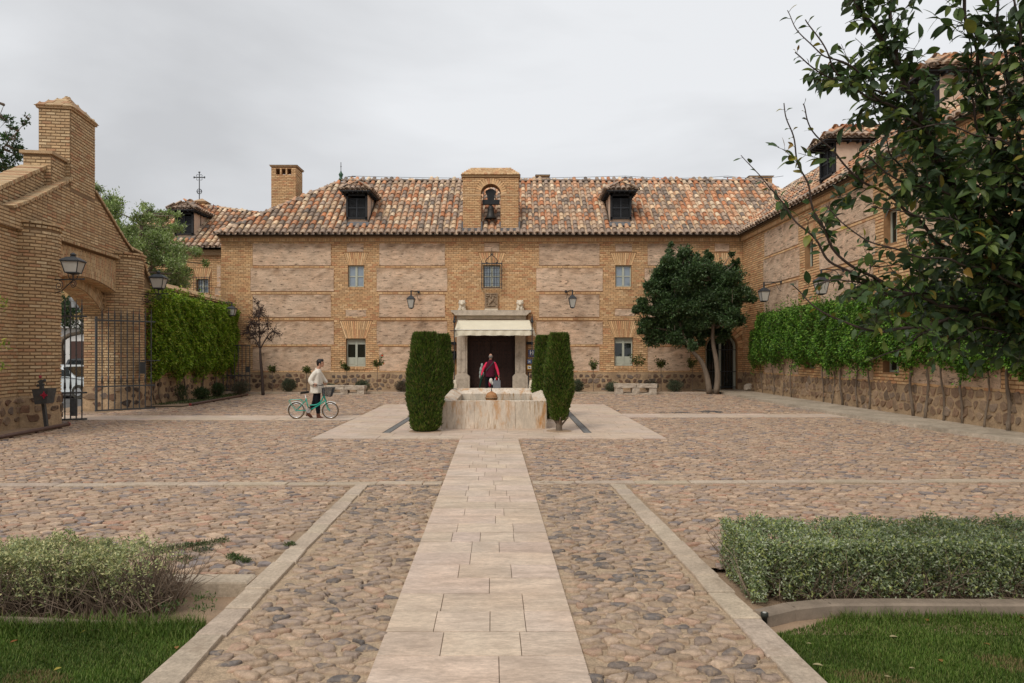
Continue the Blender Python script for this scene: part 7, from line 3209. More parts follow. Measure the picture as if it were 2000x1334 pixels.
LG = pal((.18, .31, .012), (.24, .38, .02), (.12, .22, .010), (.33, .45, .045), (.08, .14, .008), (.40, .45, .07))
creeper('bright green creeper hanging on the garden wall beside the gateway', W0, wd_, wnn, .45, WL - .3, lambda u: 1.12 - .0 * u, lambda u: 4.02 + 0 * u, 52000, .10, LG, 91,
        [(1.2, .9, .022, .03), (1.7, 1.2, .02, .02), (3.9, 3.6, .03, .03), (6.2, 5.6, .035, .04), (7.6, 7.5, .03, .03), (8.6, 8.2, .03, .03), (9.3, 9.1, .025, .03)], depth=.62)
DG = pal((.085, .20, .018), (.11, .26, .025), (.055, .13, .013), (.16, .33, .035), (.035, .08, .010), (.24, .38, .06))
st = []
for px, r in ((1492, .02), (1516, .022), (1535, .02), (1549, .03), (1612, .03), (1632, .03), (1650, .045), (1681, .035), (1703, .035), (1789, .05), (1815, .045), (1850, .035), (1885, .04), (1932, .03), (1977, .055)):
    u_ = FY - WX * F / (px - 1000)
    st.append((u_, u_ - .2 + .4 * R.rand(), r * .68, r * .9))
creeper('dark green creeper covering the middle of the right wing wall', w0, (0, -1, 0), (-1, 0, 0), 2.2, 24.5, lambda u: 1.52 + .0 * u - .10 * np.sin(u * .8), lambda u: 3.62 + .04 * np.sin(u) - 1.0 * np.exp(-((u - 2.1) / .8) ** 2), 100000, .085, DG, 92, st, depth=.58, dens=.92)
# ------------------------------------------------------------------ people
def chain(g, pts, rad, n=12, sx=1.0, sub=5):
    """closed tapered limb"""
    pts = np.asarray(pts, float)
    q = bez(pts, (len(pts) - 1) * sub + 1)
    r = np.interp(np.linspace(0, 1, len(q)), np.linspace(0, 1, len(rad)), rad)
    g.tube(q, r, n, flat=sx)
    g.ball(q[0], r[0], 10)
    g.ball(q[-1], r[-1], 10)


def ellip(g, c, r, n=14):
    g.ball(c, r, n)


def hand(g, w, d, side, curl=.5, s=1.0):
    """wrist w, direction d: palm, four bent fingers and a thumb"""
    w, d, side = np.asarray(w, float), nrm(d), nrm(side)
    nn = nrm(np.cross(d, side))
    g.obox(w + d * .045 * s, side, d, nn, (.075 * s, .085 * s, .028 * s))
    for i, L in enumerate((.065, .075, .07, .055)):
        b = w + d * .085 * s + side * (i - 1.5) * .019 * s
        m = b + (d * cos(curl) + nn * sin(curl)) * L * .5 * s
        e = m + (d * cos(curl * 2.4) + nn * sin(curl * 2.4)) * L * .5 * s
        g.tube([b - d * .02, b, m, e], [.010 * s, .0095 * s, .009 * s, .0075 * s], 6)
    b = w + d * .03 * s - side * .035 * s
    g.tube([b, b - side * .03 * s + d * .02 * s + nn * .01, b - side * .035 * s + d * .05 * s + nn * .02], [.013 * s, .011 * s, .009 * s], 6)


# --- woman walking to the right, side view
wx, wy = -5.40, 19.05
kw = wy / F


def P2(px, py, dy=0.0):
    return np.array(((px - 1000) * kw, wy + dy, CAMZ - (py - HZ) * kw))


per = thing('person', 'woman with short dark hair and a loose cream jacket pushing the green bicycle', 'person', (wx, wy, 0))
g = Geo()
hd = P2(626.2, 709.5)
ellip(g, hd + (0, 0, .012), (.088, .072, .108))
ellip(g, hd + (.03, 0, -.045), (.058, .055, .062))            # jaw
ellip(g, hd + (.088, 0, -.018), (.018, .012, .022))            # nose
ellip(g, hd + (.078, 0, -.060), (.014, .022, .010))            # lips
ellip(g, hd + (.065, 0, -.088), (.020, .022, .015))            # chin
ellip(g, hd + (.074, .0, .030), (.016, .045, .012))            # brow
chain(g, [hd + (-.02, 0, -.06), P2(622, 720), P2(620.5, 724)], [.048, .05, .06])
# torso under the jacket
chain(g, [P2(620, 727), P2(618.5, 740), P2(619, 757)], [.11, .115, .12])
# arms
chain(g, [P2(618, 727, -.16), P2(611.5, 741, -.20), P2(617, 750, -.24)], [.045, .038, .028])
hand(g, P2(617, 750.2, -.24), (1, 0, -.12), (0, .3, .95), .8)
chain(g, [P2(622, 727, .16), P2(628, 741, .2), P2(631, 746, .2)], [.045, .038, .028])
hand(g, P2(630, 744.5, .20), (.35, 0, -1), (.9, 0, .3), .5)
# legs: near leg forward (right), far leg behind
chain(g, [P2(621, 762, -.07), P2(621.5, 785, -.07), P2(622.5, 808, -.07)], [.085, .06, .042])
chain(g, [P2(620, 762, .07), P2(613, 789, .07), P2(601.5, 806, .07)], [.085, .06, .042])
chain(g, [P2(622.5, 808, -.07), P2(624, 814.5, -.07), P2(630, 816.2, -.07)], [.042, .036, .025])
chain(g, [P2(601.5, 806, .07), P2(602, 811, .07), P2(607, 815, .07)], [.042, .036, .025])
o = g.build('body', MT['skin'], per, smooth=True)
remesh(o, .011, 2)
# hair
g = Geo()
ellip(g, hd + (-.028, 0, .040), (.092, .083, .090))
ellip(g, hd + (.030, 0, .088), (.062, .065, .040))
ellip(g, hd + (-.060, 0, -.005), (.055, .070, .080))
ellip(g, hd + (.055, -.02, .072), (.035, .045, .032))
ellip(g, hd + (-.050, 0, -.06), (.035, .05, .04))
ellip(g, hd + (.015, -.066, .012), (.024, .014, .05))
ellip(g, hd + (.015, .066, .012), (.024, .014, .05))
o = g.build('hair', MT['cloth'], per, smooth=True)
for v in o.data.color_attributes['Col'].data:
    v.color = (.012, .009, .008, 1)
g2 = Geo()


def colored(o, c):
    n = len(o.data.vertices)
    o.data.color_attributes['Col'].data.foreach_set('color', np.tile(np.array((*c, 1.0)), n))


def cloth_mat(name, c, **k):
    return mat(name, c, rough=.9, var=k.get('var', .12), scale=k.get('scale', 14), bump=k.get('bump', .6), bscale=k.get('bs', 25), bdist=.01, spec=.1, streak=k.get('streak'))


HAIRM = mat('hair_dark', (.014, .010, .009), rough=.5, var=.3, scale=60, bump=.5, bscale=120, spec=.35)
o.data.materials.clear()
o.data.materials.append(HAIRM)
remesh(o, .012, 1)
# eyes and ear details
g = Geo()
for s in (-1, 1):
    ellip(g, hd + (.072, s * .030, .012), (.010, .012, .008))
g.build('eye', HAIRM, per)
g = Geo()
for s in (-1, 1):
    ellip(g, hd + (.0, s * .073, -.012), (.014, .008, .022))
g.build('ear', MT['skin'], per, smooth=True)
# trousers
g = Geo()
ellip(g, P2(620, 757), (.125, .145, .10))
chain(g, [P2(621, 760, -.07), P2(621.8, 785, -.07), P2(623, 806, -.07)], [.105, .078, .056])
chain(g, [P2(619, 760, .07), P2(612.5, 789, .07), P2(601.5, 803, .07)], [.105, .078, .058])
o = g.build('trousers', cloth_mat('black_cloth', (.012, .012, .016)), per, smooth=True)
remesh(o, .014, 1)
# jacket: loose, open at the front
g = Geo()
prof = [(720.5, .062, .07, 621.5), (724, .095, .13, 620.5), (728, .130, .19, 619.5), (734, .145, .20, 618.8), (742, .155, .20, 618.5), (752, .165, .205, 618.5), (760, .175, .215, 618.6), (767.5, .178, .22, 618.8)]
nA = 28
rs1 = np.random.RandomState(2)
V = []
for j, (py, rx_, ry_, cx_) in enumerate(prof):
    for q in range(nA):
        a = 2 * pi * q / nA
        wv = 1 + (.06 * sin(a * 6 + j * .3) + .03 * sin(a * 11)) * (j / 7)
        c_ = P2(cx_, py)
        V.append((c_[0] + rx_ * wv * cos(a), wy + ry_ * wv * sin(a), c_[2] + .01 * sin(a * 5) * (j > 4)))
Fc = [(i * nA + q, i * nA + (q + 1) % nA, (i + 1) * nA + (q + 1) % nA, (i + 1) * nA + q) for i in range(7) for q in range(nA)]
Fc += [tuple(range(nA - 1, -1, -1)), tuple(7 * nA + q for q in range(nA))]
g.add(V, Fc)
chain(g, [P2(618, 729, -.15), P2(611, 742, -.21), P2(614.5, 749, -.23)], [.075, .072, .062])
chain(g, [P2(621, 729, .15), P2(628, 741, .2), P2(632, 745.5, .2)], [.075, .068, .058])
chain(g, [P2(618, 721.5), P2(621, 724), P2(626, 731), P2(628.5, 741)], [.045, .05, .04, .025])
JK = cloth_mat('linen', (.74, .68, .58), bump=.8, bs=16, streak=(2.2, 2.2, .5))
o = g.build('jacket', JK, per, smooth=True)
remesh(o, .013, 1)
g = Geo()
ellip(g, P2(614.8, 750, -.232), (.055, .05, .042))
ellip(g, P2(633, 746, .2), (.052, .05, .045))
g.build('cuff', cloth_mat('white_cloth', (.70, .68, .64)), per, smooth=True)
g = Geo()
g.add([P2(625, 726, -.05), P2(629, 737, -.045), P2(629.5, 737, .045), P2(626.5, 726, .05)], [(0, 1, 2, 3)])
g.tube([P2(624.5, 722, -.05), P2(629, 733, 0), P2(624.5, 722, .05)], .008, 5, (.5, .2, .14))
o = g.build('neckline', MT['skin'], per)
# ankle boots
for (a, b, c_, dy, hl) in (((622.8, 806), (623.3, 813.5), (631.5, 816.3), -.07, (621.5, 817)), ((601, 803), (600.5, 809.5), (608, 815.3), .07, (596.5, 812.5))):
    g = Geo()
    chain(g, [P2(*a, dy), P2(*b, dy)], [.050, .052])
    chain(g, [P2(*b, dy), P2((b[0] + c_[0]) / 2 + .5, (b[1] + c_[1]) / 2 + .3, dy), P2(*c_, dy)], [.052, .046, .026])
    o = g.build('boot', mat('leather', (.16, .060, .035), rough=.45, var=.2, scale=20, bump=.1), per, smooth=True)
    remesh(o, .010, 1)
    g = Geo()
    hp = P2(*hl, dy)
    tp = P2(b[0] - .8, b[1], dy)
    g.tube([tp, hp + (0, 0, .004)], [.030, .020], 8)
    g.build('heel', MT['wood_dark'], per)

# --- bicycle
KB = 18.78 / F


def Bk(px, py, dy=0.0):
    return np.array(((px - 1000) * KB, 18.78 + dy, CAMZ - (py - HZ) * KB))


bk = thing('bicycle', 'teal green step-through bicycle with white mudguards and a black front basket', 'bicycle', Bk(612, 820))
TEAL = (.0, .33, .24)
rw, fw = Bk(579, 801.8), Bk(645.4, 801.8)
RW = rw[2] - .036
for nm_, c_ in (('rear', rw), ('front', fw)):
    w = None
    g = Geo()
    pts = [c_ + (RW * cos(a), 0, RW * sin(a)) for a in np.linspace(0, 2 * pi, 37)]
    g.tube(pts, .0165, 7, (2.4, 1.6, .9), cap=False)
    w = g.build('wheel', MT['rubber'], bk, smooth=True)
    g = Geo()
    pts = [c_ + ((RW - .024) * cos(a), 0, (RW - .024) * sin(a)) for a in np.linspace(0, 2 * pi, 37)]
    g.tube(pts, .011, 6, cap=False)
    g.build('rim', MT['chrome'], w, smooth=True)
    g = Geo()
    for q in range(28):
        a = q * 2 * pi / 28
        b_ = a + (.35 if q % 2 else -.35)
        g.tube([c_ + (.02 * cos(b_), .02 * (1 if q % 2 else -1), .02 * sin(b_)), c_ + ((RW - .03) * cos(a), 0, (RW - .03) * sin(a))], .0016, 3, cap=False)
    g.tube([c_ + (0, -.05, 0), c_ + (0, .05, 0)], .02, 8)
    g.build('spokes', MT['chrome'], w, kind='stuff')
g = Geo()
bb = Bk(603.5, 801.5)
seat_t = Bk(597.6, 778)
hd_t, hd_b = Bk(633, 772), Bk(635.6, 782)
for s in (-1, 1):
    g.tube([rw + (0, s * .06, 0), bb + (0, s * .03, 0)], .010, 6)
    g.tube([rw + (0, s * .06, 0), Bk(598.4, 781, s * .02)], .009, 6)
g.tube([bb, seat_t], .016, 8)
g.tube(bez([hd_t, Bk(627, 784), Bk(617.5, 790.5), Bk(604, 791.2)], 14), .017, 8)
g.tube(bez([hd_b, Bk(628, 787.5), Bk(618, 794), bb + (.02, 0, 0)], 10), .018, 8)
g.tube([hd_t + (-.005, 0, .02), hd_b + (.004, 0, -.02)], .021, 8)
g.build('frame', mat('teal_paint', TEAL, rough=.35, var=.05, bump=0, spec=.5), bk, smooth=True)
TP = bpy.data.materials['teal_paint']
g = Geo()
for s in (-1, 1):
    g.tube(bez([hd_b + (.005, s * .045, 0), Bk(639, 793, s * .05), Bk(641, 798, s * .05), fw + (0, s * .05, 0)], 9), .011, 6)
g.bar(hd_b + (.004, -.05, 0), hd_b + (.004, .05, 0), .03)
g.build('fork', TP, bk, smooth=True)
for c_, a0, a1 in ((rw, -.15, pi + .1), (fw, .9, pi + .35)):
    g = Geo()
    aa = np.linspace(a0, a1, 20)
    V = []
    for a in aa:
        r_ = RW + .034
        for s, dz in ((-.026, -.012), (0, .006), (.026, -.012)):
            V.append(c_ + ((r_ + dz) * cos(a), s, (r_ + dz) * sin(a)))
    Fc = [(i * 3 + j, i * 3 + j + 1, (i + 1) * 3 + j + 1, (i + 1) * 3 + j) for i in range(19) for j in range(2)]
    g.add(V, Fc, (.78, .77, .72))
    g.build('mudguard', MT['paint'], bk, smooth=True)
g = Geo()
ra, rb = Bk(564.5, 781.5), Bk(592, 783)
for s in (-.05, .05):
    g.tube([Bk(592, 786, s), Bk(590, 781.8, s), Bk(585, 780, s), Bk(567, 781, s), Bk(564.5, 782.5, s), Bk(567, 786, s), rw + (0, s, .0)], .0075, 6)
for px in (568, 575, 582, 588):
    g.bar(Bk(px, 780.6, -.05), Bk(px, 780.6, .05), .012)
g.build('carrier', TP, bk)
g = Geo()
g.tube([seat_t, Bk(596, 770.5)], .012, 8)
g.build('seat_post', MT['whitewall'], bk)
g = Geo()
V, pr = [], [(587.2, .020, 767), (588.5, .065, 766.4), (592, .075, 766), (596, .05, 765.6), (600, .03, 765.0), (603.3, .016, 764.6)]
for (px, w_, py) in pr:
    c_ = Bk(px, py)
    V += [c_ + (0, -w_, -.0), c_ + (0, -w_ * .6, .018), c_ + (0, w_ * .6, .018), c_ + (0, w_, 0), c_ + (0, w_ * .7, -.045), c_ + (0, -w_ * .7, -.045)]
Fc = [(i * 6 + j, i * 6 + (j + 1) % 6, (i + 1) * 6 + (j + 1) % 6, (i + 1) * 6 + j) for i in range(5) for j in range(6)] + [tuple(range(6)), tuple(range(35, 29, -1))]
g.add(V, Fc, (.3, .3, .3))
g.build('saddle', MT['rubber'], bk, smooth=True)
g = Geo()
g.tube([hd_t, Bk(631.4, 760), Bk(631.0, 754)], .011, 8, (1, 1, 1))
g.build('stem', MT['chrome'], bk)
g = Geo()
g.tube(bez([Bk(617.5, 750.8, -.24), Bk(622, 751, -.23), Bk(629, 752.5, -.12), Bk(631, 753.5, 0), Bk(629, 752.5, .12), Bk(624, 751, .23), Bk(620, 750.8, .24)], 20), .010, 7)
g.build('handlebar', MT['iron'], bk)
for s in (-1, 1):
    g = Geo()
    g.tube([Bk(616.5, 750.8, s * .24), Bk(624.5, 751.3, s * .235)], .015, 8)
    g.build('grip', MT['rubber'], bk)
g = Geo()
tb = [(631.2, 758, .17), (652, 757, .17)]
bb_ = [(632.5, 774, .12), (646, 774.5, .12)]
ctr_t = [Bk(631.5, 757.5, -.16), Bk(652, 757, -.16), Bk(652, 757, .16), Bk(631.5, 757.5, .16)]
ctr_b = [Bk(632, 772.5, -.11), Bk(647, 774, -.11), Bk(647, 774, .11), Bk(632, 772.5, .11)]
for L_, r_ in ((ctr_t, .008), (ctr_b, .006)):
    for i in range(4):
        g.tube([L_[i], L_[(i + 1) % 4]], r_, 5)
for i in range(4):
    a_, b_, c_, d_ = ctr_t[i], ctr_t[(i + 1) % 4], ctr_b[(i + 1) % 4], ctr_b[i]
    for f in np.linspace(0, 1, 14):
        g.tube([a_ * (1 - f) + b_ * f, d_ * (1 - f) + c_ * f], .0032, 3, cap=False)
    for f in np.linspace(.1, .9, 8):
        g.tube([a_ * (1 - f) + d_ * f, b_ * (1 - f) + c_ * f], .0032, 3, cap=False)
for f in np.linspace(0, 1, 9):
    g.tube([ctr_b[0] * (1 - f) + ctr_b[1] * f, ctr_b[3] * (1 - f) + ctr_b[2] * f], .003, 3, cap=False)
g.build('basket', MT['iron'], bk)
g = Geo()
g.lathe([(.066, -.006), (.070, 0), (.066, .006)], 20)
Vv = g.V[-1].copy()
g.V[-1] = np.stack((Vv[:, 0] + bb[0], Vv[:, 2] + bb[1] - .05, Vv[:, 1] + bb[2]), 1)
for q in range(5):
    a = q * 2 * pi / 5
    g.bar(bb + (0, -.055, 0), bb + (.06 * cos(a), -.055, .06 * sin(a)), .010, .008, up=(0, 1, 0))
g.build('chainring', MT['chrome'], bk)
g = Geo()
for s in (-1, 1):
    a = .9 if s > 0 else .9 + pi
    e = bb + (.10 * cos(a), -s * .08, .10 * sin(a))
    g.bar(bb + (0, -s * .07, 0), e, .014, .012, up=(0, 1, 0))
    g.box(e - (.035, .03 * 1, .008), e + (.035, .03, .008), (.1, .1, .1))
g.build('crank', MT['chrome'], bk)

# --- man walking towards the door, seen from behind
DM = 31.15
km = DM / F


def M2(px, py, dy=0.0):
    return np.array(((px - 1000) * km, DM + dy, CAMZ - (py - HZ) * km))


per = thing('person', 'grey-haired man in a dark red vest and pink sleeves walking to the door', 'person', (M2(957.5, 0)[0], DM, .1))
zg = .10
g = Geo()
hd = M2(958.4, 696)
ellip(g, hd + (0, .0, .0), (.082, .10, .118))
for s in (-1, 1):
    ellip(g, hd + (s * .083, .01, -.012), (.012, .02, .030))
ellip(g, hd + (0, .10, -.02), (.014, .022, .025))
ellip(g, hd + (0, .06, -.06), (.055, .05, .05))
chain(g, [hd + (0, 0, -.07), M2(958, 704)], [.056, .062])
chain(g, [M2(958, 712), M2(957.5, 722), M2(957, 736)], [.09, .11, .12])
for s, (a, b, c_) in ((-1, ((951, 711), (943.8, 721), (941, 734.5))), (1, ((965.5, 711), (971, 721), (974.2, 733.5)))):
    chain(g, [M2(*a), M2(*b), M2(*c_, -.05)], [.055, .045, .032])
    hand(g, M2(*c_, -.05), (0, -.2, -1), (0, 1, 0), .9)
for s, (a, b, c_) in ((-1, ((951.5, 733), (951, 748), (951, 760))), (1, ((962, 733), (963, 748), (963.5, 760)))):
    p0, p1, p2 = M2(*a), M2(*b), M2(*c_)
    p2[2] = .16
    p1[2] = .60
    chain(g, [p0, p1, p2], [.09, .062, .045])
    chain(g, [p2 + (0, 0, -.02), p2 + (0, .09, -.035)], [.04, .03])
o = g.build('body', MT['skin'], per, smooth=True)
remesh(o, .013, 2)
g = Geo()
ellip(g, hd + (0, -.012, -.008), (.089, .100, .092))
ellip(g, hd + (0, -.035, -.055), (.07, .06, .045))
o = g.build('hair', mat('hair_grey', (.22, .20, .18), rough=.8, var=.3, scale=40), per, smooth=True)
g = Geo()
prof = [(702, .066, .075, 958), (705.5, .10, .10, 958), (708, .165, .12, 958), (713, .205, .13, 958), (722, .19, .135, 957.6), (730, .195, .14, 957.3), (736, .205, .15, 957)]
V = []
zz_ = []
nA = 24
rows_ = []
pys = np.linspace(702, 736, 34)
for py in pys:
    rx_ = np.interp(py, [p[0] for p in prof], [p[1] for p in prof])
    ry_ = np.interp(py, [p[0] for p in prof], [p[2] for p in prof])
    cx_ = np.interp(py, [p[0] for p in prof], [p[3] for p in prof])
    qf = .014 * abs(sin(py * pi / 2.6)) if py > 706 else 0
    for q in range(nA):
        a = 2 * pi * q / nA
        ca_, sa_ = cos(a), sin(a)
        e = 1.0 / (abs(ca_) ** 2.6 + abs(sa_) ** 2.6) ** (1 / 2.6)
        c_ = M2(cx_, py)
        V.append((c_[0] + (rx_ + qf) * ca_ * e, DM + (ry_ + qf) * sa_ * e, c_[2]))
m = len(pys)
Fc = [(i * nA + q, i * nA + (q + 1) % nA, (i + 1) * nA + (q + 1) % nA, (i + 1) * nA + q) for i in range(m - 1) for q in range(nA)]
Fc += [tuple(range(nA - 1, -1, -1)), tuple((m - 1) * nA + q for q in range(nA))]
g.add(V, Fc)
g.build('vest', cloth_mat('quilt', (.085, .012, .026), bump=.3), per, smooth=True)
PK = cloth_mat('pink_cloth', (.78, .045, .11), bump=.6, bs=18)
for s, (a, b, c_) in ((-1, ((950.8, 710), (943.8, 721), (941.2, 732))), (1, ((966, 710), (971.0, 721), (973.8, 731.5)))):
    g = Geo()
    chain(g, [M2(*a), M2(*b), M2(*c_, -.05)], [.072, .062, .048])
    o = g.build('sleeve', PK, per, smooth=True)
    remesh(o, .014, 1)
g = Geo()
ellip(g, M2(957, 735.5), (.20, .14, .13))
for s, (a, b, c_) in ((-1, ((951.8, 734), (951, 748), (951, 760))), (1, ((962, 734), (963, 748), (963.5, 760)))):
    p0, p1, p2 = M2(*a), M2(*b), M2(*c_)
    p2[2] = .20
    p1[2] = .60
    chain(g, [p0, p1, p2], [.115, .085, .065])
o = g.build('trousers', bpy.data.materials['black_cloth'], per, smooth=True)
remesh(o, .015, 1)
g = Geo()
for px in (951, 963.5):
    p = M2(px, 760)
    p[2] = .14
    chain(g, [p + (0, -.05, 0), p + (0, .14, -.01)], [.05, .04])
o = g.build('shoe', MT['rubber'], per, smooth=True)
g = Geo()
p0, p1 = M2(966, 705, -.13), M2(949.5, 724, -.165)
g.bar(p0, p1, .045, .012, up=(0, 1, 0))
tag_o = g.build('bag_strap', MT['iron'], per)
t = thing('umbrella', 'folded dark green umbrella carried at the left side of the man', 'umbrella', M2(940, 757))
g = Geo()
a, b = M2(942.5, 731, -.12), M2(935.8, 757.5, -.10)
b[2] = .16
g.tube([a, a * .7 + b * .3, a * .2 + b * .8, b], [.02, .045, .025, .006], 8, (.010, .045, .03))
g.build('canopy', MT['cloth'], t, smooth=True)
g = Geo()
g.tube([a + (.02, 0, .10), a], .012, 6)
g.build('handle', MT['black_wood'], t)
t = thing('jacket', 'pale grey green coat hanging over the left arm of the man', 'coat', M2(940, 722))
g = Geo()
for q, (x, y, rx_, rz_) in enumerate(((941.5, 714, .06, .12), (939.5, 722, .07, .14), (938.2, 729, .06, .14), (937.5, 736, .045, .10), (944, 730, .04, .13))):
    g.ball(M2(x, y, .02), (rx_, .10, rz_), 10, (.33, .36, .33))
o = g.build('cloth', MT['cloth'], t, smooth=True)
remesh(o, .018, 1)
o.data.materials.clear()
o.data.materials.append(noattr(cloth_mat('greycoat', (.30, .34, .32), bump=.8, bs=14)))
t = thing('suitcase', 'small grey wheeled suitcase pulled by the man, handle raised', 'suitcase', M2(970.5, 757, -.3))
ZS = M2(0, 754, -.3)[2]
g = Geo()
cxs = M2(970.8, 0)[0]
ys_ = DM - .42
g.box((cxs - .165, ys_ - .12, .16), (cxs + .165, ys_ + .12, .62), (.16, .17, .19))
for i in range(7):
    g.box((cxs - .15 + i * .048, ys_ - .13, .19), (cxs - .13 + i * .048, ys_ - .12, .59), (.28, .29, .31))
g.build('case', MT['paint'], t)
g = Geo()
for s in (-.09, .09):
    g.bar((cxs + s, ys_, .62), (cxs + s * .9, ys_ + .25, M2(0, 738.5, -.15)[2]), .022, .022, (.8, .8, .8))
g.bar((cxs - .095, ys_ + .25, M2(0, 738.8, -.15)[2]), (cxs + .095, ys_ + .25, M2(0, 738.8, -.15)[2]), .028, .028, (.05, .05, .05))
g.build('pull_handle', MT['paint'], t)
for s in (-.12, .12):
    g = Geo()
    g.tube([(cxs + s - .015, ys_, .135), (cxs + s + .015, ys_, .135)], .034, 8)
    g.build('wheel', MT['rubber'], t)
t = thing('hand_bag', 'white and red patterned bag standing against the suitcase', 'bag', M2(960, 757, -.5))
g = Geo()
cb = M2(959.5, 0, 0)[0]
g.ball((cb, ys_ - .05, .60), (.085, .07, .13), 10, (.70, .66, .58))
g.ball((cb + .07, ys_ - .05, .50), (.05, .06, .09), 10, (.62, .60, .55))
o = g.build('bag_body', MT['cloth'], t, smooth=True)
g = Geo()
g.ball((cb - .05, ys_ - .02, .48), (.06, .07, .16), 10, (.30, .03, .06))
g.ball((cxs - .02, ys_ + .06, .70), (.045, .04, .08), 8, (.50, .01, .02))
g.build('red_panel', MT['cloth'], t, smooth=True)

# ------------------------------------------------------------------ front hedges
def hedge(label, x0, x1, y0, y1, z0, z1, nleaf, ntwig, palc, seed, topbias, size, sparse_end=None, grp=None, frontgap=.25):
    rs = np.random.RandomState(seed)
    t = thing('hedge', label, 'hedge', ((x0 + x1) / 2, (y0 + y1) / 2, z0))
    H = z1 - z0
    n = nleaf
    u = rs.rand(n)
    x = x0 + (x1 - x0) * u
    # position on the surface shell: top or sides
    face = rs.rand(n)
    v = rs.rand(n)
    lump_ = .035 * np.sin(x * 9 + seed) + .03 * np.sin(x * 21 + v * 4) + .02 * np.sin(x * 47)
    top = face < topbias
    yt = y0 + (y1 - y0) * v
    zt_ = z1 + lump_ * .9 + .02 * np.sin(yt * 31) - .06 * (np.abs(v - .5) * 2) ** 4
    hf = rs.rand(n) ** (.6)
    ys = y0 + .02 - lump_ * .8 + rs.rand(n) * .10 + .07 * (1 - hf)
    zs_ = z0 + H * (frontgap + (1 - frontgap) * hf)
    back = (~top) & (rs.rand(n) < .22)
    y = np.where(top, yt, np.where(back, y1 - rs.rand(n) * .08, ys))
    z = np.where(top, zt_ - .08 * rs.rand(n) ** 2, zs_)
    if sparse_end is not None:
        xe, sgn, L = sparse_end
        f = ((x - xe) * sgn / L)
        keep = rs.rand(n) < np.clip(1 - f, .05, 1)
        z = np.where(f > 0, z0 + (z - z0) * (1 - .45 * np.clip(f, 0, 1) * rs.rand(n)), z)
        x, y, z = x[keep], y[keep], z[keep]
        n = len(x)
    # end cap
    m = int(n * .10)
    e_x = (x0 if sparse_end is None else x1) + rs.uniform(-.03, .05, m)
    e_y = y0 + (y1 - y0) * rs.rand(m)
    e_z = z0 + H * (.05 + .95 * rs.rand(m) ** .8)
    if sparse_end is None:
        x, y, z = np.concatenate((x, e_x)), np.concatenate((y, e_y)), np.concatenate((z, e_z))
    # shoots: leaves in little sprigs around each point
    n = len(x)
    pos = np.stack((x, y, z), 1)
    k = 4
    pos = np.repeat(pos, k, 0)
    base_d = np.array((0, -.35, .8)) + rs.normal(size=(n, 3)) * .55
    dd = np.repeat(base_d, k, 0)
    pos = pos + dd / np.linalg.norm(dd, axis=1, keepdims=True) * (np.tile(np.linspace(-.4, .6, k), n) * size * 1.6)[:, None]
    d = dd * .5 + rs.normal(size=dd.shape) * .8
    g = Geo()
    zrel = ((pos[:, 2] - z0) / H).clip(0, 1)
    order = rs.rand(len(pos))
    leaves(g, pos, d, size, .5, palc, rs, tmpl=1, up=np.array((0, -.4, 1.0)), roll=.7)
    g.build('foliage', MT['leaf_big'], t, kind='stuff')
    g = Geo()
    for q in range(ntwig):
        bx_ = rs.uniform(x0, x1)
        by_ = rs.uniform(y0 + .1, y1 - .1)
        if sparse_end is not None and rs.rand() < .10:
            bx_ = rs.uniform(x1 - .45, x1)
        e = np.array((bx_ + rs.normal() * .16, np.clip(by_ + rs.normal() * .22, y0 - .02, y1), z0 + H * rs.uniform(.35, .98)))
        m_ = np.array(((bx_ + e[0]) / 2 + rs.normal() * .05, (by_ + e[1]) / 2 + rs.normal() * .05, (z0 + e[2]) / 2))
        g.tube([(bx_, by_, z0 - .03), m_, e], [rs.uniform(.003, .007), .0035, .0015], 4, (.9 + .3 * rs.rand(),) * 3, cap=False)
        if rs.rand() < .7:
            e2_ = m_ + rs.normal(size=3) * .10
            g.tube([m_, e2_], [.003, .0012], 3, cap=False)
    g.build('twigs', MT['twig'], t, kind='stuff')
    return t


LH = pal((.42, .44, .18), (.30, .34, .15), (.56, .54, .27), (.22, .26, .12), (.38, .41, .22), (.64, .60, .32))
RH = pal((.29, .35, .18), (.38, .43, .26), (.20, .26, .13), (.50, .53, .38), (.13, .18, .07), (.31, .37, .12), (.42, .45, .16))
hedge('ragged yellow green hedge with bare twiggy base at the left front', -4.9, -2.48, 4.72, 5.25, -.08, .40, 7500, 1200, LH, 101, .50, .024, sparse_end=(-2.95, 1, .50), frontgap=.22)
hedge('clipped grey green hedge at the right front behind the concrete edging', 1.80, 5.6, 4.97, 5.82, -.05, .40, 19000, 1700, RH, 102, .38, .027, frontgap=.04)

# ------------------------------------------------------------------ lawns
GRC = pal((.07, .13, .016), (.095, .16, .02), (.055, .10, .013), (.13, .20, .034), (.19, .22, .06))


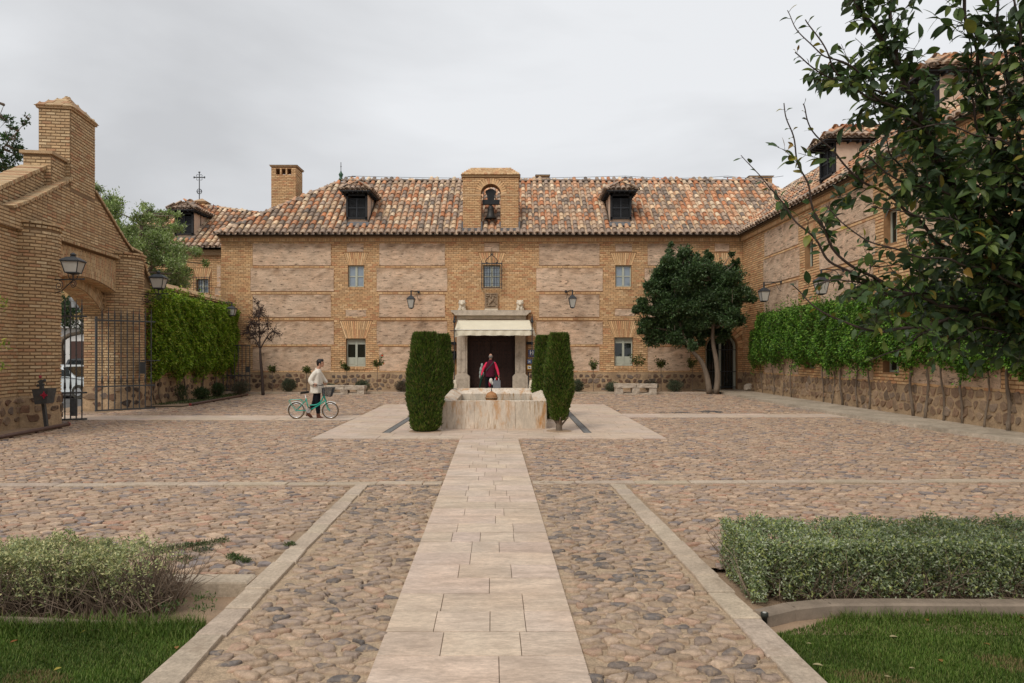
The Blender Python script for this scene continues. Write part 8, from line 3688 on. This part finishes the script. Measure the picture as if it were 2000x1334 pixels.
def lawn(label, inside, bounds, n, seed, z0, h=.029, tall=None):
    rs = np.random.RandomState(seed)
    x = rs.uniform(bounds[0], bounds[1], n)
    y = rs.uniform(bounds[2], bounds[3], n)
    ok = inside(x, y)
    x, y = x[ok], y[ok]
    n = len(x)
    patch = .5 + .5 * np.sin(x * 5.1 + 2 * np.sin(y * 4.3)) * np.sin(y * 6.7 + x)
    hh = h * rs.uniform(.6, 1.3, n) * (.75 + .5 * patch)
    if tall is not None:
        tt = tall(x, y)
        hh = hh * (1 + tt * rs.uniform(.3, 2.2, n))
    a = rs.rand(n) * 2 * pi
    ln = rs.uniform(.15, .75, n)
    w = .0016 + .0012 * rs.rand(n)
    cx, sx = np.cos(a), np.sin(a)
    b0 = np.stack((x - w * sx, y + w * cx, np.full(n, z0)), 1)
    b1 = np.stack((x + w * sx, y - w * cx, np.full(n, z0)), 1)
    m0 = np.stack((x - w * .8 * sx + cx * hh * ln * .35, y + w * .8 * cx + sx * hh * ln * .35, z0 + hh * .6), 1)
    m1 = np.stack((x + w * .8 * sx + cx * hh * ln * .35, y - w * .8 * cx + sx * hh * ln * .35, z0 + hh * .6), 1)
    tp = np.stack((x + cx * hh * ln, y + sx * hh * ln, z0 + hh), 1)
    V = np.stack((b0, b1, m1, m0, tp), 1).reshape(-1, 3)
    col = GRC[rs.randint(0, len(GRC), n)] * (.8 + .35 * patch[:, None]) * rs.uniform(.8, 1.2, (n, 1))
    dry = (np.sin(x * 3.3 + 1) * np.sin(y * 5.9 + x * 2) > .72) & (rs.rand(n) < .5)
    col[dry] = (.22, .17, .07)
    g = Geo()
    i = np.arange(n) * 5
    g.V.append(V)
    g.C.append(np.repeat(col, 5, 0))
    q = np.stack((i, i + 1, i + 2, i + 3), 1).ravel()
    tr = np.stack((i + 3, i + 2, i + 4), 1).ravel()
    g.L.append(q)
    g.T.append(np.full(n, 4))
    g.L.append(tr)
    g.T.append(np.full(n, 3))
    g.n = len(V)
    o = g.build('grass', MT['grass'], None)
    tag(o, label, None, kind='stuff')


lawn('dense green lawn in the lower left corner', lambda x, y: (x < U(-1.84, 0) - .0285 * y - .02 - np.maximum(0, 4.6 - y) * .045) & (y < 4.62) & (x > -.76 * y - .6), (-5, -1.8, 2.9, 4.72), 135000, 111, -.06,
     tall=lambda x, y: np.clip((y - 4.38) / .18, 0, 1) * 1.6)
lawn('dense green lawn in the lower right corner', lambda x, y: (x > U(1.91, 0) - .0285 * y + .03 + np.maximum(0, 4.6 - y) * .03) & (y < 4.78 - np.clip((2.3 - x) * .5, 0, .3)) & (x < .76 * y + .6), (1.7, 5, 2.9, 4.80), 135000, 112, -.055,
     tall=lambda x, y: np.clip((y - 4.66) / .10, 0, 1) * .8)


def tuft(label, pts, n, seed, r, size, colr, name='weeds'):
    rs = np.random.RandomState(seed)
    g = Geo()
    for (x, y) in pts:
        m = n // len(pts)
        P_ = np.stack((x + rs.normal(size=m) * r, y + rs.normal(size=m) * r * .8, .02 + .02 * rs.rand(m)), 1)
        d = rs.normal(size=(m, 3)) + np.array((0, 0, .7))
        leaves(g, P_, d, size, .3, colr, rs, up=np.array((0, 0, 1.0)))
    o = g.build(name, MT['leaf'], None)
    tag(o, label, None, kind='stuff')


WD = pal((.05, .09, .02), (.08, .11, .03), (.10, .12, .05))
tuft('low weeds growing between the cobbles behind the left hedge', [tuple(W(px, py, 2399.4 / (py - HZ))[:2]) for px, py in ((310, 1080), (330, 1078), (355, 1074), (375, 1070), (400, 1068), (430, 1063), (360, 1098), (395, 1080))], 1100, 1, .05, .03, WD)
tuft('small green weed tuft on the cobbles near the left kerb line', [tuple(W(px, py, 2399.4 / (py - HZ))[:2]) for px, py in ((465, 1098), (480, 1103), (455, 1093))], 420, 2, .03, .03, WD * 1.2)
tuft('tiny weed beside the left kerb line', [tuple(W(568, 1070, 2399.4 / (1070 - HZ))[:2])], 120, 3, .025, .03, WD * 1.2)
tuft('green groundcover in the bed under the bright creeper', [(-12.3, 24 + .35 * i) for i in range(20)] + [(-11.75, 24.6 + .35 * i) for i in range(14)], 5200, 4, .18, .06, WD, 'groundcover')
tuft('thin weeds on the sandy bed at the left front', [(-2.25, 4.95), (-2.4, 4.8), (-2.15, 4.75)], 200, 5, .05, .035, WD * 1.3)


# pop-up spotlights
for lab, px, py in (('small black ground spotlight at the corner of the left lawn', 376, 1236), ('black ground spotlight standing at the end of the concrete edging, right front', 1493, 1200)):
    D = 1333 * (1.8 - .05) / (py - HZ) if px > 1000 else 1333 * 1.86 / (py - HZ)
    x = (px - 1000) * D / F
    if px > 1000:
        D, x = 4.60, 493 * 4.60 / F
    t = thing('ground_spotlight', lab, 'spotlight', (x, D, -.06), 'ground spotlights')
    h = .06 if px > 1000 else -.02
    g = Geo()
    g.lathe([(.018, -.08), (.018, h - .03), (.024, h - .028), (.026, h - .002), (.022, h)], 14, (x, D, 0), (.5, .6, .6))
    g.build('housing', MT['rubber'], t, smooth=True)
    g = Geo()
    g.lathe([(.014, h - .002), (.012, h + .003)], 12, (x, D, 0))
    g.build('lens', MT['lampglass'], t)

# fallen leaves
FLC = pal((.45, .36, .06), (.28, .10, .03), (.22, .08, .03), (.45, .38, .20), (.35, .17, .05))
LEAFBV = []
for i in range(7):
    f = i / 6
    w = .30 * sin(pi * f) ** .8 * (1 - .25 * f)
    for s in (-1, 0, 1):
        LEAFBV.append((s * w, f, (.10 * w if s else 0) * 2.0 - .22 * f * f))
LEAFBV = np.array(LEAFBV)
LEAFBF = [(i * 3 + j, i * 3 + j + 1, i * 3 + j + 4, i * 3 + j + 3) for i in range(6) for j in range(2)]
rs = np.random.RandomState(9)
places = [(175, 1232, 3, .07, 'large curled brown fallen leaf on the left lawn'), (158, 1236, 0, .05, 'yellow fallen leaf beside the brown one on the left lawn'), (20, 1255, 1, .045, 'red brown fallen leaf at the left edge of the lawn'),
          (120, 1303, 0, .045, 'yellow fallen leaf low on the left lawn'), (345, 1262, 4, .05, 'orange brown fallen leaf near the right end of the left lawn'), (258, 1236, 1, .04, 'small rusty fallen leaf on the left lawn by the edging'),
          (1737, 1243, 3, .05, 'pale fallen leaf in the upper middle of the right lawn'), (1608, 1300, 3, .06, 'long pale fallen leaf on the left part of the right lawn'), (1585, 1257, 3, .03, 'tiny pale fallen leaf near the right lawn corner'),
          (1835, 1287, 4, .045, 'ochre fallen leaf in the middle of the right lawn'), (1740, 1322, 3, .035, 'small cream fallen leaf at the bottom of the right lawn'), (1935, 1260, 4, .04, 'small orange fallen leaf right on the right lawn'),
          (1985, 1203, 1, .05, 'red brown fallen leaf below the edging at the right edge'), (1812, 1213, 4, .045, 'brown fallen leaf below the edging, middle of the right lawn'), (1787, 1305, 3, .035, 'round pale fallen leaf on the right lawn'),
          (1490, 813, 4, .10, 'orange fallen leaf on the cobbles beside the long walkway')]
for (px, py, ci_, L, lab) in places:
    zl = -.03 if py > 1190 else .05
    D = F * (CAMZ - zl) / (py - HZ)
    p = W(px, py, D)
    g = Geo()
    an = rs.rand() * 6.28
    M = frames(np.array([[cos(an), sin(an), .25]]), rs, .1, np.array((0, 0, 1.0)))[0] * L
    g.add(LEAFBV @ M.T * np.array((1, 1, 1)) + p, LEAFBF, FLC[ci_])
    tag(g.build('fallen_leaf', MT['leaf_big'], None, smooth=True), lab, 'leaf', 'fallen leaves')

# ------------------------------------------------------------------ the near branches at the right
BG = pal((.045, .082, .025), (.06, .105, .03), (.09, .145, .035), (.035, .065, .022), (.14, .19, .045), (.07, .105, .055))
BYEL = pal((.25, .22, .03), (.32, .26, .05), (.18, .19, .03), (.28, .17, .03))
t = thing('orchard_tree', 'near tree whose leafy branches hang in from the right edge', 'tree', (4.6, 4.6, 0))
rs = np.random.RandomState(77)
g = Geo()
tr = bez([(4.75, 4.7, -.1), (4.65, 4.6, .8), (4.5, 4.5, 1.6), (4.35, 4.4, 2.3)], 14)
g.tube(tr, np.linspace(.13, .08, len(tr)), 10)
g.build('trunk', MT['bark'], t, smooth=True)
HUB = (4.4, 4.42, 2.2)


def wp(px, py, D):
    return W(px, py, D)


limbs = [
    # (points px,py,D ; r0 ; r1 ; twig density ; leafy from)
    ([(2010, 620, 4.2), (1950, 520, 4.1), (1880, 400, 4.0), (1830, 300, 3.9), (1775, 180, 3.8), (1745, 110, 3.75), (1700, 50, 3.7), (1655, -40, 3.65)], .026, .010, 1.0),
    ([(1775, 180, 3.8), (1748, 100, 3.75), (1742, 30, 3.7), (1750, -60, 3.7)], .012, .008, .8),
    ([(1850, 330, 3.9), (1790, 240, 3.8), (1700, 190, 3.7), (1640, 150, 3.65), (1600, 75, 3.6), (1575, 40, 3.6)], .010, .003, .9),
    ([(1720, 195, 3.7), (1650, 122, 3.65), (1600, 105, 3.6), (1560, 60, 3.6), (1535, 20, 3.6)], .006, .002, .7),
    ([(1880, 400, 4.0), (1820, 300, 3.9), (1740, 190, 3.8), (1660, 165, 3.7), (1600, 140, 3.65), (1552, 105, 3.6)], .010, .003, .9),
    ([(1950, 560, 4.2), (1840, 480, 4.1), (1760, 400, 4.0), (1680, 350, 3.9), (1620, 290, 3.85), (1580, 240, 3.8), (1565, 205, 3.8)], .013, .003, .8),
    ([(1960, 620, 4.3), (1860, 600, 4.2), (1740, 560, 4.1), (1640, 500, 4.05), (1600, 430, 4.0), (1565, 330, 3.95), (1545, 260, 3.9), (1530, 200, 3.9)], .014, .003, .75),
    ([(1740, 560, 4.1), (1650, 530, 4.05), (1590, 470, 4.0), (1530, 400, 4.0), (1490, 350, 3.95), (1450, 305, 3.95)], .010, .002, .45),
    ([(1990, 620, 4.3), (1900, 615, 4.2), (1790, 640, 4.1), (1700, 645, 4.0), (1640, 625, 4.0), (1580, 590, 4.0), (1545, 553, 4.0)], .016, .003, .65),
    ([(1990, 640, 4.3), (1890, 600, 4.25), (1820, 570, 4.2), (1760, 580, 4.1), (1700, 560, 4.1), (1640, 545, 4.0), (1600, 560, 4.0)], .012, .003, 1.0),
    ([(1860, 625, 4.2), (1800, 650, 4.1), (1770, 680, 4.1), (1730, 692, 4.1), (1700, 700, 4.1)], .009, .003, .5),
    ([(2100, 640, 4.3), (2000, 500, 4.1), (1950, 350, 3.9), (1930, 220, 3.8), (1905, 100, 3.7), (1885, 20, 3.65), (1875, -40, 3.6)], .022, .008, 1.0),
    ([(2100, 560, 4.2), (2010, 420, 4.0), (1985, 250, 3.8), (1960, 100, 3.7), (1940, -30, 3.6)], .018, .006, 1.0),
    ([(1935, 300, 3.9), (1900, 220, 3.8), (1895, 130, 3.75), (1890, 60, 3.7)], .008, .003, .8),
    ([(2120, 700, 4.3), (2040, 560, 4.1), (1990, 470, 4.0), (1900, 400, 3.95), (1820, 370, 3.9), (1740, 345, 3.85), (1690, 300, 3.8)], .016, .004, 1.0),
    ([(2080, 640, 4.2), (1990, 560, 4.0), (1900, 520, 3.9), (1800, 500, 3.8), (1720, 480, 3.8), (1650, 440, 3.8), (1610, 400, 3.8)], .014, .003, .95),
    ([(2060, 600, 4.2), (1980, 540, 4.0), (1910, 470, 3.9), (1850, 430, 3.85), (1780, 420, 3.8), (1700, 400, 3.8)], .012, .003, 1.0),
    ([(2090, 500, 4.0), (2020, 380, 3.8), (1960, 280, 3.7), (1890, 260, 3.65), (1830, 240, 3.6), (1770, 260, 3.6)], .012, .003, .9),
    ([(2080, 430, 3.9), (2030, 300, 3.7), (2000, 150, 3.6), (1985, 0, 3.5)], .012, .005, 1.0),
    ([(2100, 660, 4.4), (2000, 660, 4.3), (1930, 640, 4.2), (1860, 660, 4.2), (1800, 640, 4.15), (1750, 620, 4.1)], .012, .003, .8),
    ([(2100, 620, 4.4), (2000, 590, 4.5), (1900, 560, 4.6), (1830, 540, 4.6), (1760, 520, 4.6), (1690, 520, 4.5)], .012, .003, 1.0),
    ([(2080, 560, 4.4), (1980, 500, 4.5), (1900, 440, 4.5), (1830, 400, 4.5), (1760, 330, 4.4), (1720, 250, 4.3), (1700, 180, 4.3)], .012, .003, 1.0),
    ([(2060, 480, 4.4), (2010, 360, 4.5), (1930, 330, 4.5), (1860, 320, 4.4), (1800, 270, 4.3), (1730, 160, 4.2), (1710, 90, 4.2)], .012, .003, .9),
    ([(2100, 700, 4.3), (2030, 690, 4.3), (1960, 680, 4.3), (1900, 665, 4.2)], .010, .003, .7),
]
bud = Geo()
POS, DIR, COLI, SZ = [], [], [], []
for li, (pts, r0, r1, dens) in enumerate(limbs):
    P_ = np.array([wp(*p) for p in pts])
    if pts[0][0] > 1995:
        P_ = np.vstack((np.array(HUB), P_))
    q = bez(P_, 10 * len(P_))
    L = np.concatenate(([0], np.cumsum(np.linalg.norm(np.diff(q, axis=0), axis=1))))
    rad = np.interp(L, [0, L[-1]], [r0, r1])
    q = q + np.stack([.008 * np.sin(L * 23 + li), .006 * np.sin(L * 17), .008 * np.cos(L * 19 + li)], 1)
    g = Geo()
    g.tube(q, rad, 7)
    g.build('branch', MT['bark_dark'], t, smooth=True)
    yell = .30 if pts[-1][0] < 1640 else .06
    dens *= 1.0 if pts[-1][0] < 1640 else 1.45
    # leaves straight on the limb's outer part, twigs elsewhere
    s = .12
    while s < L[-1]:
        i = min(len(q) - 2, int(np.searchsorted(L, s)))
        p = q[i]
        d = nrm(q[i + 1] - q[i])
        if p[0] > 3.6 or p[2] > 4.3:
            s += .1
            continue
        side = rs.normal(size=3)
        side = nrm(side - d * np.dot(side, d))
        frac = s / L[-1]
        if rad[i] > .0045 and rs.rand() < .85 * dens * (1.08 - .62 * frac):
            tl_ = rs.uniform(.12, .42) * (1.2 - .65 * frac)
            e = p + nrm(side + d * .5 + np.array((0, 0, .25))) * tl_
            m_ = (p + e) / 2 + rs.normal(size=3) * .012
            tw_ = bez([p, m_, e], 9)
            bud.tube(tw_, np.linspace(.0028, .0012, len(tw_)), 4, cap=False)
            k = int(tl_ / .018)
            for a in range(k):
                f = (a + .6) / k
                pp = tw_[min(len(tw_) - 1, int(f * (len(tw_) - 1)))]
                ld = nrm(rs.normal(size=3) * .75 + (e - p) / tl_ * .5 + np.array((0, 0, -.15)))
                POS.append(pp)
                DIR.append(ld)
                COLI.append(rs.rand() < yell * .2)
                SZ.append(rs.uniform(.05, .092))
            s += rs.uniform(.03, .055) / max(.3, dens)
        else:
            ld = nrm(side + d * .6 + np.array((0, 0, -.1)) + rs.normal(size=3) * .25)
            POS.append(p)
            DIR.append(ld)
            COLI.append(rs.rand() < yell * (.15 + .9 * frac ** 2))
            SZ.append(rs.uniform(.042, .075) * (1 if frac < .85 else .7))
            s += rs.uniform(.018, .045) / max(.35, dens)
bud.build('twigs', MT['bark_dark'], t, kind='stuff')
POS, DIR = np.array(POS), np.array(DIR)
n = len(POS)
COLI, SZ = np.array(COLI), np.array(SZ)
stalk = .014
col = np.where(COLI[:, None], BYEL[rs.randint(0, 4, n)], BG[rs.randint(0, 6, n)]) * rs.uniform(.8, 1.2, (n, 1))
M = frames(DIR, rs, .55, np.array((0, -.35, 1.0)))
Sx = np.stack((SZ * rs.uniform(.75, 1.2, n), SZ, SZ * rs.uniform(.4, 2.4, n)), 1)
M = M * Sx[:, None, :]
LP = POS + DIR * stalk
d_ = np.linalg.norm(LP - (0, 0, CAMZ), axis=1)
px_ = 1000 + LP[:, 0] / LP[:, 1] * F
py_ = HZ - (LP[:, 2] - CAMZ) / LP[:, 1] * F
invw = (px_ > 1440) & (px_ < 1990) & (py_ > 5) & (py_ < 740)
order = np.argsort(d_ + np.where(invw, 0, 100) - 3 * (px_ < 1640))
for i in order[:300]:
    g = Geo()
    g.many(LEAFBV, LEAFBF, M[i:i + 1], LP[i:i + 1], col[i:i + 1])
    g.build('leaf', MT['leaf_big'], t, smooth=True)
rest = order[300:]
g = Geo()
g.many(LEAFBV, LEAFBF, M[rest], LP[rest], col[rest])
g.build('leaves', MT['leaf_big'], t, smooth=True, kind='stuff')
g = Geo()
ST = np.array([(-.012, 0, 0), (.012, 0, 0), (.012, 1, 0), (-.012, 1, 0), (0, 0, .02), (0, 1, .02)])
Ms = frames(DIR, rs) * np.array((.1, stalk * 1.3, .1))[None, None, :]
g.many(ST, [(0, 1, 2, 3), (0, 3, 5, 4)], Ms, POS, np.tile((.10, .06, .03), (n, 1)))
g.build('leaf_stalks', MT['twig'], t, kind='stuff')
print('near leaves', n)

# a sprig at the very left edge
t = thing('sprig', 'thin yellow green sprigs poking in at the left edge before the gate pier', 'plant', (-5.6, 6.5, 0))
rs = np.random.RandomState(78)
g = Geo()
gl = Geo()
for (pts) in ([(-120, 760), (-60, 650), (-20, 600), (14, 592)], [(-120, 760), (-60, 720), (-10, 680), (12, 676)], [(-120, 760), (-50, 720), (-15, 712), (8, 716)]):
    P_ = np.array([W(a, b, 6.5) for a, b in pts])
    P_ = np.vstack(((-5.6, 6.5, 0), P_))
    q = bez(P_, 30)
    g.tube(q, np.linspace(.008, .0015, len(q)), 5)
    m = 90
    idx = rs.randint(10, len(q), m)
    leaves(gl, q[idx] + rs.normal(size=(m, 3)) * .025, rs.normal(size=(m, 3)) + (.3, 0, .3), .045, .4, pal((.20, .26, .04), (.14, .20, .03), (.30, .28, .05)), rs, tmpl=1)
g.build('stems', MT['twig'], t, kind='stuff')
gl.build('leaves', MT['leaf_big'], t, kind='stuff')
